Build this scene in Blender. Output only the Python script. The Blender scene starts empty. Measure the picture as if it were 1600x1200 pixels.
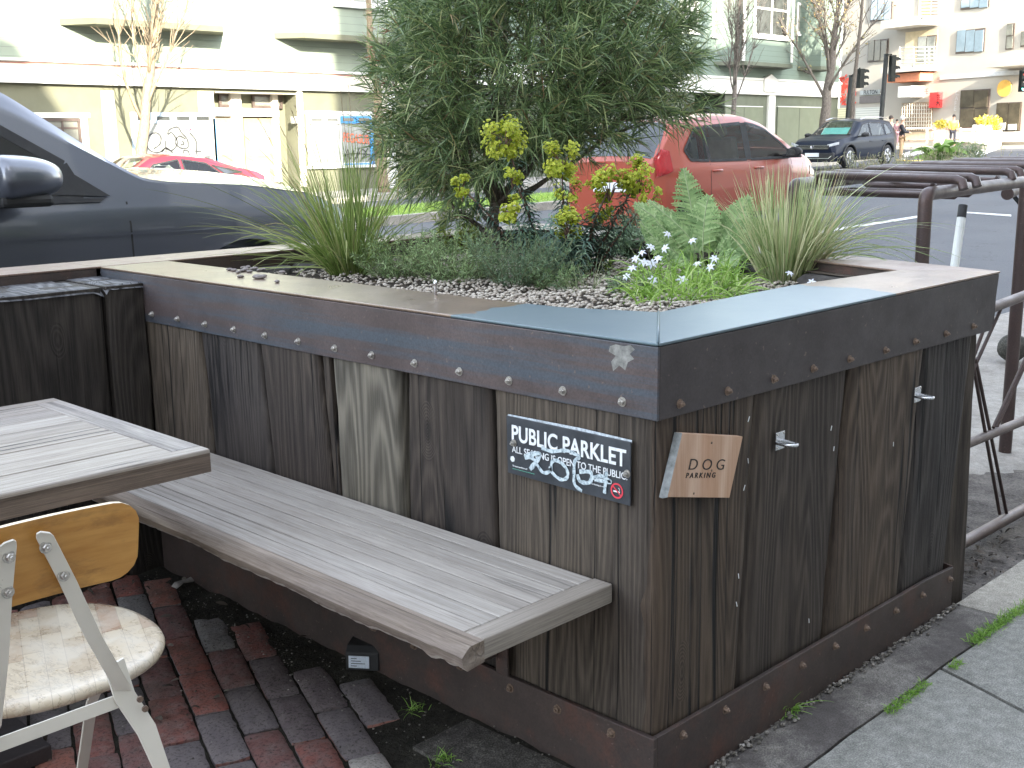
import bpy, bmesh, math, random
import numpy as np
from mathutils import Vector, Matrix, noise as mnoise

rnd = random.Random(7)
C = bpy.context.scene.collection
sc = bpy.context.scene

# ---------------------------------------------------------------- camera
F = 1800.0
CAM = np.array([-1.848, -1.417, 1.42])
MR = np.array([[0.7026504970108383, -0.7114096104920657, -0.01336582021236686],
               [-0.15451653698465384, -0.13422401338476975, -0.978830196729318],
               [0.694555194961993, 0.6898407644742461, -0.20423711910643333]])
cd = bpy.data.cameras.new('camera'); cam = bpy.data.objects.new('camera', cd); C.objects.link(cam)
cd.sensor_width = 36.0; cd.lens = 36.0 * F / 1600.0; cd.clip_start = 0.05; cd.clip_end = 600
R = Matrix((MR[0], -MR[1], -MR[2])).transposed()
cam.matrix_world = Matrix.Translation(CAM) @ R.to_4x4()
sc.camera = cam

# ---------------------------------------------------------------- sky + sun
SUN = Vector((0.40, 0.85, -0.36)).normalized()
w = bpy.data.worlds.new('World'); sc.world = w; w.use_nodes = True
nt = w.node_tree; nt.nodes.clear()
bg = nt.nodes.new('ShaderNodeBackground'); out = nt.nodes.new('ShaderNodeOutputWorld')
sky = nt.nodes.new('ShaderNodeTexSky'); sky.sky_type = 'NISHITA'; sky.sun_disc = False
sky.sun_elevation = math.asin(-SUN.z); sky.sun_rotation = math.atan2(-SUN.x, -SUN.y)
sky.dust_density = 1.6; sky.air_density = 1.0; sky.ozone_density = 1.0
bg.inputs['Strength'].default_value = 0.15
hs = nt.nodes.new('ShaderNodeHueSaturation'); hs.inputs['Saturation'].default_value = .45   # added desaturation, tones down the blue of the skylight
nt.links.new(sky.outputs[0], hs.inputs['Color']); nt.links.new(hs.outputs[0], bg.inputs[0]); nt.links.new(bg.outputs[0], out.inputs[0])
sl = bpy.data.lights.new('sun', 'SUN'); sl.energy = 2.3; sl.angle = math.radians(0.5); sl.color = (1.0, 0.93, 0.80)
so = bpy.data.objects.new('sun', sl); C.objects.link(so)
so.rotation_euler = SUN.to_track_quat('-Z', 'Y').to_euler()
sc.view_settings.view_transform = 'Standard'; sc.view_settings.look = 'None'
sc.view_settings.exposure = 3.45; sc.view_settings.gamma = 1.0
sc.render.film_transparent = False

# ---------------------------------------------------------------- pixel -> place helpers
def ray(x, y): return MR.T @ np.array([x - 800, y - 600, F])
def onz(x, y, z=0.0):
    d = ray(x, y); return Vector(CAM + d * (z - CAM[2]) / d[2])
def ony(x, y, Y):
    d = ray(x, y); return Vector(CAM + d * (Y - CAM[1]) / d[1])
def onx(x, y, X):
    d = ray(x, y); return Vector(CAM + d * (X - CAM[0]) / d[0])
def atd(x, y, D): return Vector(CAM + ray(x, y) * D / F)
def onplane(x, y, P, n):
    d = ray(x, y); P = np.array(P); n = np.array(n)
    return Vector(CAM + d * float((P - CAM) @ n) / float(d @ n))

# ---------------------------------------------------------------- objects
def link(o, parent=None):
    C.objects.link(o)
    if parent is not None: o.parent = parent
    return o
def thing(name, label, cat, loc=(0, 0, 0), rz=0.0, group=None):
    o = bpy.data.objects.new(name, None); o.location = loc; o.rotation_euler = (0, 0, rz)
    o.empty_display_size = 0.1
    o['label'] = label; o['category'] = cat
    if group: o['group'] = group
    return link(o)
def tag(o, label, cat, group=None):
    o['label'] = label; o['category'] = cat
    if group: o['group'] = group
    return o
def kind(o, k='structure'):
    o['kind'] = k; return o

class MB:
    def __init__(s): s.v = []; s.f = []
    def add(s, vs, fs):
        b = len(s.v); s.v += [tuple(v) for v in vs]; s.f += [tuple(i + b for i in f) for f in fs]
    def box(s, a, b):
        x0, y0, z0 = a; x1, y1, z1 = b
        s.add([(x0,y0,z0),(x1,y0,z0),(x1,y1,z0),(x0,y1,z0),(x0,y0,z1),(x1,y0,z1),(x1,y1,z1),(x0,y1,z1)],
              [(0,3,2,1),(4,5,6,7),(0,1,5,4),(1,2,6,5),(2,3,7,6),(3,0,4,7)])
        return s
    def obox(s, o, u, v, w):     # box from corner o along three edge vectors
        o = Vector(o); u = Vector(u); v = Vector(v); w = Vector(w)
        p = [o, o+u, o+u+v, o+v, o+w, o+u+w, o+u+v+w, o+v+w]
        s.add(p, [(0,3,2,1),(4,5,6,7),(0,1,5,4),(1,2,6,5),(2,3,7,6),(3,0,4,7)]); return s
    def prism(s, pts, d):        # polygon extruded by vector d
        n = len(pts); d = Vector(d); pts = [Vector(p) for p in pts]
        s.add(pts + [p + d for p in pts], [tuple(range(n))[::-1], tuple(range(n, 2*n))] + [(i, (i+1) % n, n+(i+1) % n, n+i) for i in range(n)])
        return s
    def poly(s, pts): s.add(pts, [tuple(range(len(pts)))]); return s
    def tube(s, pts, r, n=8, cap=True, flat=1.0):
        pts = [Vector(p) for p in pts]; rs = r if hasattr(r, '__len__') else [r] * len(pts)
        m = len(pts); rings = []; up = None
        for i, p in enumerate(pts):
            t = (pts[min(i+1, m-1)] - pts[max(i-1, 0)])
            if t.length < 1e-9: t = Vector((0, 0, 1))
            t.normalize()
            if up is None:
                up = Vector((0, 0, 1)) if abs(t.z) < .9 else Vector((1, 0, 0))
            a = t.cross(up)
            if a.length < 1e-6: a = t.cross(Vector((1, .1, 0)))
            a.normalize(); b = a.cross(t); up = b
            rings.append([p + (a * math.cos(2*math.pi*k/n) + b * math.sin(2*math.pi*k/n) * flat) * rs[i] for k in range(n)])
        vs = [q for rg in rings for q in rg]; fs = []
        for i in range(m-1):
            for k in range(n):
                fs.append((i*n+k, i*n+(k+1) % n, (i+1)*n+(k+1) % n, (i+1)*n+k))
        if cap: fs += [tuple(range(n))[::-1], tuple(range((m-1)*n, m*n))]
        s.add(vs, fs); return s
    def strip(s, pts, wv):       # flat strip, wv = list of half-width vectors
        vs = []
        for p, q in zip(pts, wv):
            vs += [Vector(p) - Vector(q), Vector(p) + Vector(q)]
        s.add(vs, [(2*i, 2*i+1, 2*i+3, 2*i+2) for i in range(len(pts)-1)]); return s
    def lathe(s, prof, c=(0,0,0), n=16, axis=(0,0,1)):
        ax = Vector(axis).normalized(); a = ax.orthogonal().normalized(); b = ax.cross(a); c = Vector(c)
        vs = []; m = len(prof)
        for (r, h) in prof:
            for k in range(n):
                t = 2*math.pi*k/n
                vs.append(c + ax*h + (a*math.cos(t) + b*math.sin(t))*r)
        fs = [(i*n+k, i*n+(k+1) % n, (i+1)*n+(k+1) % n, (i+1)*n+k) for i in range(m-1) for k in range(n)]
        fs += [tuple(range(n))[::-1], tuple(range((m-1)*n, m*n))]
        s.add(vs, fs); return s
    def ball(s, c, r, sub=1, jit=0.0, sq=(1,1,1), rot=None):
        vs, fs = ICO[sub]; c = Vector(c); o = []
        for v in vs:
            k = 1 + rnd.uniform(-jit, jit); p = Vector((v[0]*sq[0], v[1]*sq[1], v[2]*sq[2])) * r * k
            if rot: p = rot @ p
            o.append(c + p)
        s.add(o, fs); return s
    def build(s, name, mat, parent=None, smooth=False, bevel=0.0, seg=2, ang=40):
        me = bpy.data.meshes.new(name); me.from_pydata(s.v, [], s.f); me.update()
        if mat is not None: me.materials.append(mat)
        o = bpy.data.objects.new(name, me)
        if smooth:
            me.polygons.foreach_set('use_smooth', [True]*len(me.polygons))
            if smooth == 'auto': sharp(me, ang)
        if bevel > 0:
            m = o.modifiers.new('b', 'BEVEL'); m.width = bevel; m.segments = seg; m.limit_method = 'ANGLE'; m.angle_limit = math.radians(35)
        return link(o, parent)
def sharp(me, ang=40):
    bm = bmesh.new(); bm.from_mesh(me)
    for e in bm.edges:
        if len(e.link_faces) == 2 and e.calc_face_angle(0) > math.radians(ang): e.smooth = False
    bm.to_mesh(me); bm.free()
ICO = {}
for _s in (1, 2, 3):
    _b = bmesh.new(); bmesh.ops.create_icosphere(_b, subdivisions=_s, radius=1.0)
    _b.verts.ensure_lookup_table()
    ICO[_s] = ([tuple(v.co) for v in _b.verts], [tuple(v.index for v in f.verts) for f in _b.faces]); _b.free()
def applied(o):
    dg = bpy.context.evaluated_depsgraph_get(); dg.update()
    me = bpy.data.meshes.new_from_object(o.evaluated_get(dg)); o.modifiers.clear(); o.data = me; return o
def copy_tree(o, parent=None):
    c = o.copy(); C.objects.link(c)
    if parent is not None: c.parent = parent
    for ch in [x for x in bpy.data.objects if x.parent == o and x != c]: copy_tree(ch, c)
    return c
def text(name, s, size, origin, u, v, mat, parent=None, sx=1.0, bold=0.0, ex=0.0006, align='LEFT', lift=0.0, space=1.0):
    cu = bpy.data.curves.new('t', 'FONT'); cu.body = s; cu.size = size; cu.extrude = ex; cu.offset = bold; cu.align_x = align
    cu.space_character = space
    to = bpy.data.objects.new('t', cu); C.objects.link(to)
    dg = bpy.context.evaluated_depsgraph_get(); dg.update()
    me = bpy.data.meshes.new_from_object(to.evaluated_get(dg)); bpy.data.objects.remove(to)
    u = Vector(u).normalized(); v = Vector(v).normalized(); n = u.cross(v).normalized()
    for vt in me.vertices:
        c = vt.co; p = Vector(origin) + u*c.x*sx + v*c.y + n*(c.z + lift); vt.co = p
    me.materials.clear(); me.materials.append(mat)
    o = bpy.data.objects.new(name, me); return link(o, parent)

# ---------------------------------------------------------------- materials
class Mat:
    def __init__(s, name, rough=0.7, spec=0.5, metal=0.0, color=None):
        s.m = bpy.data.materials.new(name); s.m.use_nodes = True; s.nt = s.m.node_tree
        s.b = s.nt.nodes['Principled BSDF']; s.out = s.nt.nodes['Material Output']
        s.b.inputs['Roughness'].default_value = rough; s.b.inputs['Specular IOR Level'].default_value = spec
        s.b.inputs['Metallic'].default_value = metal
        if color: s.b.inputs['Base Color'].default_value = (*color, 1)
        s.tc = None
    def n(s, t, **k):
        nd = s.nt.nodes.new(t)
        for a, b in k.items(): setattr(nd, a, b)
        return nd
    def l(s, a, b): s.nt.links.new(a, b)
    def put(s, inp, val):
        if hasattr(val, 'links') or isinstance(val, bpy.types.NodeSocket): s.l(val, inp)
        else:
            try: inp.default_value = val
            except Exception: inp.default_value = (*val, 1)
    def obj(s):
        if s.tc is None: s.tc = s.n('ShaderNodeTexCoord')
        return s.tc.outputs['Object']
    def mapping(s, scale=(1,1,1), rot=(0,0,0), loc=(0,0,0), src=None, rand=0.0):
        m = s.n('ShaderNodeMapping'); s.l(src or s.obj(), m.inputs[0])
        m.inputs['Scale'].default_value = scale; m.inputs['Rotation'].default_value = rot; m.inputs['Location'].default_value = loc
        if rand:
            oi = s.n('ShaderNodeObjectInfo'); c = s.n('ShaderNodeVectorMath', operation='SCALE'); cc = s.n('ShaderNodeCombineXYZ')
            for i, k in enumerate((7.3, 3.1, 5.7)):
                mm = s.n('ShaderNodeMath', operation='MULTIPLY'); s.l(oi.outputs['Random'], mm.inputs[0]); mm.inputs[1].default_value = k*rand; s.l(mm.outputs[0], cc.inputs[i])
            a = s.n('ShaderNodeVectorMath', operation='ADD'); s.l(m.outputs[0], a.inputs[0]); s.l(cc.outputs[0], a.inputs[1]); return a.outputs[0]
        return m.outputs[0]
    def noise(s, vec, scale=5, det=4, rough=.55, dist=0.0, out='Fac'):
        t = s.n('ShaderNodeTexNoise'); s.l(vec, t.inputs['Vector']); t.inputs['Scale'].default_value = scale
        t.inputs['Detail'].default_value = det; t.inputs['Roughness'].default_value = rough; t.inputs['Distortion'].default_value = dist
        return t.outputs[out]
    def voro(s, vec, scale=5, feat='F1', out='Distance', rnd_=1.0):
        t = s.n('ShaderNodeTexVoronoi'); t.feature = feat; s.l(vec, t.inputs['Vector']); t.inputs['Scale'].default_value = scale
        t.inputs['Randomness'].default_value = rnd_; return t.outputs[out]
    def ramp(s, fac, stops, interp='LINEAR'):
        r = s.n('ShaderNodeValToRGB'); r.color_ramp.interpolation = interp; e = r.color_ramp.elements
        while len(e) < len(stops): e.new(0.5)
        for i, (p, c) in enumerate(stops):
            e[i].position = p; e[i].color = (*c, 1) if hasattr(c, '__len__') else (c, c, c, 1)
        s.l(fac, r.inputs[0]); return r.outputs[0]
    def math(s, op, a, b=None, c=None):
        m = s.n('ShaderNodeMath', operation=op)
        for i, x in enumerate((a, b, c)):
            if x is None: continue
            if isinstance(x, (int, float)): m.inputs[i].default_value = x
            else: s.l(x, m.inputs[i])
        return m.outputs[0]
    def mix(s, f, a, b, mode='MIX'):
        m = s.n('ShaderNodeMix', data_type='RGBA', blend_type=mode)
        for i, x in ((0, f), (6, a), (7, b)):
            if isinstance(x, bpy.types.NodeSocket): s.l(x, m.inputs[i])
            elif hasattr(x, '__len__'): m.inputs[i].default_value = (*x, 1)
            elif i == 0: m.inputs[i].default_value = x
            else: m.inputs[i].default_value = (x, x, x, 1)
        return m.outputs[2]
    def sep(s, vec):
        m = s.n('ShaderNodeSeparateXYZ'); s.l(vec, m.inputs[0]); return m.outputs
    def comb(s, a, b, c):
        m = s.n('ShaderNodeCombineXYZ')
        for i, x in enumerate((a, b, c)):
            if isinstance(x, (int, float)): m.inputs[i].default_value = x
            else: s.l(x, m.inputs[i])
        return m.outputs[0]
    def bump(s, h, strength=.5, dist=.01):
        b = s.n('ShaderNodeBump'); b.inputs['Strength'].default_value = strength; b.inputs['Distance'].default_value = dist
        s.l(h, b.inputs['Height'])
        prev = s.b.inputs['Normal'].links
        if prev: s.l(prev[0].from_socket, b.inputs['Normal'])
        s.l(b.outputs[0], s.b.inputs['Normal']); return b
    def color(s, c): s.put(s.b.inputs['Base Color'], c)
    def roughness(s, c): s.put(s.b.inputs['Roughness'], c)

def simple(name, color, rough=.6, var=.12, scale=6, metal=0.0, spec=.5, bump=0.0, bscale=60, coat=0.0):
    m = Mat(name, rough, spec, metal)
    v = m.mapping()
    a = m.noise(v, scale, 5, .6)
    lo = tuple(c*(1-var) for c in color); hi = tuple(min(1, c*(1+var)) for c in color)
    m.color(m.ramp(a, [(.3, lo), (.7, hi)]))
    m.roughness(m.ramp(m.noise(v, scale*2.3, 4, .6), [(.3, max(.02, rough*.85)), (.7, min(1, rough*1.15))]))
    if bump: m.bump(m.noise(v, bscale, 4, .6), bump, .004)
    if coat: m.b.inputs['Coat Weight'].default_value = coat; m.b.inputs['Coat Roughness'].default_value = .04
    return m.m

def wood(name, dark, lite, axis='Z', fine=1.0, rings=26, crack=1.0, rough=.75, knots=1.0, bumps=.8, warm=None, sc_=1.0, rough_hi=None, streak=None, ringw=.42, vary=.30, lo=.08, hi=.92):
    """weathered timber; grain runs along axis, every object gets its own cut of the tree"""
    m = Mat(name, rough, .35)
    k = {'X': (.10, 1, 1), 'Y': (1, .10, 1), 'Z': (1, 1, .10)}[axis]
    k2 = {'X': (.016, 1, 1), 'Y': (1, .016, 1), 'Z': (1, 1, .016)}[axis]
    k3 = {'X': (.45, 1, 1), 'Y': (1, .45, 1), 'Z': (1, 1, .45)}[axis]
    base = m.mapping(scale=(sc_, sc_, sc_), rand=1.0)
    p1 = m.mapping(scale=k, src=base); p2 = m.mapping(scale=k2, src=base); p3 = m.mapping(scale=k3, src=base)
    low = m.noise(p1, 3.2, 2, .5)
    kn = m.voro(p3, 4.2); kk = m.math('SUBTRACT', .15, kn); kk = m.math('MAXIMUM', kk, 0.0)
    h = m.math('ADD', low, m.math('MULTIPLY', kk, 1.6*knots))
    h = m.math('ADD', h, m.math('MULTIPLY', m.noise(p1, 26, 2, .5), .022))
    band = m.math('SINE', m.math('MULTIPLY', h, rings*6.283))
    band01 = m.math('POWER', m.math('MULTIPLY_ADD', band, .5, .5), 1.6)
    fib = m.ramp(m.noise(p2, 260*fine, 3, .7), [(.36, 0.0), (.64, 1.0)])
    fib2 = m.ramp(m.noise(p1, 90*fine, 5, .75), [(.36, 0.0), (.66, 1.0)])
    fib3 = m.ramp(m.noise(p2, 60*fine, 3, .6), [(.34, 0.0), (.66, 1.0)])
    g = m.math('MULTIPLY', band01, ringw)
    rest = (1-ringw)
    for f_, w_ in ((fib, .40), (fib2, .30), (fib3, .30)): g = m.math('ADD', g, m.math('MULTIPLY', f_, w_*rest))
    col = m.ramp(g, [(lo, dark), (.46, tuple(a*.52+b*.48 for a, b in zip(dark, lite))), (hi, lite)])
    pat = m.noise(m.mapping(src=p3), 2.6, 5, .62)
    col = m.mix(m.ramp(pat, [(.38, 0.0), (.62, .75)]), col, m.mix(1.0, col, streak or (.55, .56, .62), 'MULTIPLY'))
    if warm: col = m.mix(m.ramp(m.noise(p1, 5, 3, .6), [(.5, 0.0), (.68, .45)]), col, warm)
    oi = m.n('ShaderNodeObjectInfo'); wn = m.n('ShaderNodeTexWhiteNoise'); wn.noise_dimensions = '1D'; m.l(oi.outputs['Random'], wn.inputs['W'])
    br = m.ramp(wn.outputs['Value'], [(0, 1-vary), (1, 1.0)]); col = m.mix(1.0, col, br, 'MULTIPLY')
    # drying checks
    cn = m.noise(p2, 13, 2, .5, .3); cr = m.math('ABSOLUTE', m.math('SUBTRACT', cn, .5))
    gate = m.ramp(m.noise(p3, 2.4, 1, .5), [(.52, 0.0), (.56, 1.0)])
    crk = m.math('MULTIPLY', m.ramp(cr, [(.005, 1.0), (.014, 0.0)]), gate)
    crk = m.math('MULTIPLY', crk, crack)
    kdark = m.ramp(kn, [(.035, 1.0), (.075, 0.0)])
    col = m.mix(m.math('MULTIPLY', kdark, .75*knots), col, tuple(c*.35 for c in dark))
    col = m.mix(crk, col, (.006, .005, .005))
    m.color(col)
    m.roughness(m.ramp(g, [(.2, min(1, rough+.1)), (.8, max(.2, rough-.12))]))
    m.bump(g, .5*bumps, .004); m.bump(m.math('SUBTRACT', 1.0, crk), .9*bumps, .008)
    return m.m

W_DARK = wood('timber_dark', (.022, .017, .014), (.092, .070, .054), ringw=.34, rings=40)
W_BLUE = wood('timber_blue_black', (.020, .017, .016), (.080, .066, .058), rings=34, ringw=.3)
W_GREY = wood('timber_silver', (.075, .067, .052), (.25, .222, .175), rings=34, crack=.6, ringw=.5)
W_MID = wood('timber_mid', (.036, .028, .021), (.150, .118, .088), rings=44, ringw=.30)
W_WARM = wood('timber_warm', (.030, .022, .016), (.132, .094, .066), rings=44, ringw=.34, warm=(.125, .082, .054))
W_END = simple('timber_end_grain', (.05, .045, .042), .9, .4, 30, bump=.6, bscale=90)
W_TOPB = wood('timber_top_weathered', (.05, .05, .052), (.22, .22, .225), axis='Y', rings=30)
W_BENCH = wood('teak_silvered', (.22, .197, .172), (.465, .43, .39), axis='Y', rings=8, crack=.3, knots=.1, bumps=.3, rough=.6, streak=(.78, .76, .75), ringw=.10, vary=.13, lo=-.05, hi=1.1)
W_BENCHX = wood('teak_silvered_cross', (.20, .175, .15), (.44, .395, .345), axis='X', rings=8, crack=.3, knots=.2, bumps=.3, rough=.6, streak=(.72, .70, .68), ringw=.15)
W_EDGE = wood('teak_edge_brown', (.13, .098, .074), (.36, .30, .245), axis='Y', rings=14, crack=.3, knots=.5, bumps=.6, rough=.7)
W_TABX = wood('table_slats', (.185, .160, .136), (.44, .40, .355), axis='X', rings=10, crack=1.0, knots=.15, bumps=.4, rough=.5, streak=(.76, .72, .70), ringw=.12, vary=.15, lo=-.03, hi=1.06)
W_TABE = wood('table_edge_brown', (.09, .068, .052), (.34, .26, .20), axis='X', rings=10, ringw=.25, crack=.3, knots=.4, bumps=.6, rough=.65)

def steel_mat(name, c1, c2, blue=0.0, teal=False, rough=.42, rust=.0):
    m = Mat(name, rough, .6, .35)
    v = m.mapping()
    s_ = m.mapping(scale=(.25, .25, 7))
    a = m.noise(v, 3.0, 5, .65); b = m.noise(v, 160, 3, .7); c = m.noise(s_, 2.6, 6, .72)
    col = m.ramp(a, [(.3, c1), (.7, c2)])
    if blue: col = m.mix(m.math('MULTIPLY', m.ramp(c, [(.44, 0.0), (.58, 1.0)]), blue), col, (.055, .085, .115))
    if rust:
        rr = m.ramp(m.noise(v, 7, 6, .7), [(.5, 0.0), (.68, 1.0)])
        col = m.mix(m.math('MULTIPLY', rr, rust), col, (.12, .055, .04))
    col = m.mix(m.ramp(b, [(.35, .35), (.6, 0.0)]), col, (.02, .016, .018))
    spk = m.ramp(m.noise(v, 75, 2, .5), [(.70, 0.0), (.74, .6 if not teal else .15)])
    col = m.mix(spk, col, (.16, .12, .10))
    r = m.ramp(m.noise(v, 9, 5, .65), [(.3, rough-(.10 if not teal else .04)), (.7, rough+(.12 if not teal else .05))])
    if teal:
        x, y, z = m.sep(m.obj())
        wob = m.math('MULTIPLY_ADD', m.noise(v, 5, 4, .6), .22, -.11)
        # blue-grey tone over the corner of the cap, wobbly edge
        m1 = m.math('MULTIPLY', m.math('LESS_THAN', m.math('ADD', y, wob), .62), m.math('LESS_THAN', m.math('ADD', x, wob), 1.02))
        teal_tone = m.mix(m.ramp(a, [(.35, 0.0), (.7, .6)]), (.07, .115, .14), (.10, .145, .165))
        col = m.mix(m.math('MULTIPLY', m1, .92), col, teal_tone)
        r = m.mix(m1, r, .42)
    m.color(col); m.roughness(r)
    m.bump(b, .12, .002); m.bump(a, .12, .01)
    return m.m
W_WALL = wood('timber_nearly_black', (.018, .015, .013), (.072, .060, .050), ringw=.34, rings=36)
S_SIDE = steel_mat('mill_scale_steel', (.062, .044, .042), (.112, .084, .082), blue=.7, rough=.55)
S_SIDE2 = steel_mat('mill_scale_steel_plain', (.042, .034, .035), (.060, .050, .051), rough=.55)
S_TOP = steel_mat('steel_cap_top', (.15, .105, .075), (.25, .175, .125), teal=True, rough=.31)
S_BACK = steel_mat('steel_cap_back', (.17, .115, .085), (.27, .19, .15), rough=.42)
S_RUST = steel_mat('rusted_steel', (.045, .034, .031), (.085, .062, .054), rough=.6, rust=.7)
S_PIPE = steel_mat('painted_pipe', (.058, .038, .035), (.085, .057, .052), rough=.48, rust=.25)
S_PIPE2 = steel_mat('painted_pipe_worn', (.11, .085, .078), (.17, .135, .125), rough=.48, rust=.3)
GALV = simple('galvanised_metal', (.55, .56, .58), .38, .2, 30, metal=.75)
BOLT = simple('bolt_zinc', (.42, .40, .37), .35, .35, 200, metal=.7)
BOLTR = simple('bolt_rusty', (.17, .12, .09), .6, .4, 200, metal=.3)
BLACK = simple('black_rubber', (.015, .015, .016), .7, .2)
DARK = simple('gap_shade_black', (.012, .012, .013), .9, .1)
WHITE = simple('white_paint', (.72, .70, .66), .6, .06, 3)
# ================================================================= GROUND NEAR
def pavestone(name, c1, c2, c3, stain=0.0):
    m = Mat(name, .92, .3)
    v = m.mapping()
    sp = m.noise(v, 260, 2, .6); lo = m.noise(v, 4, 5, .65); mid = m.noise(v, 30, 5, .7)
    col = m.ramp(m.math('ADD', m.math('MULTIPLY', sp, .6), m.math('MULTIPLY', mid, .4)), [(.36, c1), (.5, c2), (.66, c3)])
    col = m.mix(m.ramp(lo, [(.35, 0.0), (.7, .45)]), col, m.mix(1.0, col, (.62, .60, .56), 'MULTIPLY'))
    if stain:
        st = m.ramp(m.noise(v, 2.6, 6, .72), [(.44, 0.0), (.6, 1.0)])
        col = m.mix(m.math('MULTIPLY', st, stain), col, (.05, .042, .042))
    m.color(col); m.bump(sp, .45, .004); m.bump(mid, .5, .008)
    return m.m
CONC = pavestone('sidewalk_concrete', (.13, .132, .122), (.235, .235, .218), (.40, .395, .365))
KERBM = pavestone('granite_kerb', (.20, .185, .16), (.34, .32, .28), (.52, .49, .44), stain=.2)
KERBD = pavestone('dirty_edge_stone', (.03, .028, .025), (.09, .084, .075), (.24, .225, .20), stain=.8)
KERBS = pavestone('granite_kerb_stained', (.085, .08, .074), (.185, .174, .162), (.34, .32, .30), stain=.75)
GUT = pavestone('gutter_concrete', (.22, .20, .18), (.33, .31, .285), (.44, .42, .39), stain=.3)
def asphalt_mat():
    m = Mat('asphalt', .82, .4)
    v = m.mapping()
    a = m.noise(v, 90, 3, .7); b = m.noise(v, .5, 5, .6); c = m.noise(m.mapping(scale=(.06, .8, 1)), 1.3, 4, .6)
    col = m.ramp(a, [(.35, (.048, .051, .060)), (.65, (.092, .096, .108))])
    col = m.mix(m.ramp(b, [(.4, 0.0), (.65, .35)]), col, (.115, .118, .125))
    col = m.mix(m.ramp(c, [(.45, 0.0), (.7, .4)]), col, (.060, .062, .070))
    cr = m.math('ABSOLUTE', m.math('SUBTRACT', m.noise(v, .45, 6, .62), .5))
    col = m.mix(m.ramp(cr, [(.0015, .8), (.004, 0.0)]), col, (.04, .04, .045))
    m.color(col); m.bump(a, .4, .006); return m.m
ASPH = asphalt_mat()
def dirt_mat(name='dirt', a=(.035, .03, .026), b=(.13, .11, .095)):
    m = Mat(name, .95, .2); v = m.mapping()
    n1 = m.noise(v, 7, 8, .75); n2 = m.noise(v, 90, 4, .7)
    m.color(m.ramp(m.math('ADD', m.math('MULTIPLY', n1, .6), m.math('MULTIPLY', n2, .4)), [(.38, a), (.62, b)]))
    m.bump(n1, .6, .03); m.bump(n2, .8, .006); return m.m
DIRT = dirt_mat()
DIRTG = dirt_mat('gutter_dirt', (.05, .045, .042), (.19, .17, .155))

def road_z(X, Y):
    ys = [-.2, 0.0, .5, 2.3, 4.0, 7.0, 10.5, 13, 16, 20, 22, 60]
    zs = [-.14, -.14, -.12, -.02, .08, .17, .18, .16, .06, -.10, -.12, -.12]
    g = float(np.interp(X, [8, 40, 50, 200], [0, .544, 1.03, 1.10]))
    return float(np.interp(Y, ys, zs)) + g * float(np.interp(Y, [2, 8], [.5, 1.0]))
def atroad(px, py, dz=0.0):
    z = .1
    for _ in range(60):
        p = onz(px, py, z); z = .7 * z + .3 * (road_z(min(p.x, 200), p.y) + dz)
    return onz(px, py, z)
def sheet(name, x0, x1, nx, y0, y1, ny, mat, dz=0.0, zf=None):
    b = MB(); zf = zf or road_z
    xs = np.linspace(x0, x1, nx); ys = np.linspace(y0, y1, ny)
    vs = [(x, y, zf(x, y) + dz) for y in ys for x in xs]
    fs = [(j*nx+i, j*nx+i+1, (j+1)*nx+i+1, (j+1)*nx+i) for j in range(ny-1) for i in range(nx-1)]
    b.add(vs, fs); return kind(b.build(name, mat, smooth=True))
g = MB(); g.add([(-300, -300, -.6), (400, -300, -.6), (400, 300, -.6), (-300, 300, -.6)], [(0, 1, 2, 3)]); kind(g.build('ground', DIRT))
sheet('road', -30, 150, 91, 2.2, 60, 50, ASPH)
sheet('gutter_concrete', 1.2, 60, 60, .0, 2.35, 8, GUT, .004)
# ragged end of the concrete strip, dirt and drifted leaves behind the kerb
b = MB(); n = 60
for i in range(n):
    for j in range(12):
        x = 1.3 + 2.6*i/(n-1); y = -.02 + (.62 + .25*mnoise.noise(Vector((x*2.2, .3, 0))))*j/11
        b.v.append((x, y, road_z(x, y) + .004 + .016*max(0, 1-j/11.0) * (1+1.4*mnoise.noise(Vector((x*9, y*9, 1)))) + .004*mnoise.noise(Vector((x*40, y*40, 3)))))
b.f = [(i*12+j, (i+1)*12+j, (i+1)*12+j+1, i*12+j+1) for i in range(n-1) for j in range(11)]
kind(b.build('dirt', DIRTG, smooth=True))

# sidewalk slabs: joints follow the kerb
def slab(name, x0, x1, y0, y1, mat, skew=0.0, z=0.0, h=.12):
    nx, ny = max(2, int((x1-x0)/.05)), max(2, int((y1-y0)/.05)); b = MB()
    g = .0025
    def P(i, j, zz):
        fx = i/nx; fy = j/ny; y = y0+g + (y1-y0-2*g)*fy; x = x0+g + (x1-x0-2*g)*fx + skew*(y1-y)
        e = min(i, nx-i, j, ny-j)
        return (x + .003*mnoise.noise(Vector((x*9, y*9, 0))), y + .004*mnoise.noise(Vector((x*9, y*9, 5))), zz - (.006 if e == 0 else 0) + .002*mnoise.noise(Vector((x*5, y*5, 2))))
    vs = [P(i, j, z) for j in range(ny+1) for i in range(nx+1)]
    fs = [(j*(nx+1)+i, j*(nx+1)+i+1, (j+1)*(nx+1)+i+1, (j+1)*(nx+1)+i) for j in range(ny) for i in range(nx)]
    b.add(vs, fs)
    per = [j for j in range(nx+1)] + [(k)*(nx+1)+nx for k in range(1, ny+1)] + [ny*(nx+1)+i for i in range(nx-1, -1, -1)] + [k*(nx+1) for k in range(ny-1, 0, -1)]
    off = len(b.v); b.v += [(vs[i][0], vs[i][1], z-h) for i in per]
    m = len(per); b.f += [(per[k], off+k, off+(k+1) % m, per[(k+1) % m]) for k in range(m)]
    return kind(b.build(name, mat, smooth='auto', ang=60))
slab('kerb', .05, 1.52, -.175, -.012, KERBS)
slab('kerb', 1.52, 4.6, -.175, -.012, KERBM); slab('kerb', 4.6, 12, -.175, -.012, KERBM)
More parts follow.
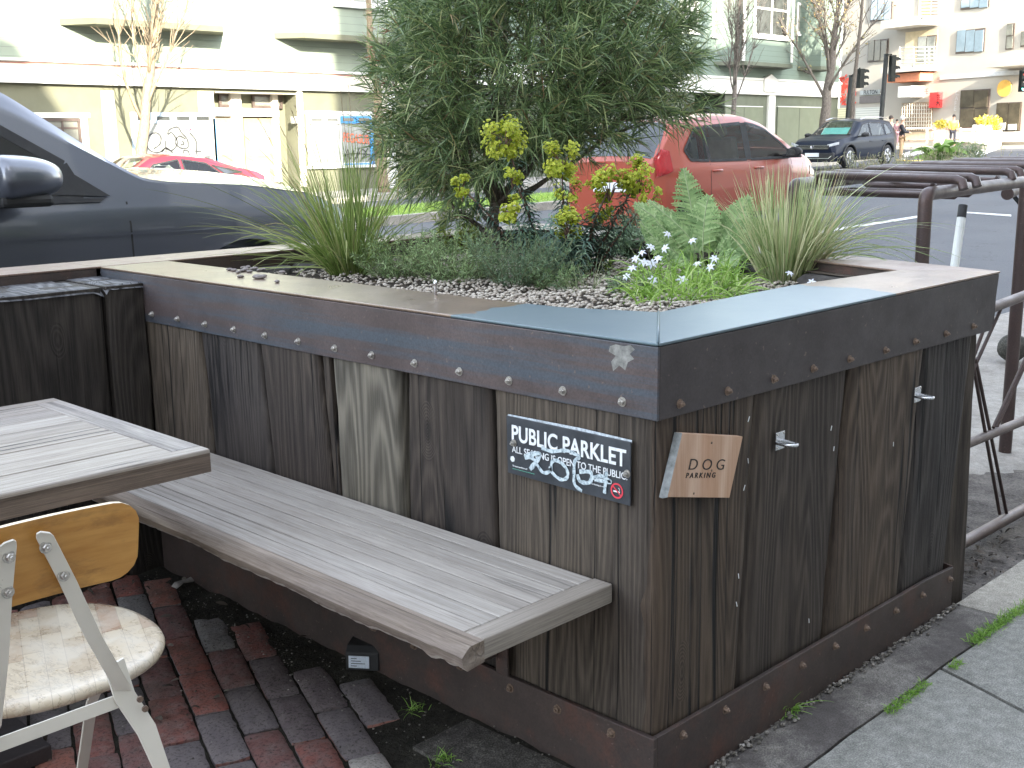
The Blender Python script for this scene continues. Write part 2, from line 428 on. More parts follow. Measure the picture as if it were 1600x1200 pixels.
slab('sidewalk', .1, 1.05, -1.25, -.178, CONC, -.35); slab('sidewalk', 1.06, 3.0, -1.25, -.178, CONC, -.35)
slab('sidewalk', 3.01, 5.6, -1.25, -.178, CONC, -.35); slab('sidewalk', 5.61, 14, -1.25, -.178, CONC, -.35)
slab('sidewalk', -1.4, .09, -1.25, -.178, CONC, -.35)
b = MB(); b.box((-30, -4.4, -.2), (40, -1.25, -.004)); kind(b.build('sidewalk', CONC))
b = MB(); b.box((-30, -.19, -.2), (.05, -.012, -.006)); kind(b.build('kerb', KERBS))
b = MB(); b.box((-2, -.6, -.1), (14, -.17, -.03)); kind(b.build('joint_soil', DIRT))

# brick paving of the parklet floor
def brick_mat():
    m = Mat('old_brick', .78, .4); v = m.mapping()
    g = m.n('ShaderNodeNewGeometry')
    r = g.outputs['Random Per Island']
    col = m.ramp(r, [(0, (.25, .095, .078)), (.16, (.145, .115, .12)), (.30, (.31, .115, .09)), (.42, (.18, .155, .16)), (.55, (.21, .10, .09)), (.68, (.15, .125, .135)), (.80, (.34, .135, .10)), (.90, (.25, .235, .225)), (.965, (.42, .39, .36))], 'CONSTANT')
    n1 = m.noise(v, 22, 6, .7); n2 = m.noise(v, 120, 4, .75); n3 = m.noise(v, 1.9, 5, .65)
    col = m.mix(m.ramp(n1, [(.42, 0.0), (.66, .6)]), col, (.24, .21, .20))
    col = m.mix(m.ramp(n2, [(.34, .75), (.5, 0.0)]), col, (.02, .016, .015))
    col = m.mix(m.ramp(n3, [(.52, 0.0), (.64, .6)]), col, (.05, .052, .035))
    m.color(col); m.roughness(m.ramp(n1, [(.3, .55), (.7, .9)]))
    m.bump(n1, .5, .006); m.bump(n2, .6, .003); return m.m
BRICK = brick_mat()
b = MB(); th = math.radians(-111.0); ux, uy = math.cos(th), math.sin(th); px_, py_ = -uy, ux
BL, BW, gp = .262, .096, .005
for r in range(-34, 34):
    off = (r % 2) * .5 * BL + rnd.uniform(-.03, .03)
    for k in range(-14, 15):
        cx = -1.0 + ux*(k*BL + off) + px_*r*BW; cy = 1.0 + uy*(k*BL + off) + py_*r*BW
        if cx > -.10 or cy > 2.5 or cy < -.3 or cx < -3.2: continue
        if cx > -.26 and cy < .62: continue
        L = BL - gp - rnd.uniform(0, .004); W = BW - gp - rnd.uniform(0, .004); z = rnd.uniform(-.003, .002) - .001; a = th + rnd.uniform(-.025, .025)
        u = Vector((math.cos(a), math.sin(a), rnd.uniform(-.007, .007))); v = Vector((-u.y, u.x, rnd.uniform(-.012, .012)))
        nx, ny = 10, 6; vs = []
        sd = rnd.uniform(0, 99)
        for j in range(ny+1):
            for i in range(nx+1):
                fx = i/nx - .5; fy = j/ny - .5
                e = (i in (0, nx)) + (j in (0, ny))
                q = Vector((cx, cy, z)) + u*(fx*(L - (.005 if e == 2 else 0))) + v*(fy*(W - (.005 if e == 2 else 0)))
                q += u*.003*mnoise.noise(Vector((i*.9+sd, j, 0))) + v*.0035*mnoise.noise(Vector((i*.9+sd, j, 7)))
                q.z += -.0055*(e > 0) + .0025*mnoise.noise(Vector((q.x*30, q.y*30, sd)))
                vs.append(q)
        fs = [(j*(nx+1)+i, j*(nx+1)+i+1, (j+1)*(nx+1)+i+1, (j+1)*(nx+1)+i) for j in range(ny) for i in range(nx)]
        per = list(range(nx+1)) + [k_*(nx+1)+nx for k_ in range(1, ny+1)] + [ny*(nx+1)+i for i in range(nx-1, -1, -1)] + [k_*(nx+1) for k_ in range(ny-1, 0, -1)]
        o = len(vs); vs += [Vector((vs[i].x, vs[i].y, -.05)) for i in per]; m_ = len(per)
        fs += [(per[i], o+i, o+(i+1) % m_, per[(i+1) % m_]) for i in range(m_)]
        b.add(vs, fs)
kind(b.build('brick_paving', BRICK, smooth='auto', ang=50))
b = MB(); n = 90; m_ = 80
for i in range(n):
    for j in range(m_):
        x = -3.2 + 3.24*i/(n-1); y = -.3 + 2.9*j/(m_-1)
        b.v.append((x, y, -.013 + .006*mnoise.noise(Vector((x*14, y*14, 0))) + .012*max(0, min(1, (x+.22)/.15)) * (.6+mnoise.noise(Vector((x*9, y*9, 4))))))
b.f = [(i*m_+j, (i+1)*m_+j, (i+1)*m_+j+1, i*m_+j+1) for i in range(n-1) for j in range(m_-1)]
MOSS = dirt_mat('joint_soil_mat', (.014, .013, .011), (.05, .046, .036)); kind(b.build('joint_soil', MOSS, smooth=True))
slab('floor_edge_slab', -.22, -.03, -.15, .56, KERBD, z=.003, h=.06)

# ================================================================= PLANTER
def plank_mesh(b, O, U, W, ut, ub, z0, z1, depth, seed, nz=64, nu=12, wob=.006, rough=.0045, edge=.016):
    """upright timber: O origin, U across, W outward; ut/ub = (start,end) across at the top and at the bottom"""
    O = Vector(O); U = Vector(U); W = Vector(W); N = lambda a, c, d=0: mnoise.noise(Vector((a+seed*13.7, c, d+seed)))
    rows = []
    for j in range(nz+1):
        t = j/nz; z = z0 + (z1-z0)*t
        a = ub[0] + (ut[0]-ub[0])*t + wob*N(z*3.2, 0) + wob*.4*N(z*17, 3); c = ub[1] + (ut[1]-ub[1])*t + wob*N(z*3.2, 9) + wob*.4*N(z*17, 5)
        row = [(a, -depth)]
        prof = [(0, -.6), (.02, -.22), (.06, -.05)] + [(k/nu, 0) for k in range(1, nu)] + [(.94, -.05), (.98, -.22), (1, -.6)]
        for f, d in prof:
            u = a + (c-a)*f; row.append((u, d*edge*1.6 + rough*N(u*7, z*2.0, 2) + rough*.55*N(u*60, z*4.0, 6)))
        row.append((c, -depth)); rows.append([O + U*p + W*q + Vector((0, 0, z)) for p, q in row])
    m = len(rows[0]); vs = [p for r in rows for p in r]
    fs = [(j*m+i, j*m+i+1, (j+1)*m+i+1, (j+1)*m+i) for j in range(nz) for i in range(m-1)]
    fs += [tuple(range(m))[::-1], tuple(nz*m+i for i in range(m))]
    if U.cross(Vector((0,0,1))).dot(W) < 0: fs = [f[::-1] for f in fs]
    b.add(vs, fs)
planter = thing('planter_box', 'large dark timber planter box with a bolted steel cap, filled with shrubs and flowers', 'planter')
LT = [2.185, 1.81, 1.478, 1.168, 1.118, .831, .805, .489, -.002]; LB = [2.13, 1.77, 1.43, 1.118, 1.112, .83, .81, .481, .0]
lefts = [(2.16, 1.813, 2.15, 1.773, W_MID), (1.806, 1.482, 1.765, 1.435, W_BLUE), (1.465, 1.178, 1.42, 1.128, W_DARK), (1.163, 1.125, 1.122, 1.105, W_DARK), (1.112, .834, 1.10, .832, W_GREY), (.806, .495, .815, .490, W_DARK), (.486, .008, .472, .010, W_MID)]
PB = .12
for i, (a, c, d, e, mt) in enumerate(lefts):
    b = MB(); f = (.30 - PB)/(.86 - PB)
    # seams are measured below the cap and at the bench; carry the line down to the plinth
    sa = (a-d)/(.86-.48); sc2 = (c-e)/(.86-.48)
    lo = -.045 if i < 6 else PB
    plank_mesh(b, ((0, .004, -.002, .006, 0, .005, 0)[i], 0, 0), (0, 1, 0), (-1, 0, 0), (c + sc2*.12, a + sa*.12), (e - sc2*.3, d - sa*.3) if i < 6 else (.010, .472), PB-.03, .985, .22, i+1)
    b.build('plank', mt, planter, smooth='auto', ang=55)
rights = [(.006, .372, .004, .327, W_WARM), (.382, .808, .338, .738, W_DARK), (.818, 1.226, .748, 1.152, W_WARM), (1.236, 1.56, 1.162, 1.468, W_BLUE)]
for i, (a, c, d, e, mt) in enumerate(rights):
    b = MB(); k = .14/.71
    plank_mesh(b, (0, (0, .007, .001, .006)[i], 0), (1, 0, 0), (0, -1, 0), (a+.002+(a-d)*k, c+(c-e)*k), (d, e), .11, .985, .22 if i else .0 + .22, 20+i)
    b.build('plank', mt, planter, smooth='auto', ang=55)
# end wall (towards the racks) and street-side wall
ex = Vector((.30, 1, 0)).normalized(); ew = Vector((1, -.30, 0)).normalized()
for i in range(7):
    b = MB(); plank_mesh(b, (1.63, .02, 0), ex, ew, (.365*i, .365*i+.357), (.365*i-.02, .365*i+.335), -.1, .985, .2, 40+i, nz=24, nu=6)
    b.build('plank', (W_DARK, W_MID, W_BLUE)[i % 3], planter, smooth='auto', ang=55)
for i in range(7):
    b = MB(); plank_mesh(b, (0, 2.64, 0), (1, 0, 0), (0, 1, 0), (.05+.33*i, .05+.33*i+.322), (.05+.33*i, .05+.33*i+.322), -.1, .985, .2, 60+i, nz=24, nu=6)
    b.build('plank', (W_MID, W_DARK, W_BLUE)[i % 3], planter, smooth='auto', ang=55)
# steel cap
T = .007; ZT = 1.02; ZS = .857
OA, OB, OC, OD = (-.008, -.008), (1.69, -.008), (2.47, 2.68), (-.008, 2.42)
inn = [(.25, 2.42), (.247, .80), (.262, .50), (.345, .263), (.72, .285), (1.0, .295), (1.535, .245), (2.18, 2.40)]
def flange(b, poly, z1=ZT, t=T):
    b.prism([(x, y, z1-t) for x, y in poly], (0, 0, t))
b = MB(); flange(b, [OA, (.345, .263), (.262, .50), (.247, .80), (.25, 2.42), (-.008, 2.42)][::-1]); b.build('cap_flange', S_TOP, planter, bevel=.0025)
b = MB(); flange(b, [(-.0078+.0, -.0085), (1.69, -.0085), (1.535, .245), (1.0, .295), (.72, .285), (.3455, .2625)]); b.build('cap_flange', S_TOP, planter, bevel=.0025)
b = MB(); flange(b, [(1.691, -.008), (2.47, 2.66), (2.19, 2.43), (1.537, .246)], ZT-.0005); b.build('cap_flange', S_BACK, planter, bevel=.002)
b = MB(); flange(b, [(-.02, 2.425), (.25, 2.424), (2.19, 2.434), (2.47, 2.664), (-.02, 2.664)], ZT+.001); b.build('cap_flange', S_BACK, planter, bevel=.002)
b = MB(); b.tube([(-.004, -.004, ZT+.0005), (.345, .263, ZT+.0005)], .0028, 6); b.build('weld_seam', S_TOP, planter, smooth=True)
def side(b, p, q, out_, z0, z1, t=T):
    p = Vector((*p, z0)); q = Vector((*q, z0)); o = Vector((*out_, 0)); b.prism([p, q, q - o*t, p - o*t], (0, 0, z1-z0))
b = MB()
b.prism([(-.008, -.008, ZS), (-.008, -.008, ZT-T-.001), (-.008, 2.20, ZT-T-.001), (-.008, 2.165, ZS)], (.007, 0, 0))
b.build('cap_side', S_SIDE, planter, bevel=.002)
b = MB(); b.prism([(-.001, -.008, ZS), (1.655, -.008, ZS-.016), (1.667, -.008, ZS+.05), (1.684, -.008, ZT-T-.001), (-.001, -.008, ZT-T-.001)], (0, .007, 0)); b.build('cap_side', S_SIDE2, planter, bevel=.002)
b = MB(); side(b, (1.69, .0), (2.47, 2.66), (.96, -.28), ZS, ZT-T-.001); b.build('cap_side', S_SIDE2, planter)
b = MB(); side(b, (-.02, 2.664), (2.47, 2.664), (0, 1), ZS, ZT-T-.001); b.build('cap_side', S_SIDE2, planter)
b = MB(); b.box((-.008, 2.196, .965), (-.001, 2.4235, ZT-T-.001)); b.build('cap_side', S_SIDE, planter)
# inner drop of the far cap (dark edge seen across the bed)
b = MB(); b.box((.25, 2.425, .955), (2.18, 2.431, ZT-T)); b.build('cap_lip', S_RUST, planter)
b = MB(); side(b, (1.55, .25), (2.185, 2.42), (-.96, .28), .96, ZT-T-.001); b.build('cap_lip', S_RUST, planter)
b = MB(); side(b, (-.0085, -.004), (-.0085, -.0035), (-1, 0), ZS, ZT-T); 
# timber heads inside the cap
def heads(pts, wdt, zb, mt, seedo):
    for i, (p, q) in enumerate(pts):
        p = Vector((*p, 0)); q = Vector((*q, 0)); d = (q-p).normalized(); L = (q-p).length; nrm = Vector((-d.y, d.x, 0))
        b = MB(); n = 18; m = 8; vs = []
        for a in range(n+1):
            for c in range(m+1):
                f = c/m; s_ = a/n*L
                wv = wdt*(.8 + .55*mnoise.noise(Vector((s_*7+seedo+i*3, 1, 0))) + .2*mnoise.noise(Vector((s_*23+i, 4, 0))))
                dz = (-.03 if f > .97 else 0) - .018*max(0, f-.6) + .004*mnoise.noise(Vector((s_*40, f*6, i)))
                if a in (0, n): dz -= .012
                vs.append(p + d*(s_) + nrm*(f*wv) + Vector((0, 0, zb+dz - (.06 if c == m else 0))))
        b.add(vs, [(a*(m+1)+c, (a+1)*(m+1)+c, (a+1)*(m+1)+c+1, a*(m+1)+c+1)[::1] for a in range(n) for c in range(m)])
        b.build('timber_head', mt, planter, smooth=True)
heads([((.235, y0), (.235, y1)) for y0, y1 in ((2.40, 2.1), (2.09, 1.78), (1.77, 1.44), (1.43, 1.12), (1.11, .82), (.81, .50))], .085, .995, W_END, 3)
heads([((.335, .45), (.335, .255)), ], .06, .99, W_END, 8)
heads([((.34, .258), (.62, .275)), ((.63, .28), (.98, .285)), ((.99, .285), (1.5, .245))], .07, .985, W_END, 5)
heads([((1.52, .26), (1.62, .6)), ((1.63, .63), (1.74, 1.0))], .08, .98, W_END, 12)
heads([((1.1, 2.42), (.78, 2.42)), ((.76, 2.42), (.45, 2.42))], .11, .965, W_END, 15)
# plinth of rusty steel
b = MB(); b.prism([(-.016, -.016, -.10), (-.016, -.016, .150), (-.016, 2.12, .150), (-.016, 2.12, -.10)], (.012, 0, 0)); b.build('base_plate', S_RUST, planter, bevel=.002)
b = MB(); b.prism([(-.004, -.016, -.10), (1.478, -.016, -.10), (1.478, -.016, .128), (1.30, -.016, .138), (-.004, -.016, .150)], (0, .012, 0)); b.build('base_plate', S_RUST, planter, bevel=.002)
b = MB(); side(b, (1.482, -.012), (2.2, 2.5), (.96, -.28), -.12, .13); b.build('base_plate', S_RUST, planter)
def bolt(c, ax, mt, r=.0072, name='bolt', parent=None):
    b = MB(); ax = Vector(ax); c = Vector(c)
    b.lathe([(r*1.45, 0), (r*1.45, .0018)], c, 14, ax); b.lathe([(r, .0018), (r*1.0, .0075), (r*.8, .0095)], c, 6, ax)
    b.lathe([(r*.42, .0095), (r*.42, .0125), (r*.3, .0135)], c, 8, ax)
    return b.build(name, mt, parent if parent is not None else planter, smooth='auto', ang=30)
for y in [2.077, 1.912, 1.745, 1.582, 1.416, 1.251, 1.082, .923, .752, .587, .419, .252, .084]: bolt((-.008, y, .8855), (-1, 0, 0), BOLT)
for x, z in [(.068, .882), (.243, .881), (.429, .879), (.604, .878), (.781, .876), (.97, .873), (1.141, .874), (1.332, .872), (1.517, .871)]: bolt((x, -.008, z), (0, -1, 0), BOLTR)
for y in (.422, .266, .103, .60, .78, .95): bolt((-.016, y, .122), (-1, 0, 0), BOLTR, .008)
for i, x in enumerate([.088, .255, .425, .594, .76, .928, 1.1, 1.268, 1.452]): bolt((x, -.016, .121-.003*i), (0, -1, 0), BOLTR, .0075)
# bare scrape on the cap near the corner
SCR = simple('scraped_metal', (.20, .20, .19), .55, .5, 60, metal=.2)
b = MB()
cs = [(953, 541), (962, 538), (975, 541), (985, 539), (992, 546), (984, 553), (991, 561), (981, 566), (977, 579), (968, 571), (958, 580), (955, 565), (962, 556), (951, 549)]
b.poly([onx(x, y, -.0086) for x, y in cs]); b.build('scraped_patch', SCR, planter)

# soil and gravel bed
SOIL = dirt_mat('potting_soil', (.018, .014, .011), (.075, .06, .048))
b = MB(); poly = [(.2, .2), (1.6, .2), (2.25, 2.5), (.2, 2.5)]; n = 40
def inbed(x, y, m=0.0): return x > .25+m and y > .26+m and y < 2.42-m and x < 1.53 - m + (y-.25)*.30
vs = []
for j in range(n+1):
    for i in range(n+1):
        y = .22 + 2.24*j/n; x0 = .2; x1 = 1.60 + (y-.25)*.30; x = x0 + (x1-x0)*i/n
        vs.append((x, y, .935 + .012*mnoise.noise(Vector((x*5, y*5, 0)))))
b.add(vs, [(j*(n+1)+i, j*(n+1)+i+1, (j+1)*(n+1)+i+1, (j+1)*(n+1)+i) for j in range(n) for i in range(n)])
b.build('soil', SOIL, planter, smooth=True)
def pebble_mat(name, stops, sc_=1):
    m = Mat(name, .8, .3); g = m.n('ShaderNodeNewGeometry')
    col = m.ramp(g.outputs['Random Per Island'], stops)
    col = m.mix(m.ramp(m.noise(m.mapping(), 150, 3, .6), [(.35, .4), (.6, 0.0)]), col, (.08, .07, .06)); m.color(col); return m.m
GRAV = pebble_mat('gravel', [(0, (.34, .29, .24)), (.3, (.52, .46, .39)), (.6, (.42, .38, .33)), (.85, (.60, .55, .47)), (1, (.26, .21, .18))])
GRAVD = pebble_mat('grit', [(0, (.05, .045, .04)), (.6, (.13, .12, .105)), (.93, (.24, .22, .20)), (1, (.45, .43, .40))])
b = MB()
for i in range(15000):
    x = rnd.uniform(.27, 2.0); y = rnd.uniform(.27, 2.4)
    if y > 1.6 and rnd.random() < .6: continue
    if not inbed(x, y, .012): continue
    r = rnd.uniform(.0035, .0078)
    b.ball((x, y, .937 + .012*mnoise.noise(Vector((x*5, y*5, 0))) + rnd.uniform(0, .014)), r, 1, .12, (1.25, .95, .7), Matrix.Rotation(rnd.uniform(0, 6.3), 3, 'Z'))
g = b.build('gravel_mulch', GRAV, smooth=True); tag(g, 'pale pea gravel spread over the planting bed', 'gravel'); g['kind'] = 'stuff'
PEB = pebble_mat('rim_pebble', [(0, (.17, .12, .10)), (.5, (.26, .22, .20)), (1, (.20, .18, .18))])
pm = None
pebs = [(359, 423), (366, 424), (372, 427), (378, 425), (384, 424), (390, 426), (381, 420), (388, 419), (394, 422), (399, 421), (405, 424), (411, 423), (407, 436), (402, 435), (412, 433), (376, 434), (433, 442), (441, 427)]
for i, (x, y) in enumerate(pebs):
    b = MB(); r = .009 if i not in (4, 12, 13) else .013
    b.ball((0, 0, 0), r, 2, .08, (1.35, .9, .55), Matrix.Rotation(rnd.uniform(0, 3), 3, 'Z'))
    o = b.build('pebble', PEB, smooth=True); o.location = onz(x, y, ZT) + Vector((0, 0, r*.5))
    tag(o, 'small brown pebble lying on the steel cap near the far left corner of the planter', 'pebble', 'pebbles on the planter cap')

# hardware on the planter
HOOKM = simple('chrome_steel', (.62, .63, .65), .25, .1, 30, metal=.9)
def tie_hook(px, py, lab):
    c = ony(px, py, -.002); t = thing('tie_up_hook', lab, 'hook', c, 0, 'dog tie up hooks')
    b = MB(); b.prism([(-.019, 0, -.022), (.019, 0, -.022), (.019, 0, .022), (-.019, 0, .022)], (0, -.003, 0)); b.build('mounting_plate', HOOKM, t, bevel=.002)
    b = MB()
    pts = []
    for k in range(17):
        a = -math.pi*.5 + math.pi*k/16*1.0; pts.append((.0155*math.sin(a) if abs(math.sin(a)) < .99 else .0155*math.copysign(1, math.sin(a)), -.010 - .036*max(0, math.cos(a)), -.004))
    b.tube([(-.0155, 0, -.004)] + pts + [(.0155, 0, -.004)], .0045, 8); b.build('ring', HOOKM, t, smooth=True)
    for sx in (-1, 1):
        for sz in (-1, 1):
            b = MB(); b.lathe([(.0032, 0), (.0028, .0012)], (sx*.014, -.003, sz*.0165), 8, (0, -1, 0)); b.build('screw', BOLT, t, smooth=True)
tie_hook(1218, 688, 'steel tie up ring screwed to the planter planks just right of the wooden sign')
tie_hook(1433, 616, 'steel tie up ring screwed to the planter planks near its right end')
b = MB(); c = onz(676, 462, ZT); b.tube([c + Vector((.02, .01, -.03)), c + Vector((.02, .01, .02)), c + Vector((.018, .008, .034)), c + Vector((.012, .002, .038)), c + Vector((.006, -.004, .03))], .0045, 8)
tag(b.build('steel_hook', HOOKM, smooth=True), 'bent steel pin standing up from the timber behind the planter cap', 'hook')

# --- PUBLIC PARKLET sign
SGN = Mat('sign_black', .38, .5); v = SGN.mapping(); nn = SGN.noise(v, 20, 5, .7)
SGN.color(SGN.ramp(nn, [(.3, (.022, .026, .032)), (.75, (.055, .062, .072))])); SGN = SGN.m
LET = simple('sign_white', (.68, .70, .72), .5, .12, 60); SPRAY = Mat('spray_paint', .6, .4)
v = SPRAY.mapping(); SPRAY.color(SPRAY.ramp(SPRAY.noise(v, 140, 4, .7), [(.36, (.16, .21, .24)), (.5, (.42, .50, .54)), (.7, (.60, .66, .70))])); SPRAY = SPRAY.m
SRED = simple('sign_red', (.62, .045, .07), .5, .1); SGRN = simple('sign_green', (.10, .36, .26), .5, .1)
sg = thing('parklet_sign', 'dark metal sign reading PUBLIC PARKLET with a spray painted tag', 'sign', (0, 0, 0))
XS = -.0145
b = MB(); b.prism([(XS+.0045, .4245, .8035), (XS+.0045, .0565, .8035), (XS+.0045, .0565, .6635), (XS+.0045, .4225, .6665)], (-.004, 0, 0)); b.build('sign_panel', SGN, sg, bevel=.001)
EDG = simple('sign_worn_edge', (.45, .50, .55), .5, .4, 120)
b = MB()
b.prism([(XS+.0062, .4240, .8000), (XS+.0062, .0570, .8000), (XS+.0062, .0570, .8068), (XS+.0062, .2, .8095), (XS+.0062, .4240, .8060)], (-.0012, 0, 0)); b.build('bent_edge', EDG, sg)
def scr(x, y): return (780 + x*.275, 620 + y*.275)         # close-up picture coordinates
U_ = Vector((0, -1, 0)); V_ = Vector((0, 0, 1)); XF = XS - .0002
text('lettering', 'PUBLIC PARKLET', .052, (XF, .4085, .7480), U_, V_, LET, sg, sx=.855, bold=.0011, space=1.02)
text('lettering', 'ALL SEATING IS OPEN TO THE PUBLIC.', .0225, (XF, .4065, .7195), U_, V_, LET, sg, sx=.88, bold=.00005)
text('lettering', 'To report problems call', .0048, (XF, .4055, .6855), U_, V_, LET, sg)
b = MB(); b.box((XF-.0006, .335, .6795), (XF, .4055, .6805)); b.build('green_rule', SGRN, sg)
text('lettering', 'No Smoking by order', .0048, (XF, .165, .6905), U_, V_, LET, sg)
b = MB(); b.lathe([(.0075, 0), (.0075, .0006)], (XF, .405, .703), 6, (-1, 0, 0)); b.build('emblem', LET, sg)
b = MB(); cy, cz = .0915, .6905
for k in range(32):
    a, c = 2*math.pi*k/32, 2*math.pi*(k+1)/32; q = []
    for r in (.0135, .0172): q.append((r*math.cos(a), r*math.sin(a))); q.append((r*math.cos(c), r*math.sin(c)))
    b.poly([(XF-.0008, cy+q[0][0], cz+q[0][1]), (XF-.0008, cy+q[1][0], cz+q[1][1]), (XF-.0008, cy+q[3][0], cz+q[3][1]), (XF-.0008, cy+q[2][0], cz+q[2][1])])
b.poly([(XF-.0009, cy+.0125, cz+.008), (XF-.0009, cy+.0105, cz+.0105), (XF-.0009, cy-.0125, cz-.008), (XF-.0009, cy-.0105, cz-.0105)]); b.build('no_smoking_symbol', SRED, sg)
b = MB(); b.box((XF-.0007, cy-.008, cz-.0035), (XF-.0002, cy+.010, cz-.0005)); b.tube([(XF-.0006, cy-.006, cz+.001), (XF-.0006, cy-.007, cz+.005), (XF-.0006, cy-.004, cz+.007)], .0006, 5); b.build('no_smoking_symbol', LET, sg)
def ribbon(b, pts, w, n):    # pts 3-D on a surface with outward normal n
    pts = [Vector(p) for p in pts]; n = Vector(n); sm = []
    for i in range(len(pts)-1):
        p0 = pts[max(i-1, 0)]; p1 = pts[i]; p2 = pts[i+1]; p3 = pts[min(i+2, len(pts)-1)]
        for k in range(6):
            t = k/6; sm.append(.5*((2*p1) + (-p0+p2)*t + (2*p0-5*p1+4*p2-p3)*t*t + (-p0+3*p1-3*p2+p3)*t**3))
    sm.append(pts[-1]); wv = []
    for i in range(len(sm)):
        t = sm[min(i+1, len(sm)-1)] - sm[max(i-1, 0)]; wv.append(t.cross(n).normalized() * w/2 * (1+.15*math.sin(i*1.3)))
    b.strip(sm, wv)
tagl = [([(145, 345), (185, 325), (230, 330), (205, 375), (175, 412)], 11), ([(145, 345), (190, 350), (215, 385), (250, 430), (290, 420), (300, 370), (335, 365), (380, 405), (388, 455), (350, 470), (300, 430), (288, 395)], 8),
        ([(240, 290), (300, 310), (380, 305), (440, 330), (455, 345), (430, 365), (425, 440), (430, 500), (470, 535)], 8), ([(455, 425), (520, 430), (515, 485), (460, 480), (445, 440)], 9), ([(520, 465), (580, 450), (635, 485), (600, 480), (540, 470)], 8), ([(610, 425), (603, 490), (598, 550)], 8)]
for i, (pl, w_) in enumerate(tagl):
    b = MB(); ribbon(b, [onx(*scr(x, y), XF-.0012-.0002*i) for x, y in pl], w_*.275/1800*2.95*2.3, (-1, 0, 0)); b.build('spray_tag', SPRAY, sg)
for (x, y) in ((85, 262), (728, 437)): bolt(onx(*scr(x, y), XF), (-1, 0, 0), BOLT, .006, 'screw', sg)

# --- DOG PARKING sign
WS = wood('sign_board', (.50, .30, .19), (.74, .53, .40), rings=14, crack=.1, knots=.2, bumps=.25, rough=.55, warm=(.55, .24, .10), streak=(.9, .9, .92))
WSE = simple('sign_board_edge', (.16, .17, .17), .8, .4, 60)
dg_ = thing('dog_parking_sign', 'slanted pale wooden sign reading DOG PARKING beside the planter corner', 'sign')
q = [ony(1066, 677, -.022), ony(1161, 682, -.022), ony(1140, 778, -.022), ony(1043, 777, -.022)]
b = MB(); b.prism(q[::-1], (0, .018, 0)); o = b.build('sign_board', WS, dg_, bevel=.0015)
q2 = [ony(1061, 676, -.012) + Vector((-.004, 0, 0)), ony(1066, 677, -.0225) + Vector((.0, 0, 0)), ony(1043, 777, -.0225), ony(1037, 778, -.012) + Vector((-.004, 0, 0))]
b = MB(); b.prism([(p.x, p.y, p.z) for p in q2][::-1], (.001, .010, 0)); b.build('bark_edge', WSE, dg_)
INK = simple('sign_ink', (.02, .017, .016), .7, .1)
u = (ony(1134, 724, -.0225) - ony(1076, 724, -.0225)); u = Vector((1, 0, -.045)).normalized(); vv = Vector((.17, 0, 1)).normalized()
text('lettering', 'DOG', .0345, ony(1074, 734, -.0225), ony(1134, 734, -.0225)-ony(1074, 734, -.0225), ony(1079, 710, -.0225)-ony(1074, 734, -.0225), INK, dg_, sx=1.42, space=1.55, bold=-.0003)
text('lettering', 'PARKING', .0165, ony(1071, 747, -.0225), ony(1130, 746, -.0225)-ony(1071, 747, -.0225), ony(1074, 732, -.0225)-ony(1071, 747, -.0225), INK, dg_, sx=1.22, space=1.45, bold=.0001)
for p in ((1112, 692), (1112, 735), (1084, 771)):
    b = MB(); b.lathe([(.0028, 0), (.0024, .001)], ony(*p, -.0222), 10, (0, -1, 0)); b.build('screw', BOLTR, dg_, smooth=True)
# staples left in the planks
for i, p in enumerate([(1170, 655), (1169, 720), (1163, 762), (1154, 900), (1151, 944), (1299, 669), (1303, 701), (1396, 694), (1264, 970)]):
    c = ony(*p, -.0035); b = MB(); d = Vector((rnd.uniform(-.003, .003), 0, .006)); b.tube([c-d, c+d], .0011, 5)
    tag(b.build('staple', LET), 'small white staple left in the dark planks of the planter', 'staple', 'staples in the planter planks')

# ================================================================= STREET-SIDE WALL left of the planter
wall = thing('timber_wall', 'low wall of black timbers under a steel cap, behind the table', 'wall')
for i, (a, c, mt, h) in enumerate([(-.001, -.140, W_WALL, .985), (-.148, -.62, W_WALL, .983), (-.628, -1.0, W_DARK, .98), (-1.01, -1.4, W_WALL, .98), (-1.41, -1.8, W_BLUE, .98)]):
    b = MB(); plank_mesh(b, (0, 2.125, 0), (1, 0, 0), (0, -1, 0), (c, a), (c, a), -.05, h, .30, 80+i, edge=.02, rough=.006)
    b.build('timber', mt, wall, smooth='auto', ang=50)
    b = MB(); n = 14; vs = []
    for k in range(n+1):
        for j in range(n+1):
            x = c + (a-c)*k/n; y = 2.118 + .31*j/n
            e = min(k, n-k)/n; vs.append((x, y, h + .002 - (.014 if k in (0, n) else 0) - (.016 if j == 0 else 0) + .008*mnoise.noise(Vector((x*9, y*14, i)))))
    b.add(vs, [(k*(n+1)+j, (k+1)*(n+1)+j, (k+1)*(n+1)+j+1, k*(n+1)+j+1) for k in range(n) for j in range(n)])
    b.build('timber_top', W_TOPB, wall, smooth=True)
b = MB(); b.box((-3.2, 2.425, ZT-T+.001), (-.022, 2.664, ZT+.0012)); b.build('cap_flange', S_BACK, wall, bevel=.002)
b = MB(); b.box((-3.2, 2.425, .985), (-.022, 2.432, ZT-T)); b.build('cap_lip', S_RUST, wall)
b = MB(); b.box((-3.2, 2.657, .86), (-.022, 2.664, ZT-T)); b.build('cap_side', S_SIDE2, wall)
b = MB(); b.box((-3.2, 2.44, -.15), (-.03, 2.65, .97)); b.build('backing', W_DARK, wall)

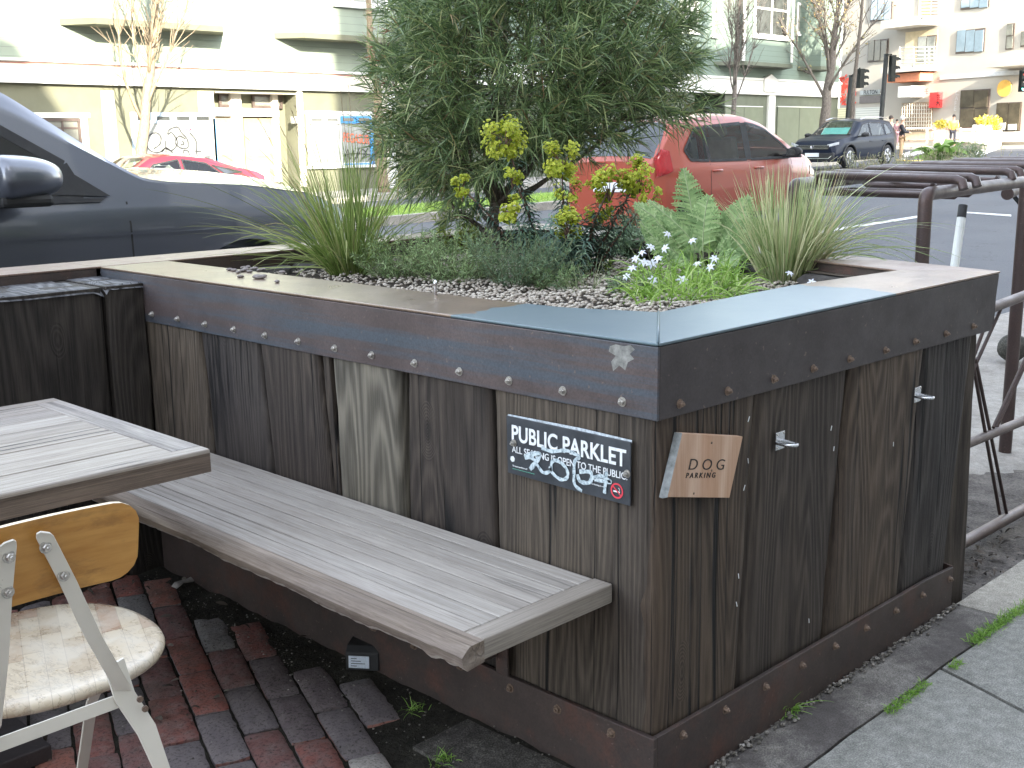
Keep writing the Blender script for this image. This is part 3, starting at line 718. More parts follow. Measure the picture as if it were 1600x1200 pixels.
# ================================================================= BENCH
bench = thing('bench', 'silver grey slatted bench fixed along the planter', 'bench')
ZB = .474; n_s = 8; x0, x1 = -.402, -.010
for i in range(n_s):
    a = x0 + (x1-x0)*i/n_s; c = x0 + (x1-x0)*(i+1)/n_s
    b = MB(); b.box((a+.0016, .163, ZB-.040-rnd.uniform(0, .002)), (c-.0016, 2.105, ZB-rnd.uniform(.0, .0022))); b.build('slat', W_BENCH, bench, bevel=.0025)
b = MB(); b.box((-.402, .108, ZB-.045), (-.008, .161, ZB-.0003)); b.build('end_board', W_BENCHX, bench, bevel=.004, seg=3)
b = MB(); n = 150; vs = []
for i in range(n+1):
    y = .104 + 2.0*i/n; k = mnoise.noise(Vector((y*3, 0, 0))); k2 = mnoise.noise(Vector((y*26, 3, 0))); k3 = mnoise.noise(Vector((y*80, 3, 0)))
    e = math.exp(-((y-.16)/.07)**2)
    xo = -.452 - .012*(1 - min(1, (y-.1)/1.4)) + .004*k + .002*k2; zb = ZB-.047 - .010*e + .006*k + .005*k2*(1+2*e) + .002*k3
    prof = [(-.4035, ZB-.046), (-.4035, ZB-.0004), (xo+.022, ZB-.0004-.003*e), (xo+.010+.002*k3, ZB-.007-.006*e), (xo+.002*k2, ZB-.020), (xo+.003+.002*k3, zb+.010), (xo+.013, zb)]
    vs += [(p[0], y, p[1]) for p in prof]
m_ = 7; b.add(vs, [(i*m_+j, i*m_+(j+1) % m_, (i+1)*m_+(j+1) % m_, (i+1)*m_+j) for i in range(n) for j in range(m_)] + [tuple(range(m_))[::-1], tuple(n*m_+j for j in range(m_))])
fbd = b.build('front_board', W_BENCH, bench, smooth='auto', ang=38); fbd.data.materials.append(W_EDGE)
for p_ in fbd.data.polygons: p_.material_index = 0 if p_.normal.z > .55 else 1
b = MB(); b.box((-.40, .17, ZB-.046), (-.012, 2.1, ZB-.0425)); b.build('gap_shade_sheet', DARK, bench)  # dark sheet added below the slats so their seams read as shade
for y in (.44, 1.15, 1.85):
    b = MB(); b.box((-.36, y-.02, ZB-.075), (-.022, y+.02, ZB-.049)); b.box((-.028, y-.02, .155), (-.021, y+.02, ZB-.075)); b.box((-.10, y+.012, .20), (-.03, y+.018, ZB-.076)); b.build('bracket', S_RUST, bench, bevel=.002)
b = MB(); b.ball(ony(797, 1038, .40) + Vector((0, 0, 0)), .016, 2, .15, (1, 1, .8)); 

# ================================================================= TABLE
table = thing('table', 'weathered grey slatted wooden table next to the bench', 'table')
ZTb = .72; xr = -.474; y0, y1 = .962, 1.812
b = MB(); b.box((xr-.072, y0+.045, ZTb-.054), (xr, y1-.045, ZTb)); b.build('end_board', wood('table_end', (.18, .155, .135), (.44, .40, .36), 'Y', rings=10, crack=.4, knots=.1, bumps=.4, rough=.5, ringw=.15), table, bevel=.003)
b = MB()
for (a, c) in ((y0, y0+.046), (y1-.046, y1)):
    b = MB(); nn_ = 40; vs = []
    b.box((-1.75, a, ZTb-.056), (xr+.001, c, ZTb+.0005)); b.build('border_board', W_TABX, table, bevel=.006, seg=3)
b = MB(); nsl = 8; w_ = (y1-y0-.092)/nsl
for i in range(nsl):
    b = MB(); a = y0+.046 + w_*i; zz = ZTb - rnd.uniform(.0005, .002)
    b.box((-1.70, a+.0015, ZTb-.04), (xr-.0735, a+w_-.0015, zz)); b.build('slat', W_TABX, table, bevel=.002)
b = MB(); b.box((-1.70, y0-.0015, ZTb-.056), (xr-.002, y0-.0005, ZTb-.010)); b.build('edge_face', W_TABE, table)
b = MB(); b.box((-1.14, 1.36, .04), (-1.06, 1.42, .66)); b.box((-1.35, 1.13, 0.0), (-.85, 1.65, .04)); b.build('pedestal', S_SIDE2, table, bevel=.004)

# ================================================================= CHAIR
CREAM = Mat('chipped_cream_paint', .42, .5); v = CREAM.mapping()
cc_ = CREAM.ramp(CREAM.noise(v, 3, 4, .6), [(.3, (.54, .51, .45)), (.7, (.64, .61, .54))])
ch = CREAM.ramp(CREAM.noise(v, 34, 5, .7), [(.70, 0.0), (.715, 1.0)]); CREAM.color(CREAM.mix(ch, cc_, (.035, .022, .018)))
CREAM.bump(CREAM.math('SUBTRACT', 1.0, ch), .4, .001); CREAM = CREAM.m
PLY = Mat('varnished_ply', .33, .5); v = PLY.mapping(scale=(1.2, 3, 9))
g_ = PLY.noise(v, 6, 5, .6); c_ = PLY.ramp(g_, [(.3, (.40, .185, .040)), (.7, (.56, .30, .080))])
sc_m = PLY.ramp(PLY.noise(PLY.mapping(scale=(2, 2, 5)), 4, 5, .7), [(.56, 0.0), (.72, .55)]); PLY.color(PLY.mix(sc_m, c_, (.15, .075, .03))); PLY.bump(g_, .08, .002); PLY = PLY.m
PLYE = simple('ply_edge', (.62, .52, .38), .5, .2, 60)
def seat_mat():
    m = Mat('butcher_block_seat', .28, .5); v = m.mapping(rot=(0, 0, .35)); x, y, z = m.sep(v)
    row = m.math('FLOOR', m.math('MULTIPLY', x, 26)); yo = m.math('ADD', m.math('MULTIPLY', y, 5.5), m.math('MULTIPLY', m.math('SINE', m.math('MULTIPLY', row, 12.9)), 3.1))
    cell = m.math('FLOOR', yo); t = m.n('ShaderNodeTexWhiteNoise'); m.l(m.comb(row, cell, 0.0), t.inputs[0])
    col = m.ramp(t.outputs['Value'], [(0, (.42, .345, .25)), (.5, (.53, .455, .34)), (.84, (.47, .395, .29)), (.9, (.34, .22, .15)), (1, (.38, .26, .18))])
    fx = m.math('FRACT', m.math('MULTIPLY', x, 26)); fy = m.math('FRACT', yo)
    ln = m.math('MAXIMUM', m.math('LESS_THAN', fx, .035), m.math('LESS_THAN', fy, .012)); col = m.mix(m.math('MULTIPLY', ln, .55), col, (.16, .11, .08))
    cr = m.math('ABSOLUTE', m.math('SUBTRACT', m.noise(m.mapping(scale=(1, .35, 1), rot=(0, 0, .35)), 26, 6, .7), .5))
    col = m.mix(m.ramp(cr, [(.004, .55), (.02, 0.0)]), col, (.20, .16, .12)); worn = m.noise(v, 9, 5, .7)
    col = m.mix(m.ramp(worn, [(.45, 0.0), (.62, .55)]), col, (.56, .52, .44)); m.color(col)
    m.roughness(m.ramp(worn, [(.35, .18), (.7, .5)])); m.bump(cr, .15, .002); return m.m
SEATM = seat_mat()
chair = thing('chair', 'wooden chair with orange plywood back and chipped cream metal frame', 'chair')
# seat
b = MB(); n = 64; cx, cy, zs = -1.005, .765, .448
def seat_ring(f, z):
    o = []
    for k in range(n):
        a = 2*math.pi*k/n; e = 2.35; ca, sa = math.cos(a), math.sin(a)
        r = (abs(ca)**e + abs(sa)**e)**(-1/e); o.append((cx + .238*r*ca*f, cy + .235*r*sa*f, z))
    return o
rings = [seat_ring(.05, zs-.006), seat_ring(.45, zs-.007), seat_ring(.75, zs-.002), seat_ring(.93, zs+.001), seat_ring(.985, zs-.003), seat_ring(1.0, zs-.012), seat_ring(.985, zs-.022), seat_ring(.93, zs-.026), seat_ring(.05, zs-.026)]
vs = [p for r in rings for p in r]; fs = [(i*n+k, i*n+(k+1) % n, (i+1)*n+(k+1) % n, (i+1)*n+k)[::-1] for i in range(len(rings)-1) for k in range(n)] + [tuple(range(n))[::1], tuple((len(rings)-1)*n+k for k in range(n))[::-1]]
b.add(vs, fs); b.build('seat', SEATM, chair, smooth=True)
# backrest: curved ply, rounded corners
def back_pt(s, t, off):   # s across -1..1, t up 0..1
    x = -1.12 + .185*s; y = .452 - .035*(t-.5)*1.0 - .022*s*s*1.0 + off; z = .668 + .152*t + .02*0
    return (x, y, z)
b = MB(); ns, ntt = 28, 12; F1 = []; 
def inset(t):  # half-width factor for rounded corners
    hh = .152; r = .045
    d = min(t*hh, (1-t)*hh)
    return 1 - (0 if d >= r else (r - math.sqrt(max(0, r*r-(r-d)**2)))/.185)
for off in (0.0, .012):
    for j in range(ntt+1):
        t = (1-math.cos(math.pi*j/ntt))/2
        for i in range(ns+1): b.v.append(back_pt((2*i/ns-1)*inset(t), t, off))
K = (ns+1)*(ntt+1)
for j in range(ntt):
    for i in range(ns):
        q = (j*(ns+1)+i, j*(ns+1)+i+1, (j+1)*(ns+1)+i+1, (j+1)*(ns+1)+i); b.f.append(q); b.f.append(tuple(K+a for a in q[::-1]))
br = b.build('backrest', PLY, chair, smooth='auto', ang=50)
per = list(range(ns+1)) + [j*(ns+1)+ns for j in range(1, ntt+1)] + [ntt*(ns+1)+i for i in range(ns-1, -1, -1)] + [j*(ns+1) for j in range(ntt-1, 0, -1)]
e = MB(); nper = len(per); e.v = [b.v[i] for i in per] + [b.v[K+i] for i in per]; e.f = [(i, nper+i, nper+(i+1) % nper, (i+1) % nper) for i in range(nper)]; e.build('ply_edge', PLYE, br, smooth=True)
def flatbar(name, pts, wv, th, mat, par, rounded=True):
    b = MB(); pts = [Vector(p) for p in pts]; wv = [Vector(q) for q in wv]; n_ = []
    for i in range(len(pts)):
        t = pts[min(i+1, len(pts)-1)] - pts[max(0, i-1)]; n_.append(t.cross(wv[i]).normalized()*th/2)
    vs = []
    for p, q, m in zip(pts, wv, n_): vs += [p-q-m, p+q-m, p+q+m, p-q+m]
    k = len(pts); fs = [(i*4+j, i*4+(j+1) % 4, (i+1)*4+(j+1) % 4, (i+1)*4+j) for i in range(k-1) for j in range(4)] + [(3, 2, 1, 0), tuple((k-1)*4+j for j in range(4))]
    b.add(vs, fs); return b.build(name, mat, par, bevel=.0008, smooth='auto', ang=40)
YB = .452
def strap(xt, xb, sgn):
    w = Vector((.0165, 0, .0165*(xt-xb)/.34*1.0)); top = []
    pts = [(xt-.001*sgn, YB-.036, .8005), (xt, YB-.032, .795), (xt+.002*sgn, YB-.030, .785), (xt + (xb-xt)*.28, YB-.014, .70), (xt+(xb-xt)*.6, YB+.0, .58), (xb, YB+.022, .462), (xb+.006*sgn, YB+.028, .445)]
    wv = [w*.45, w*.85, w, w, w, w*1.05, w*.95]
    return flatbar('strap', pts, wv, .004, CREAM, chair)
s1 = strap(-1.103, -.972, 1); s2 = strap(-1.165, -1.205, -1)
def cbolt(c, ax, r=.0085): bolt(c, ax, BOLT, r, 'bolt', chair)
AX = Vector((0, -1, .08)).normalized()
for (px, py, Y) in ((71, 855, YB-.030), (99, 899, YB-.018), (14, 870, YB-.030), (12, 925, YB-.018)): cbolt(ony(px, py, Y), AX, .0075)
flatbar('leg', [(-.975, YB+.034, .50), (-.962, YB+.030, .43), (-.935, YB+.01, .36), (-.915, YB-.01, .26), (-.86, YB-.055, 0)], [Vector((.019, 0, .004))]*2 + [Vector((.018, 0, .004)), Vector((.013, 0, .003)), Vector((.011, 0, .003))], .006, CREAM, chair)
flatbar('leg', [(-1.208, YB+.034, .50), (-1.215, YB+.030, .43), (-1.225, YB+.01, .36), (-1.235, YB-.01, .26), (-1.27, YB-.055, 0)], [Vector((.019, 0, -.002))]*2 + [Vector((.018, 0, -.002)), Vector((.013, 0, -.002)), Vector((.011, 0, -.002))], .006, CREAM, chair)
for x in (-.86, -1.16):
    flatbar('leg', [(x, .72, .42), (x+.0, .86, .25), (x+.0, .97, 0)], [Vector((.013, 0, 0))]*3, .006, CREAM, chair)
for (px, py) in ((218, 1092), (226, 1107)):
    b = MB(); c = ony(px, py, YB+.008); b.lathe([(.0062, 0), (.0062, .004)], c, 12, (0, -1, 0)); b.build('hole', BOLTR, chair)
flatbar('cross_bar', [(-.958, YB+.034, .424), (-1.215, YB+.034, .424)], [Vector((0, .002, .0125))]*2, .004, CREAM, chair)
flatbar('cross_bar', [(-.90, YB-.018, .19), (-1.245, YB-.018, .19)], [Vector((0, .002, .0125))]*2, .004, CREAM, chair)

# ================================================================= SMALL THINGS ON THE FLOOR
bx = thing('bait_box', 'small black box with a white label on the bricks under the bench', 'box')
c = onz(566, 1048, .0)
f_ = Vector((-.80, -.60, 0)).normalized(); r_ = Vector((.60, -.80, 0))
prof = [(0, 0), (.004, .050), (.022, .066), (.085, .066), (.10, .04), (.10, 0)]
b = MB(); b.prism([c - r_*.047 - f_*a_ + Vector((0, 0, h)) for a_, h in prof], r_*.094); b.build('box_body', BLACK, bx, bevel=.003)
ctr = c - r_*.008 + Vector((0, 0, .026)) + f_*.0015; up_ = Vector((0, 0, 1)) - f_*.08
q = [ctr + r_*(s_*.029) + up_*h for s_, h in ((-1, .017), (1, .017), (1, -.017), (-1, -.017))]
b = MB(); b.prism(q, f_*.001); lb = b.build('label_sticker', simple('sticker', (.50, .55, .62), .6, .15, 200), bx)
b = MB()
for k in range(4): b.obox(ctr - r_*.022 + f_*.0012 + up_*(.009-.007*k), r_*(.016+.012*((k*7) % 3)), f_*.0004, up_*.0018)
b.build('printed_lines', INK, lb)
b = MB(); p0 = onz(272, 920, .004); p1 = onz(320, 893, .004); d = p1-p0; n_ = Vector((-d.y, d.x, 0)).normalized()
pts = [p0 + d*t + Vector((0, 0, .004+.006*math.sin(t*9))) for t in np.linspace(0, 1, 9)]
b.strip(pts, [n_*(.010+.004*math.sin(i*2.1)) + Vector((0, 0, .003)) for i in range(9)]); o = b.build('paper_scrap', simple('dirty_paper', (.34, .32, .30), .8, .3, 60), smooth=True); sm = o.modifiers.new('s', 'SOLIDIFY'); sm.thickness = .0015
tag(o, 'crumpled strip of pale paper lying on the bricks under the bench', 'litter')
b = MB()
for i in range(700):
    if rnd.random() < .6: x = rnd.uniform(-.26, -.02); y = rnd.uniform(.1, 2.1)
    else: x = rnd.uniform(-1.3, -.05); y = rnd.uniform(.4, 2.1)
    b.ball((x, y, rnd.uniform(-.004, .003)), rnd.uniform(.001, .0034), 1, .2, (1.2, 1, .7))
for i in range(420):
    x = rnd.uniform(0, 1.5); y = -.018 - abs(rnd.gauss(0, .014)); b.ball((x, y, .003), rnd.uniform(.0018, .0065), 1, .2, (1.2, 1, .7))
for i in range(260): b.ball((rnd.uniform(1.4, 3), rnd.uniform(0, .7), -.118), rnd.uniform(.002, .007), 1, .2, (1.2, 1, .6))
g = b.build('grit', GRAVD, smooth=True); tag(g, 'loose grit and tiny stones along the foot of the planter', 'grit'); g['kind'] = 'stuff'
LEAFD = Mat('dead_leaf', .85, .2); gg = LEAFD.n('ShaderNodeNewGeometry')
LEAFD.color(LEAFD.ramp(gg.outputs['Random Per Island'], [(0, (.03, .025, .022)), (.4, (.07, .055, .045)), (.75, (.12, .10, .085)), (1, (.22, .20, .17))])); LEAFD = LEAFD.m
b = MB()
def leaf(b, c, L, W, d, up, curl=.2):
    d = Vector(d).normalized(); up = Vector(up).normalized(); s = d.cross(up).normalized(); n = 5; pts = []; wv = []
    for i in range(n+1):
        t = i/n; pts.append(Vector(c) + d*L*t + up*(curl*L*math.sin(t*3.1))); wv.append(s*W*.5*max(.05, math.sin(math.pi*(t*.9+.05))) + up*curl*W*.2)
    b.strip(pts, wv)
for i in range(300):
    x = rnd.uniform(1.5, 2.6); y = rnd.uniform(.0, .42); a = rnd.uniform(0, 6.3)
    if i > 230: x = rnd.uniform(-1.0, -.05); y = rnd.uniform(1.1, 2.05)
    z = (road_z(x, y)+.022 if x > 0 else .002) + rnd.uniform(0, .008)
    leaf(b, (x, y, z), rnd.uniform(.015, .05), rnd.uniform(.006, .018), (math.cos(a), math.sin(a), rnd.uniform(-.1, .3)), (rnd.uniform(-.4, .4), rnd.uniform(-.4, .4), 1), rnd.uniform(.05, .35))
g = b.build('leaf_litter', LEAFD, smooth=True); tag(g, 'drift of dark dead leaves behind the granite kerb', 'leaves'); g['kind'] = 'stuff'
# ================================================================= ACROSS THE STREET
YF = 25.0
def fx(px, py, Y=YF): return ony(px, py, Y)
def siding(name, c, line=.45, pitch=5.2):
    m = Mat(name, .75, .3); v = m.mapping(); x, y, z = m.sep(v)
    f = m.math('FRACT', m.math('MULTIPLY', z, pitch)); ln = m.math('LESS_THAN', f, .07)  # shadow gap between boards, painted as a dark line in the colour
    col = m.ramp(m.noise(v, 1.2, 5, .6), [(.3, tuple(a*.9 for a in c)), (.7, c)])
    col = m.mix(m.math('MULTIPLY', ln, line), col, tuple(a*.35 for a in c)); m.color(col); m.bump(f, .35, .02); return m.m
OLIVE = simple('olive_stucco', (.12, .12, .078), .85, .08, 1.5, bump=.2)
SAGE = siding('sage_siding', (.22, .255, .20))
GREENS = siding('green_siding', (.135, .175, .145), .5)
TRIM = simple('cream_trim', (.52, .48, .40), .7, .06, 1.5)
TRIMW = simple('white_trim', (.55, .55, .51), .7, .05, 1.5)
OLG = simple('garage_olive', (.085, .096, .068), .8, .08, 1.2)
OLP = simple('garage_panel', (.115, .130, .088), .8, .06, 1.0)
BRN = simple('dark_window_frame', (.07, .05, .04), .6, .2)
BLUEF = simple('blue_frame', (.05, .25, .52), .5, .15, 3)
WOODD = simple('tan_door', (.24, .18, .11), .6, .1, 3)
REDL = simple('rust_line', (.35, .14, .10), .8, .2)
def glass(name, c, rough=.08, spec=.8, var=.5, scale=2.0):
    m = Mat(name, rough, spec); v = m.mapping(); m.color(m.ramp(m.noise(v, scale, 4, .6), [(.35, tuple(a*(1-var) for a in c)), (.65, c)])); return m.m
GL = glass('window_glass', (.06, .065, .06)); GLC = glass('curtained_glass', (.20, .20, .17), .15); GLW = glass('papered_glass', (.26, .27, .25), .25, .5, .35, 3)
GLD = glass('dark_glass', (.03, .035, .04), .05, 1.0)
def fb(par, name, px0, py0, px1, py1, mat, out_=.03, back=.0, Y=YF, sub=None):
    ym = (py0+py1)/2; a = fx(px0, ym, Y); c = fx(px1, ym, Y); pm = (px0+px1)/2; t = fx(pm, py0, Y); u = fx(pm, py1, Y)
    b = MB(); b.box((a.x, Y-out_, u.z), (c.x, Y+back, t.z)); return b.build(name, mat, par)
def win(par, px0, py0, px1, py1, fm, gm, nx=1, ny=1, Y=YF, fw=.07, sill=True, ysp=None):
    pm = (px0+px1)/2; ym = (py0+py1)/2; x0 = fx(px0, ym, Y).x; x1 = fx(px1, ym, Y).x; z1 = fx(pm, py0, Y).z; z0 = fx(pm, py1, Y).z
    b = MB(); o = .05
    b.box((x0, Y-o, z0), (x0+fw, Y+.0, z1)); b.box((x1-fw, Y-o, z0), (x1, Y+.0, z1)); b.box((x0+fw, Y-o, z1-fw), (x1-fw, Y, z1)); b.box((x0+fw, Y-o, z0), (x1-fw, Y, z0+fw))
    for i in range(1, nx): xx = x0+(x1-x0)*i/nx; b.box((xx-fw*.35, Y-o+.008, z0+fw), (xx+fw*.35, Y, z1-fw))
    for j in range(1, ny):
        zz = z0+(z1-z0)*(ysp if ysp and ny == 2 else j/ny); b.box((x0+fw, Y-o+.014, zz-fw*.35), (x1-fw, Y, zz+fw*.35))
    w_ = b.build('window', fm, par)
    b = MB(); b.box((x0+fw*.5, Y-.02, z0+fw*.5), (x1-fw*.5, Y-.012, z1-fw*.5)); b.build('pane', gm, w_)
    if sill: b = MB(); b.box((x0-.05, Y-.10, z0-.08), (x1+.05, Y-.001, z0-.002)); b.build('sill', TRIMW, w_)
    return w_, x0, x1, z0, z1
XM = fx(640, 200).x; XE = fx(1308, 200).x
zband0 = fx(400, 136.5).z; zband1 = fx(400, 110.5).z
A = thing('shop_building', 'sunlit cream and olive shop building with graffiti on its shopfront windows', 'building', (0, 0, 0))
b = MB(); 
# the ground-floor wall is built round the door recess
rx0 = fx(337, 200).x; rx1 = fx(465, 200).x; rz = fx(400, 145).z
b.box((-16, YF, -.4), (rx0, YF+9, zband0)); b.box((rx1, YF, -.4), (XM, YF+9, zband0)); b.box((rx0, YF+.55, -.4), (rx1, YF+9, zband0)); b.box((rx0, YF+.001, rz), (rx1, YF+.55, zband0)); b.build('wall', OLIVE, A)
b = MB(); b.box((-16, YF+.0, zband0), (XM, YF+9, 13)); b.build('upper_wall', SAGE, A)
b = MB(); b.box((-16, YF-.10, zband0), (XM, YF-.001, zband1)); b.build('cornice', TRIM, A)
b = MB(); b.box((-16, YF-.16, zband1), (XM, YF-.001, zband1+.06)); b.box((-16, YF-.14, zband0-.05), (XM, YF-.001, zband0-.002)); b.build('cornice_moulding', TRIMW, A)
b = MB(); b.box((-16, YF-.105, zband1-.05), (XM, YF-.1005, zband1-.025)); b.build('painted_line', REDL, A)
# recess
fb(A, 'soffit', 337, 145, 465, 146, TRIM, -.0, .54); 
for (p0, p1) in ((337, 341), (376, 392), (441, 449)): fb(A, 'post', p0, 145, p1, 285, TRIM, -.35, .55)
fb(A, 'transom_rail', 341, 168.5, 447, 181, TRIMW, -.33, .56)
for (p0, q0, p1, q1) in ((341, 146, 375, 168), (393, 147, 440, 169.5)): win(A, p0, q0, p1, q1, BRN, GLC, 1, 1, YF+.50, .07, False)
for (p0, q0, p1, q1, hasg) in ((349, 183, 378, 285, 1), (398, 184, 441, 292, 1)):
    d = fb(A, 'door', p0, q0, p1, q1, WOODD, -.44, .56)
    fb(d, 'glazing', p0+6, q0+9, p1-6, q0+60, GLW, -.425, .45, YF)
    fb(d, 'panel', p0+6, q0+68, p1-6, q1-8, TRIM, -.425, .45, YF)
    b = MB(); b.ball(fx(p1-4, q0+60, YF+.40), .04, 1); b.build('handle', BRN, d)
fb(A, 'pilaster', 311+2, 143, 322+14, 292, TRIM, .06); fb(A, 'pilaster', 466, 143, 474, 292, TRIM, .06)
fb(A, 'pilaster', 163, 142, 181, 292, TRIM, .09); fb(A, 'pilaster', 590, 141, 604, 292, TRIM, .09); fb(A, 'pilaster', 604.5, 141, 618, 292, TRIMW, .05)
# window with curtains, far left
fb(A, 'window_trim', 40, 176, 139, 184, TRIMW, .05); fb(A, 'window_trim', 128.5, 184.3, 139, 285, TRIMW, .05); fb(A, 'window_trim', 36, 184.3, 43, 285, TRIMW, .05)
win(A, 43, 185, 128, 285, BRN, GLC, 3, 2, YF-.012, .06, False, .85)
# graffiti window 1
GRF = simple('graffiti_black', (.035, .035, .035), .6, .2); GRR = simple('graffiti_red', (.62, .12, .05), .6, .2); GRP = simple('graffiti_pink', (.75, .25, .35), .6, .2)
w1, *_ = win(A, 207, 176, 332, 288, simple('blue_grey_frame', (.30, .38, .46), .5, .2), GLW, 1, 1, YF, .06, False)
for i in range(4):
    p0 = 209+i*30.6; fb(w1, 'toplight_frame', p0, 178, p0+29, 193, TRIMW if i > 1 else simple('toplight_grey', (.30, .36, .40), .5), .055); fb(w1, 'toplight', p0+4, 182, p0+24, 188, GL, .062)
fb(w1, 'blue_rail', 300, 246, 333, 249, BLUEF, .06); fb(w1, 'blue_rail', 333, 185, 337, 262, BLUEF, .06)
def scribble(par, paths, mat, w, Y=YF-.03):
    for p in paths:
        b = MB(); ribbon(b, [fx(x, y, Y) for x, y in p], w, (0, -1, 0)); b.build('graffiti', mat, par)
c6 = lambda x, y: (x/4, 100+y/4)
scribble(w1, [[c6(*p) for p in pl] for pl in [
    [(960, 530), (1000, 500), (1005, 455), (975, 430), (930, 450), (915, 500), (945, 545), (1000, 550), (1035, 520)],
    [(1035, 480), (1038, 555)], [(1010, 550), (1040, 525), (1080, 555)], [(1035, 525), (1075, 540), (1110, 490), (1075, 430), (1050, 440), (1060, 410), (1110, 395), (1135, 430), (1170, 470), (1175, 520), (1130, 525), (1095, 490), (1120, 450), (1160, 470)],
    [(1140, 480), (1150, 500), (1130, 505)], [(1150, 560), (1150, 540), (1180, 550), (1185, 620)], [(1185, 430), (1225, 480), (1230, 560), (1250, 620)], [(1220, 545), (1270, 545), (1310, 520), (1295, 480)]]], GRF, .035)
scribble(w1, [[c6(*p) for p in pl] for pl in [[(1160, 400), (1180, 420), (1200, 400), (1215, 415)], [(1165, 412), (1210, 408)]]], GRP, .05)
# graffiti window 2
fb(A, 'window_trim', 476, 174, 586, 179, TRIMW, .04)
w2, *_ = win(A, 480, 180, 581, 258, TRIMW, GLW, 2, 1, YF-.004, .06, True)
for i, mt in enumerate((TRIMW, TRIMW, BLUEF, BLUEF)):
    p0 = 481+i*24.6; fb(w2, 'toplight_frame', p0, 181.5, p0+23.5, 193, mt, .062); fb(w2, 'toplight', p0+3.5, 184.5, p0+20, 189.5, GL, .068)
fb(w2, 'blue_frame', 577.5, 193.5, 582, 260, BLUEF, .064); fb(w2, 'blue_frame', 536, 255, 577, 259, BLUEF, .064)
c7 = lambda x, y: (300+x/4, y/4)
text('graffiti', 'PEGASUR', .36, fx(536, 221, YF-.035), (1, 0, -.10), (.05, 0, 1), GRR, w2, sx=.62, bold=.002)
scribble(w2, [[c7(*p) for p in pl] for pl in [[(950, 1000), (975, 935), (985, 1000), (1010, 940), (1015, 1000), (1045, 925), (1030, 990), (1060, 935), (1090, 960), (1060, 1000), (1100, 925)], [(945, 975), (1000, 960), (1110, 965)]]], GRF, .03, YF-.035)
fb(A, 'notice', 454, 182, 465, 193, GLC, .07)
# bays above
def bay(par, px0, px1, py0, mat, proud=.65, ztop=13, sof=None, taper=.3):
    a = fx(px0, py0, YF-proud); c = fx(px1, py0, YF-proud); z = fx((px0+px1)/2, py0, YF-proud).z
    b = MB(); b.prism([(a.x, YF-proud, z), (c.x, YF-proud, z), (c.x+.45*taper/.3, YF, z), (a.x-.45*taper/.3, YF, z)], (0, 0, ztop-z)); o = b.build('bay', mat, par)
    b = MB(); b.prism([(a.x-.03, YF-proud-.04, z-.14), (c.x+.03, YF-proud-.04, z-.14), (c.x+.5*taper/.3, YF, z-.14), (a.x-.5*taper/.3, YF, z-.14)], (0, 0, .138)); b.build('bay_base', sof or OLIVE, o)
    return o, a.x, c.x, z
bay(A, 150, 345, 34, SAGE, .75); b2, bx0, bx1, bz = bay(A, 476, 640, 56, SAGE, .65)
win(b2, 520, -60, 604, 9, TRIMW, GLC, 3, 1, YF-.655, .09, True)
for x_ in (-10, -5): win(A, 60+x_*20, -120, 110+x_*20, -20, TRIMW, GL, 2, 1, YF-.01, .08)
# ---- garage building
G = thing('garage_building', 'green sided building with white band and olive garage panels, shaded lower half', 'building')
zb0 = fx(1150, 144).z; zb1 = fx(1150, 124).z
gx0 = fx(1085, 180).x; gx1 = fx(1132, 180).x
b = MB(); b.box((XM+.02, YF, -.2), (gx0, YF+9, zb0)); b.box((gx1, YF, -.2), (XE, YF+9, zb0)); b.box((gx0, YF+2.2, -.2), (gx1, YF+9, zb0)); b.box((gx0, YF+.001, fx(1100, 146).z), (gx1, YF+2.2, zb0)); b.build('wall', OLG, G)
b = MB(); b.box((XM+.02, YF, zb0), (XE, YF+9, 14.5)); b.build('upper_wall', GREENS, G)
b = MB(); b.box((XM+.02, YF-.12, zb0), (XE, YF-.001, zb1)); b.build('cornice', TRIMW, G)
b = MB(); b.box((XM+.02, YF-.18, zb1), (XE, YF-.001, zb1+.08)); b.box((XM+.02, YF-.15, zb0-.07), (XE, YF-.001, zb0-.002)); b.build('cornice_moulding', TRIMW, G)
b = MB(); pts = [fx(x, y, YF-.2) for x, y in ((1195, 143), (1195, 123), (1205.5, 116), (1216, 125), (1216, 144))]; b.prism(pts, (0, .15, 0)); b.build('gablet', TRIMW, G)
fb(G, 'post', 1197, 145.5, 1207, 262, TRIMW, .10)
def panel(p0, q0, p1, q1):
    w_ = fb(G, 'garage_panel', p0, q0, p1, q1, OLP, .05); pm = (p0+p1)/2; fb(w_, 'panel_seam', pm-.4, q0+1, pm+.4, q1-1, OLG, .06); fb(w_, 'panel_lintel', p0, q0-1.4, p1, q0-.2, TRIMW, .075)
panel(1131, 167, 1190, 232); panel(1213, 168, 1281, 231)
fb(G, 'garage_bar', 1086, 166, 1130, 167.5, OLG, .0)
g1, a_, c_2, z_ = bay(G, 1166, 1237, 98, GREENS, .9, 14.5, OLG, .5)
win(g1, 1178, -40, 1232, 59, TRIMW, GL, 2, 2, YF-.905, .11, True, .45)
fb(g1, 'corner_board', 1161, -60, 1166, 95, TRIMW, .01, .0, YF-.9); fb(g1, 'corner_board', 1237.5, -60, 1241, 98, TRIMW, .012, .0, YF-.9)
win(G, 1113, -10, 1132, 57, TRIMW, GLC, 1, 2, YF-.01, .1, True); win(G, 1244, 5, 1265, 54, TRIMW, GLC, 1, 1, YF-.01, .1, True)
bay(G, 1282, 1306, 104, GREENS, .9, 14.5, OLG, .2)
win(G, 1060, -30, 1090, 50, TRIMW, GLC, 1, 2, YF-.01, .1)
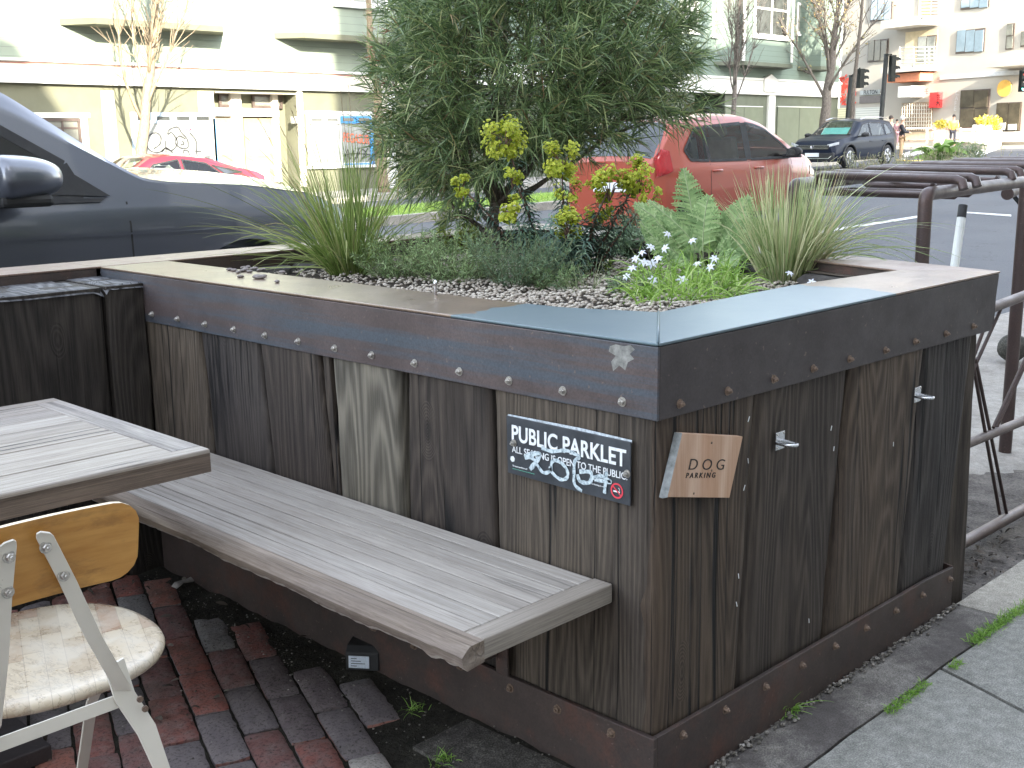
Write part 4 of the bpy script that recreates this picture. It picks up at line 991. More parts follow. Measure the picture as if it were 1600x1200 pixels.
for zz, hh in ((7.6, 1.5), (10.6, 1.5)):
    for k in range(9):
        b = MB(); x = XM+1.2+k*3.4; b.box((x, YF-.04, zz), (x+1.1, YF-.001, zz+hh)); b.build('window', TRIMW, G)
# ---- the row behind the camera: it shades the near half of the street
NB = thing('near_side_houses', 'tall row of pale stucco houses on the near side of the street behind the viewer', 'building')
STC = simple('near_stucco', (.55, .52, .48), .85, .1, .5)
YN = -4.4; sh = (YF-YN)*(.40/.85); dr = (YF-YN)*(.36/.85)
def nearx(px, py=100): return fx(px, py).x - sh
def house(xa, za, xb, zb_):
    b = MB(); b.prism([(xa, YN, -.2), (xb, YN, -.2), (xb, YN, zb_), (xa, YN, za)], (-4.24, -9, 0)); b.build('house', STC, NB)
house(-60, 22, nearx(-60), 22); 
house(nearx(-60)+.0, fx(-60, 30).z+dr, nearx(28), fx(28, 66).z+dr)
house(nearx(28), fx(28, 66).z+dr, nearx(185), max(9.4, fx(185, 265).z+dr-1.2))
house(nearx(185), 9.4, nearx(521), 9.4)
house(nearx(521), 21, nearx(1060), 21)
zt = fx(1150, 78).z+dr
house(nearx(1060), zt, 36, zt-.4)
b = MB()
for k in range(26): 
    for zz in (1.0, 4.2, 7.4): b.box((-40+k*2.7, YN+.001, zz), (-38.7+k*2.7, YN+.02, zz+1.7))
b.build('window_band', GLD, NB)

# ---- corner building beyond the cross street
P0 = atd(1355, 226, 58.0); dL = Vector(MR.T @ np.array([-230-800, 216-600, F])); dL.z = 0; dL.normalize(); dRr = -dL
NR = Vector((-dRr.y, dRr.x, 0));
if NR.dot(Vector(CAM) - P0) < 0: NR = -NR
def rb(px, py, out_=0.0): return onplane(px, py, P0 + NR*out_, NR)
CRM = simple('cream_stucco', (.36, .33, .28), .85, .04, .4); CRW = simple('white_stucco', (.50, .47, .42), .85, .04, .4); GRYW = simple('grey_trim', (.45, .45, .44), .8, .1)
def rx(par, name, px0, py0, px1, py1, mat, out_=.05, back=0.0):
    pm = (py0+py1)/2; qa = rb(px0, pm); qb = rb(px1, pm); xm = (px0+px1)/2; zt_ = rb(xm, py0).z; zb_ = rb(xm, py1).z
    qa.z = zb_; qb.z = zb_; b = MB(); b.obox(qa - NR*back, qb-qa, NR*(out_+back), Vector((0, 0, zt_-zb_))); return b.build(name, mat, par)
CB = thing('corner_building', 'cream stucco corner building with balconies and shops beyond the crossing', 'building')
qa = rb(1310, 200); qb = rb(1700, 200); b = MB(); b.obox(Vector((qa.x, qa.y, .2)), Vector((qb.x-qa.x, qb.y-qa.y, 0)), -NR*12, Vector((0, 0, 17))); b.build('wall', CRM, CB)
def rwin(px0, py0, px1, py1, n=3, mt=GLC, fm=BRN, o=.04, par=None, hb=False):
    w_ = rx(par or CB, 'window', px0, py0, px1, py1, fm, o)
    wd = (px1-px0-1.6)/n
    for i in range(n):
        if hb:
            ym = py0 + (py1-py0)*.48
            rx(w_, 'pane', px0+1.2+wd*i, py0+1.4, px0+wd*(i+1), ym-1, mt, o+.03); rx(w_, 'pane', px0+1.2+wd*i, ym+1, px0+wd*(i+1), py1-1.4, mt, o+.03)
        else: rx(w_, 'pane', px0+1.2+wd*i, py0+1.4, px0+wd*(i+1), py1-1.4, mt, o+.03)
    return w_
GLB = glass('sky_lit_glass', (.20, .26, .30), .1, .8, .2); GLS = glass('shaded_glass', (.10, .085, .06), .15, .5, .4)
rwin(1362, -30, 1395, 32, 3, GLB); rwin(1357, 62, 1388, 96, 3, GLS); rwin(1503, -30, 1547, 13, 3, GLB); rwin(1495, 46, 1539, 82, 3, GLB)
rwin(1573, 37, 1585, 77, 1, GLC, par=CB, hb=True); rwin(1596, 48, 1625, 72, 2, GLC)
# balcony recess with rail
rx(CB, 'balcony_recess', 1414, 48, 1464, 100, simple('warm_recess', (.55, .46, .30), .8, .1), .012)
rwin(1434, 56, 1463, 97, 2, GLC, BRN, .03)
def rtube(par, name, pts, r, mat, out_):
    b = MB(); b.tube([rb(x, y, out_) for x, y in pts], r, 6); return b.build(name, mat, par, smooth=True)
bl = rx(CB, 'balcony', 1402, 104, 1466, 113, CRW, 1.1)
for k in range(5): rtube(bl, 'rail', [(1405+1, 75+k*6.0), (1461, 73+k*6.0)], .022, TRIMW, 1.1)
for x_ in (1406, 1428, 1445, 1452, 1460): rtube(bl, 'baluster', [(x_, 73), (x_, 105)], .025, TRIMW, 1.1)
bl2 = rx(CB, 'balcony', 1402, 30, 1466, 43, CRW, 1.1)
rx(CB, 'balcony_door', 1437, -30, 1456, 30, simple('yellow_door', (.65, .60, .30), .7), .05)
for k in range(6): rtube(bl2, 'rail', [(1440, 28-k*5.0), (1465, 27-k*5.0)], .022, BRN, 1.1)
rx(CB, 'awning', 1407, 115, 1458, 128, simple('terracotta_awning', (.55, .20, .10), .8, .1), .9)
rx(CB, 'belt_course', 1470, 112, 1640, 119, GRYW, .06)
rx(CB, 'canopy', 1575, 99, 1640, 105, CRM, 1.5)
# ground floor
rx(CB, 'shopfront', 1345, 141, 1376, 148, simple('sign_board_grey', (.38, .40, .38), .7), .06)
ft = rb(1349, 147.5, .09); text('lettering', 'FULTON', .28, ft, dRr, (0, 0, 1), GRF, CB, sx=.85, bold=.004)
rx(CB, 'shop_transom', 1344, 150, 1376, 161, simple('dark_transom', (.10, .08, .07), .5), .05)
def shutter(name, c):
    m = Mat(name, .6, .4); v = m.mapping(); x, y, z = m.sep(v); f = m.math('FRACT', m.math('MULTIPLY', z, 9.0)); m.color(m.ramp(f, [(.1, tuple(a*.45 for a in c)), (.3, c)])); m.bump(f, .4, .02); return m.m
SHU = shutter('roller_shutter', (.52, .53, .48)); SHUY = shutter('roller_shutter_yellow', (.62, .58, .36))
rx(CB, 'roller_shutter', 1337, 168, 1374, 222, SHU, .03); rx(CB, 'roller_shutter', 1303, 169, 1321, 222, SHUY, .03)
gr = rx(CB, 'shop_entry', 1408, 160, 1457, 205, simple('shop_dark', (.30, .22, .14), .7, .2), .02)
for k in range(13): rtube(gr, 'gate_bar', [(1410+k*3.8, 162), (1409+k*3.8, 204)], .022, TRIM, .12)
for k in range(7): rtube(gr, 'gate_bar', [(1409, 166+k*6), (1455, 165+k*6)], .02, TRIM, .12)
rx(CB, 'stall_riser', 1405, 206, 1457, 219, simple('tan_tiles', (.50, .38, .25), .8), .05)
rx(CB, 'blade_sign', 1459, 144.5, 1472.5, 168, simple('red_sign', (.75, .03, .03), .6), .30)
HAN = simple('sign_dark_red', (.16, .01, .01), .6)
for (cy_, st) in ((152, [[(1463, 149), (1469, 149)], [(1466, 147), (1466, 156)], [(1463, 152), (1469, 152)], [(1464, 155), (1468.5, 155)]]), (162, [[(1463, 160), (1469, 159.5)], [(1465.5, 158), (1464, 165)], [(1466, 161), (1469, 165)], [(1463, 164), (1465, 162)]])):
    for s_ in st:
        b = MB(); ribbon(b, [rb(*s_[0], .36), rb(*s_[1], .36)], .06, NR); b.build('sign_character', HAN, CB)
for i, ch_ in enumerate('CAFE'):
    text('lettering', ch_, .28, rb(1492.5 - i*.8, 149+i*8.0, .04), dRr, (0, 0, 1), GRYW, CB, sx=1.0)
w_ = rb(1430, 148, .95); text('lettering', 'CAFE', .36, w_, dRr, (0, 0, 1), simple('cafe_red', (.55, .12, .12), .6), CB, sx=.9, bold=.004)
rx(CB, 'shop_fascia', 1424, 135, 1444, 152, TRIMW, .9)
rwin(1501, 140, 1546, 200, 2, GLS, BRN, .05, hb=True); rwin(1557, 160, 1596, 205, 2, GLS, BRN, .05)
rx(CB, 'poster', 1561, 192, 1573, 203, TRIMW, .14); rx(CB, 'poster', 1578, 194, 1590, 203, TRIMW, .14)
for cx_, cy_ in ((1567, 197.5), (1584, 198.5)): rx(CB, 'poster_picture', cx_-3, cy_-2.5, cx_+3, cy_+2.5, GRYW, .15)
b = MB(); c = rb(1570, 138, .05); b.lathe([(.36, 0), (.36, .06)], c, 28, NR); b.build('sun_emblem', simple('mustard', (.68, .38, .07), .7), CB)
rx(CB, 'base', 1470, 206, 1650, 222, CRW, .12)
b = MB()
MUR = simple('mural_red', (.62, .06, .03), .7, .3)
for k in range(90):
    x = rnd.uniform(1308, 1336); y = rnd.uniform(118, 163); a = rnd.uniform(0, 6.3); p = rb(x, y, .06); s_ = rnd.uniform(.08, .2)
    d1 = dRr*math.cos(a) + Vector((0, 0, math.sin(a))); d2 = dRr*-math.sin(a) + Vector((0, 0, math.cos(a)))
    b.poly([p - d1*s_, p + d2*s_*.5, p + d1*s_, p - d2*s_*.5])
b.build('leaf_mural', MUR, CB)
b = MB(); q_ = rb(1300, 224); q2_ = rb(1720, 224); q_.z = q2_.z = .75; b.obox(q_, q2_-q_, NR*1.6, Vector((0, 0, .29))); kind(b.build('sidewalk', simple('far_sidewalk', (.42, .39, .34), .9, .08, 1)))

# far sidewalk, median, markings
b = MB()
for i in range(40):
    x0_ = -20 + i*1.6*1.0; 
def strip_sheet(name, x0, x1, ya, yb, mat, dz, n=60, side_=True):
    b = MB(); ym = (ya+yb)/2
    for i in range(n+1):
        x = x0 + (x1-x0)*i/n; z = road_z(x, ym)+dz; b.v += [(x, ya, z-.22), (x, ya, z), (x, yb, z), (x, yb, z-.22)]
    b.f = [(i*4+j, (i+1)*4+j, (i+1)*4+j+1, i*4+j+1)[::-1] for i in range(n) for j in range(3)] + [(0, 1, 2, 3), tuple(n*4+k for k in (3, 2, 1, 0))]
    return kind(b.build(name, mat))
strip_sheet('sidewalk', -20, 44.5, 22.15, 26, GUT, .15); strip_sheet('kerb', -20, 44.5, 22.0, 22.149, KERBM, .15)
strip_sheet('kerb', 4, 35, 12.7, 12.85, KERBM, .14); strip_sheet('median', 4, 35, 12.851, 15.3, DIRT, .13); strip_sheet('kerb', 4, 35, 15.301, 15.45, KERBM, .14)
PAINT = Mat('road_paint', .8, .3); v = PAINT.mapping(); PAINT.color(PAINT.ramp(PAINT.noise(v, 14, 6, .75), [(.36, (.20, .20, .21)), (.5, (.60, .60, .58))])); PAINT = PAINT.m
YEL = simple('yellow_road_paint', (.60, .42, .08), .8, .2, 10)
def mark(px, name, mat, dz=.006):
    """painted line on the road from picture outline, draped on the surface"""
    b = MB(); n = 14; p = [atroad(*q) for q in px]; vs = []
    for i in range(n+1):
        t = i/n; a = p[0].lerp(p[1], t); c = p[3].lerp(p[2], t)
        for q in (a, c): vs.append((q.x, q.y, road_z(q.x, q.y)+dz))
    b.add(vs, [(2*i, 2*i+1, 2*i+3, 2*i+2) for i in range(n)]); return kind(b.build(name, mat))
mark([(1086, 391), (1437, 337), (1439, 340), (1086, 396)], 'lane_line', PAINT)
mark([(1502, 331), (1580, 336), (1580, 339), (1502, 333)], 'lane_line', PAINT, .007)
for q in ([(1408, 241), (1500, 229), (1515, 231), (1415, 246)], [(1505, 244), (1590, 228.5), (1603, 229), (1525, 247)], [(1440, 226.5), (1560, 226), (1560, 228), (1440, 229)], [(1470, 231.5), (1545, 231), (1545, 233.5), (1470, 234.5)], [(1416, 250), (1480, 248), (1560, 248), (1560, 250)], [(1420, 232), (1460, 231), (1470, 233), (1425, 235)]):
    mark(q, 'crosswalk_line', PAINT, .008)
mark([(1400, 249), (1460, 250.5), (1462, 252.5), (1400, 251)], 'lane_line', YEL, .009)
# ================================================================= VEHICLES
def smooth_interp(pts, xs, win_=.06):
    px = [p[0] for p in pts]; pz = [p[1] for p in pts]; o = []
    for x in xs:
        o.append(np.mean([np.interp(x + d, px, pz) for d in np.linspace(-win_, win_, 9)]))
    return np.array(o)
def inpoly(x, y, poly):
    r = False; n = len(poly)
    for i in range(n):
        x1, y1 = poly[i]; x2, y2 = poly[(i+1) % n]
        if (y1 > y) != (y2 > y) and x < (x2-x1)*(y-y1)/(y2-y1)+x1: r = not r
    return r
def carpaint(name, c, coat=1.0, flake=.25, rough=.32, metal=.45):
    m = Mat(name, rough, .5, metal); m.b.inputs['Coat Weight'].default_value = coat; m.b.inputs['Coat Roughness'].default_value = .03
    v = m.mapping(); f = m.noise(v, 900, 1, .5); m.color(m.ramp(f, [(.3, tuple(a*(1-flake) for a in c)), (.7, c)])); return m.m
CGL = Mat('car_glass', .03, .8); v = CGL.mapping()
tr = CGL.n('ShaderNodeBsdfTransparent'); tr.inputs[0].default_value = (.84, .90, .87, 1); gl = CGL.n('ShaderNodeBsdfGlossy'); gl.inputs['Roughness'].default_value = .02
fr = CGL.n('ShaderNodeFresnel'); fr.inputs[0].default_value = 1.5; mx = CGL.n('ShaderNodeMixShader'); CGL.l(fr.outputs[0], mx.inputs[0]); CGL.l(tr.outputs[0], mx.inputs[1]); CGL.l(gl.outputs[0], mx.inputs[2]); CGL.l(mx.outputs[0], CGL.out.inputs[0]); CGL = CGL.m
TYRE = simple('tyre', (.018, .018, .019), .85, .15, 60); RIM = simple('alloy_rim', (.58, .58, .60), .3, .1, 10, metal=.8)
SEATC = simple('car_interior', (.12, .12, .115), .9, .2); REDG = Mat('red_lamp', .12, .6, color=(.30, .008, .012)).m; CLRG = glass('clear_lamp', (.55, .57, .60), .08, .9, .4, 12)
CHR = simple('chrome', (.62, .62, .64), .15, .05, 10, metal=1.0)
PLATE = simple('licence_plate', (.62, .64, .66), .5, .1, 40)
class Car:
    def __init__(s, L, W, zb, top, belt, plan, tumble=.30, win_=.05, nx=None, crown=.035, bulge=.5):
        s.L, s.W = L, W; s.nx = nx or int(L/.028); s.xs = np.linspace(-L/2, L/2, s.nx+1)
        s.top = smooth_interp(top, s.xs, win_); s.belt = smooth_interp(belt, s.xs, .03); s.belt = np.minimum(s.belt, s.top-.03)
        s.w = smooth_interp(plan, s.xs, .05) * W/2; s.crv = smooth_interp(crown, s.xs, .1) if hasattr(crown, '__len__') else np.full(len(s.xs), crown); s.zb = zb; s.tumble = tumble; s.crown = crown
    def sec(s, i):
        w, t, b, zb = s.w[i], s.top[i], s.belt[i], s.zb
        h = t-b; wb = w*.965; wr = wb - s.tumble*h
        key = [(0, zb), (w*.80, zb), (w*.92, zb+.015), (w*.965, zb+.07), (w*.985, zb+.18), (w*1.0, zb+(b-zb)*.55), (w*.995, b-.12), (w*.985, b-.05), (wb, b)]
        for f in (.12, .25, .4, .55, .7, .8): key.append((wb - s.tumble*h*f, b+h*f))
        cr = min(.14, h*.6); key += [(wr - .012, t - cr*.30), (wr - cr*.30, t - cr*.10), (wr-cr*.8, t - .002), (wr*.72, t + s.crv[i]*.45), (wr*.4, t+s.crv[i]*.85), (0, t+s.crv[i])]
        return key
    def hw(s, x, z):
        i = int(round((x + s.L/2)/s.L*s.nx)); i = max(0, min(s.nx, i)); k = s.sec(i)
        zz = [p[1] for p in k[1:16]]; yy = [p[0] for p in k[1:16]]; return float(np.interp(z, zz, yy))
    def tz(s, x, y):
        f = (x + s.L/2)/s.L*s.nx; i = int(max(0, min(s.nx-1, math.floor(f)))); fr_ = min(1, max(0, f-i)); r = []
        for q in (i, i+1):
            k = s.sec(q)[9:]; k = k[::-1]; r.append(float(np.interp(abs(y), [p[0] for p in k], [p[1] for p in k])))
        return r[0]*(1-fr_) + r[1]*fr_
    def body(s, mat, par, holes=(), screens=(), arches=(), name='body'):
        rings = []
        for i in range(s.nx+1):
            k = s.sec(i); o = []
            for a, c in zip(k[:-1], k[1:]):
                d = math.hypot(c[0]-a[0], c[1]-a[1]); n = 2 if d > .02 else 1
                if d > .12: n = 4
                o.append((a, c, n))
            rings.append(k)
        # fixed subdivision pattern taken from the middle section
        mid = s.sec(s.nx//2); cnt = []
        for a, c in zip(mid[:-1], mid[1:]): cnt.append(max(1, int(round(math.hypot(c[0]-a[0], c[1]-a[1])/.035))))
        full = []
        for k in rings:
            o = []
            for (a, c), n in zip(zip(k[:-1], k[1:]), cnt):
                for q in range(n): t = q/n; o.append((a[0]*(1-t)+c[0]*t, a[1]*(1-t)+c[1]*t))
            o.append(k[-1]); o2 = [(-y, z) for y, z in o[1:-1]][::-1]; full.append(o + o2)
        b = MB(); m = len(full[0])
        for x, r in zip(s.xs, full): b.v += [(x, y, z) for y, z in r]
        def hole(c):
            x, y, z = c
            for p in holes:
                if abs(y) > .3 and inpoly(x, z, p): return True
            for (xb, yb, xt, yt) in screens:
                t = (x-xb)/(xt-xb)
                if 0.04 < t < .96 and abs(y) < yb + (yt-yb)*t - .03 and z > s.belt[int(max(0, min(s.nx, round((x+s.L/2)/s.L*s.nx))))] + .02: return True
            return False
        for i in range(s.nx):
            for k in range(m):
                q = (i*m+k, (i+1)*m+k, (i+1)*m+(k+1) % m, i*m+(k+1) % m)
                c = [sum(b.v[j][a] for j in q)/4 for a in range(3)]
                if not hole(c): b.f.append(q)
        b.f += [tuple(range(m)), tuple(s.nx*m+k for k in range(m))[::-1]]
        o = b.build(name, mat, None, smooth='auto', ang=32)
        for (x, z, r) in arches:
            cb = MB(); cb.lathe([(r, -s.W), (r, s.W)], (x, 0, z), 40, (0, 1, 0)); cut = cb.build('cut', mat)
            md = o.modifiers.new('b', 'BOOLEAN'); md.operation = 'DIFFERENCE'; md.object = cut; md.solver = 'FAST'
            bpy.context.view_layer.update(); applied(o); bpy.data.objects.remove(cut)
        o.parent = par; return o
    def side_panel(s, name, poly, mat, par, off=.006, sides=(1, -1), grow=0.0, n=24, thick=None):
        zs = [p[1] for p in poly]; z0, z1 = min(zs), max(zs); out_ = []
        for sd in sides:
            b = MB(); rows = []
            for j in range(n+1):
                z = z0 + (z1-z0)*j/n; zz = min(max(z, z0+1e-4), z1-1e-4); xs_ = []
                for i in range(len(poly)):
                    (xa, za), (xb_, zb_) = poly[i], poly[(i+1) % len(poly)]
                    if (za > zz) != (zb_ > zz): xs_.append(xa + (xb_-xa)*(zz-za)/(zb_-za))
                a, c = min(xs_), max(xs_); rows.append([(a + (c-a)*k/n, sd*(s.hw(a + (c-a)*k/n, z)+off), z) for k in range(n+1)])
            vs = [p for r in rows for p in r]; fs = [(j*(n+1)+i, j*(n+1)+i+1, (j+1)*(n+1)+i+1, (j+1)*(n+1)+i) for j in range(n) for i in range(n)]
            if sd > 0: fs = [f[::-1] for f in fs]
            b.add(vs, fs); out_.append(b.build(name, mat, par, smooth=True))
        return out_
    def outline(s, name, poly, w, mat, par, off=.009, sides=(1, -1)):
        n = len(poly)
        for sd in sides:
            b = MB(); cx_ = sum(p[0] for p in poly)/n; cz_ = sum(p[1] for p in poly)/n
            for i in range(n):
                a, c = poly[i], poly[(i+1) % n]
                for k in range(8):
                    q = []
                    for t in (k/8, (k+1)/8):
                        x = a[0]+(c[0]-a[0])*t; z = a[1]+(c[1]-a[1])*t; d = Vector((c[0]-a[0], c[1]-a[1])).normalized(); nx_, nz_ = -d.y, d.x
                        if (cx_-x)*nx_ + (cz_-z)*nz_ < 0: nx_, nz_ = -nx_, -nz_
                        for e in (-w*.4, w*.6): xx = x+nx_*e; zz = z+nz_*e; q.append((xx, sd*(s.hw(xx, zz)+off), zz))
                    b.add([q[0], q[1], q[3], q[2]], [(0, 1, 2, 3)])
            b.build(name, mat, par)
    def screen(s, name, spec, mat, par, off=.006, n=16):
        xb, yb, xt, yt = spec; b = MB()
        for j in range(n+1):
            t = j/n; x = xb + (xt-xb)*t; h = yb + (yt-yb)*t
            for k in range(n+1): y = -h + 2*h*k/n; b.v.append((x, y, s.tz(x, y)+off))
        b.f = [(j*(n+1)+i, j*(n+1)+i+1, (j+1)*(n+1)+i+1, (j+1)*(n+1)+i) for j in range(n) for i in range(n)]
        return b.build(name, mat, par, smooth=True)
def wheel(par, x, y, r, w, spokes=5, side=1):
    b = MB(); prof = [(r*.62, -w/2), (r*.9, -w/2), (r*.985, -w*.38), (r, -w*.2), (r, w*.2), (r*.985, w*.38), (r*.9, w/2), (r*.64, w/2), (r*.62, w*.35)]
    b.lathe(prof, (x, y, r), 36, (0, 1, 0)); wh = b.build('wheel', TYRE, par, smooth='auto', ang=40)
    b = MB(); yo = side*(w*.5-.01)
    b.lathe([(r*.62, 0), (r*.66, side*.004), (r*.66, side*.018), (r*.60, side*.018), (r*.58, side*-.03)], (x, y+yo, r), 36, (0, 1, 0))
    b = MB()
    for k in range(40):
        a, c = 2*math.pi*k/40, 2*math.pi*(k+1)/40
        for (ra, ya, rb_, yb_) in ((r*.66, 0, r*.60, .012), (r*.60, .012, r*.57, -.05)):
            P = lambda R_, an, yy: (x+R_*math.cos(an), y+yo+side*yy, r+R_*math.sin(an)); b.add([P(ra, a, ya), P(ra, c, ya), P(rb_, c, yb_), P(rb_, a, yb_)], [(0, 1, 2, 3)])
    for k in range(spokes):
        a = 2*math.pi*k/spokes + .3
        for sp in (-.16, .16):
            e = Vector((math.cos(a+sp), 0, math.sin(a+sp))); t = Vector((-e.z, 0, e.x)); c0 = Vector((x, y+yo+side*.008, r))
            s0 = Vector((math.cos(a), 0, math.sin(a)))
            b.prism([c0+s0*r*.10-t*.012, c0+s0*r*.10+t*.012, c0+e*r*.60+t*.022, c0+e*r*.60-t*.022], (0, -side*.03, 0))
    b.lathe([(r*.13, -side*.03), (r*.13, side*.012)], (x, y+yo, r), 16, (0, 1, 0)); b.build('rim', RIM, wh, smooth='auto', ang=30)
    b = MB(); b.lathe([(r*.60, 0), (r*.60, .01)], (x, y+side*(w*.1), r), 24, (0, 1, 0)); b.build('brake_disc', SEATC, wh); return wh
def place_car(t, x, y, rz, dz=0.0):
    t.location = (x, y, road_z(x, y)+dz); t.rotation_euler = (0, 0, rz)
    s_ = math.atan2(road_z(x+1.5, y)-road_z(x-1.5, y), 3.0); t.rotation_euler = (0, -s_ if abs(rz) < 1 else s_, rz)
def interior(par, x0, x1, w, zf, zt_, seats):
    b = MB(); b.box((x0, -w, .25), (x1, w, zf)); b.build('cabin_floor', SEATC, par)
    for x in seats:
        for sy in (-1, 1):
            b = MB(); y = sy*w*.52
            b.obox((x-.10, y-.24, zf-.35), (-.20, 0, .78), (0, .48, 0), (.13, 0, .02)); b.obox((x-.30, y-.13, zf+.44), (-.05, 0, .16), (0, .26, 0), (.10, 0, .02)); b.build('seat', SEATC, par, bevel=.03)
def mirror(par, x, y, z, s_, mat, sc_=1.0, L_=.20, H_=.15):
    b = MB(); L2, W2, H2 = L_*sc_*.5, .11*sc_, H_*sc_*.5; yc = y + s_*.15*sc_; zc = z + .06*sc_
    vs = []
    for fx_, k in ((-1, 1.0), (-.6, 1.02), (.3, .92), (.85, .62), (1.0, .30)):
        vs.append([(x + fx_*L2, yc + a*W2*k + s_*.02*(1-fx_), zc + c*H2*k*(1 if c > 0 else .9)) for a, c in ((-1, -1), (1, -1), (1, 1), (-1, 1))])
    b.v = [p for r in vs for p in r]; b.f = [(i*4+j, i*4+(j+1) % 4, (i+1)*4+(j+1) % 4, (i+1)*4+j) for i in range(4) for j in range(4)] + [(3, 2, 1, 0), (16, 17, 18, 19)]
    if s_ < 0: pass
    m_ = b.build('door_mirror', mat, None, smooth=True); sm_ = m_.modifiers.new('s', 'SUBSURF'); sm_.levels = sm_.render_levels = 3; m_.parent = par
    b = MB(); b.box((x-L2*.9, yc-W2*.8, zc-H2*1.0), (x+L2*.5, yc+W2*.8, zc-H2*.55)); o = b.build('mirror_foot', BLACK, m_, bevel=.02)
    b = MB(); b.obox((x-.05*sc_, y-.05*s_, z-.01), (.09*sc_, 0, 0), (0, s_*.16*sc_, .02), (0, 0, .035)); b.build('mirror_arm', BLACK, m_, bevel=.008)
    b = MB(); b.box((x-L2*1.0, yc-W2*.62, zc-H2*.6), (x-L2*.975, yc+W2*.62, zc+H2*.62)); b.build('mirror_glass', CHR, m_); return m_

# ---- orange hatchback
ORG = carpaint('orange_red_paint', (.33, .058, .030), .6, .2, .36, .15)
oc = Car(3.90, 1.68, .19, [(-1.95, .92), (-1.93, 1.0), (-1.60, 1.42), (-1.42, 1.49), (-.7, 1.525), (0, 1.515), (.42, 1.42), (.85, 1.22), (1.25, 1.0), (1.60, .92), (1.82, .84), (1.95, .68)],
         [(-1.95, .94), (-1.2, .945), (0, .92), (.9, .89), (1.4, .84), (1.95, .58)], [(-1.95, .80), (-1.85, .90), (-1.5, .975), (-1, 1), (.9, 1), (1.45, .95), (1.75, .85), (1.95, .60)], tumble=.28)
o_ = thing('hatchback_car', 'orange red hatchback driving away along the street beyond the planter', 'car')
qw = [(-1.35, .985), (-1.00, .965), (-1.00, 1.38), (-1.16, 1.37), (-1.44, 1.11)]
rw = [(-.97, .965), (-.16, .95), (-.13, 1.42), (-.97, 1.385)]
fw_ = [(-.06, .95), (.88, .945), (.98, .985), (.78, 1.12), (.42, 1.33), (.20, 1.39), (-.02, 1.42)]
oc.body(ORG, o_, [qw, rw, fw_], [(1.22, .62, .42, .54), (-1.90, .66, -1.58, .56)], [(-1.30, .29, .345), (1.20, .29, .345)])
for p in (qw, rw, fw_): oc.side_panel('side_window', p, CGL, o_); oc.outline('window_seal', p, .035, BLACK, o_)
oc.screen('windscreen', (1.22, .66, .42, .57), CGL, o_); oc.screen('rear_window', (-1.91, .68, -1.57, .58), GLD, o_)
oc.side_panel('b_pillar', [(-.16, .95), (-.06, .95), (-.02, 1.42), (-.13, 1.42)], BLACK, o_, .008, n=6)
oc.side_panel('tail_lamp', [(-1.935, .80), (-1.70, .86), (-1.70, 1.13), (-1.80, 1.14), (-1.935, 1.02)], REDG, o_, .014, n=10)
oc.side_panel('headlamp', [(1.45, .70), (1.80, .64), (1.86, .72), (1.50, .84)], CLRG, o_, .008, n=10)
for x in (-.92, .02):
    for sd in (1, -1):
        b = MB(); y = sd*(oc.hw(x, .83)+.012); b.tube([(x-.02, y-sd*.02, .835), (x, y, .84), (x+.16, y, .84), (x+.19, y-sd*.02, .835)], .016, 8); b.build('door_handle', ORG, o_, smooth=True)
for xx in (-.98, -.11, .93): oc.side_panel('door_seam', [(xx-.004, .30), (xx+.004, .30), (xx+.004, .93), (xx-.004, .93)], BLACK, o_, .002, n=6)
oc.side_panel('sill_trim', [(-.9, .20), (.82, .20), (.82, .27), (-.9, .27)], BLACK, o_, .004, n=8)
for x in (-1.30, 1.20):
    for sd in (1, -1): wheel(o_, x, sd*.735, .29, .18, 7, sd)
mirror(o_, .78, -.80, .96, -1, BLACK); mirror(o_, .78, .80, .96, 1, BLACK)
interior(o_, -1.3, 1.1, .62, .80, 1.4, (-.75, .15))
b = MB(); b.box((-1.972, -.26, .62), (-1.955, .26, .74)); b.build('licence_plate', PLATE, o_)
place_car(o_, 11.33, 7.95, 0)

# ---- big grey car, near lane
GRY = carpaint('grey_blue_paint', (.13, .14, .17), 1.0, .2, .3, .5)
gc = Car(4.7, 1.92, .25, [(-2.35, 1.0), (-2.2, 1.45), (-1.8, 1.66), (-.6, 1.74), (0.0, 1.71), (.28, 1.57), (.86, 1.15), (1.0, 1.125), (1.5, 1.09), (1.9, 1.03), (2.15, .93), (2.35, .72)],
         [(-2.35, 1.05), (-1, 1.04), (.6, 1.03), (1.0, 1.03), (1.6, 1.01), (2.1, .96), (2.35, .70)], [(-2.35, .82), (-2, .95), (-1.3, 1), (1.4, 1), (1.9, .97), (2.2, .90), (2.35, .72)], tumble=.36, crown=[(-2.35, .03), (.5, .03), (.95, .07), (1.9, .09), (2.35, .05)])
g_ = thing('suv_car', 'big grey blue car close behind the low wall, front half in view', 'car')
ws = (.92, .74, .22, .56)
gw = [(-.55, 1.085), (.52, 1.075), (.46, 1.22), (.02, 1.50), (-.15, 1.57), (-.55, 1.60)]; gw2 = [(-1.6, 1.10), (-.68, 1.09), (-.68, 1.60), (-1.4, 1.56)]
gc.body(GRY, g_, [gw, gw2], [ws], [(-1.42, .37, .43), (1.42, .37, .43)])
for p in (gw, gw2): gc.side_panel('side_window', p, CGL, g_); gc.outline('window_seal', p, .05, BLACK, g_)
gc.screen('windscreen', (.94, .77, .20, .58), CGL, g_)
gc.side_panel('window_rail', [(-1.7, 1.045), (.60, 1.035), (.64, 1.055), (-1.7, 1.070)], BLACK, g_, .010, n=10)
gc.side_panel('mirror_base', [(.36, 1.07), (.66, 1.06), (.40, 1.24)], BLACK, g_, .012, n=10)
for xx in (.74, -.62): gc.side_panel('door_seam', [(xx-.005, .35), (xx+.005, .35), (xx+.005, 1.03), (xx-.005, 1.03)], BLACK, g_, .002, n=6)
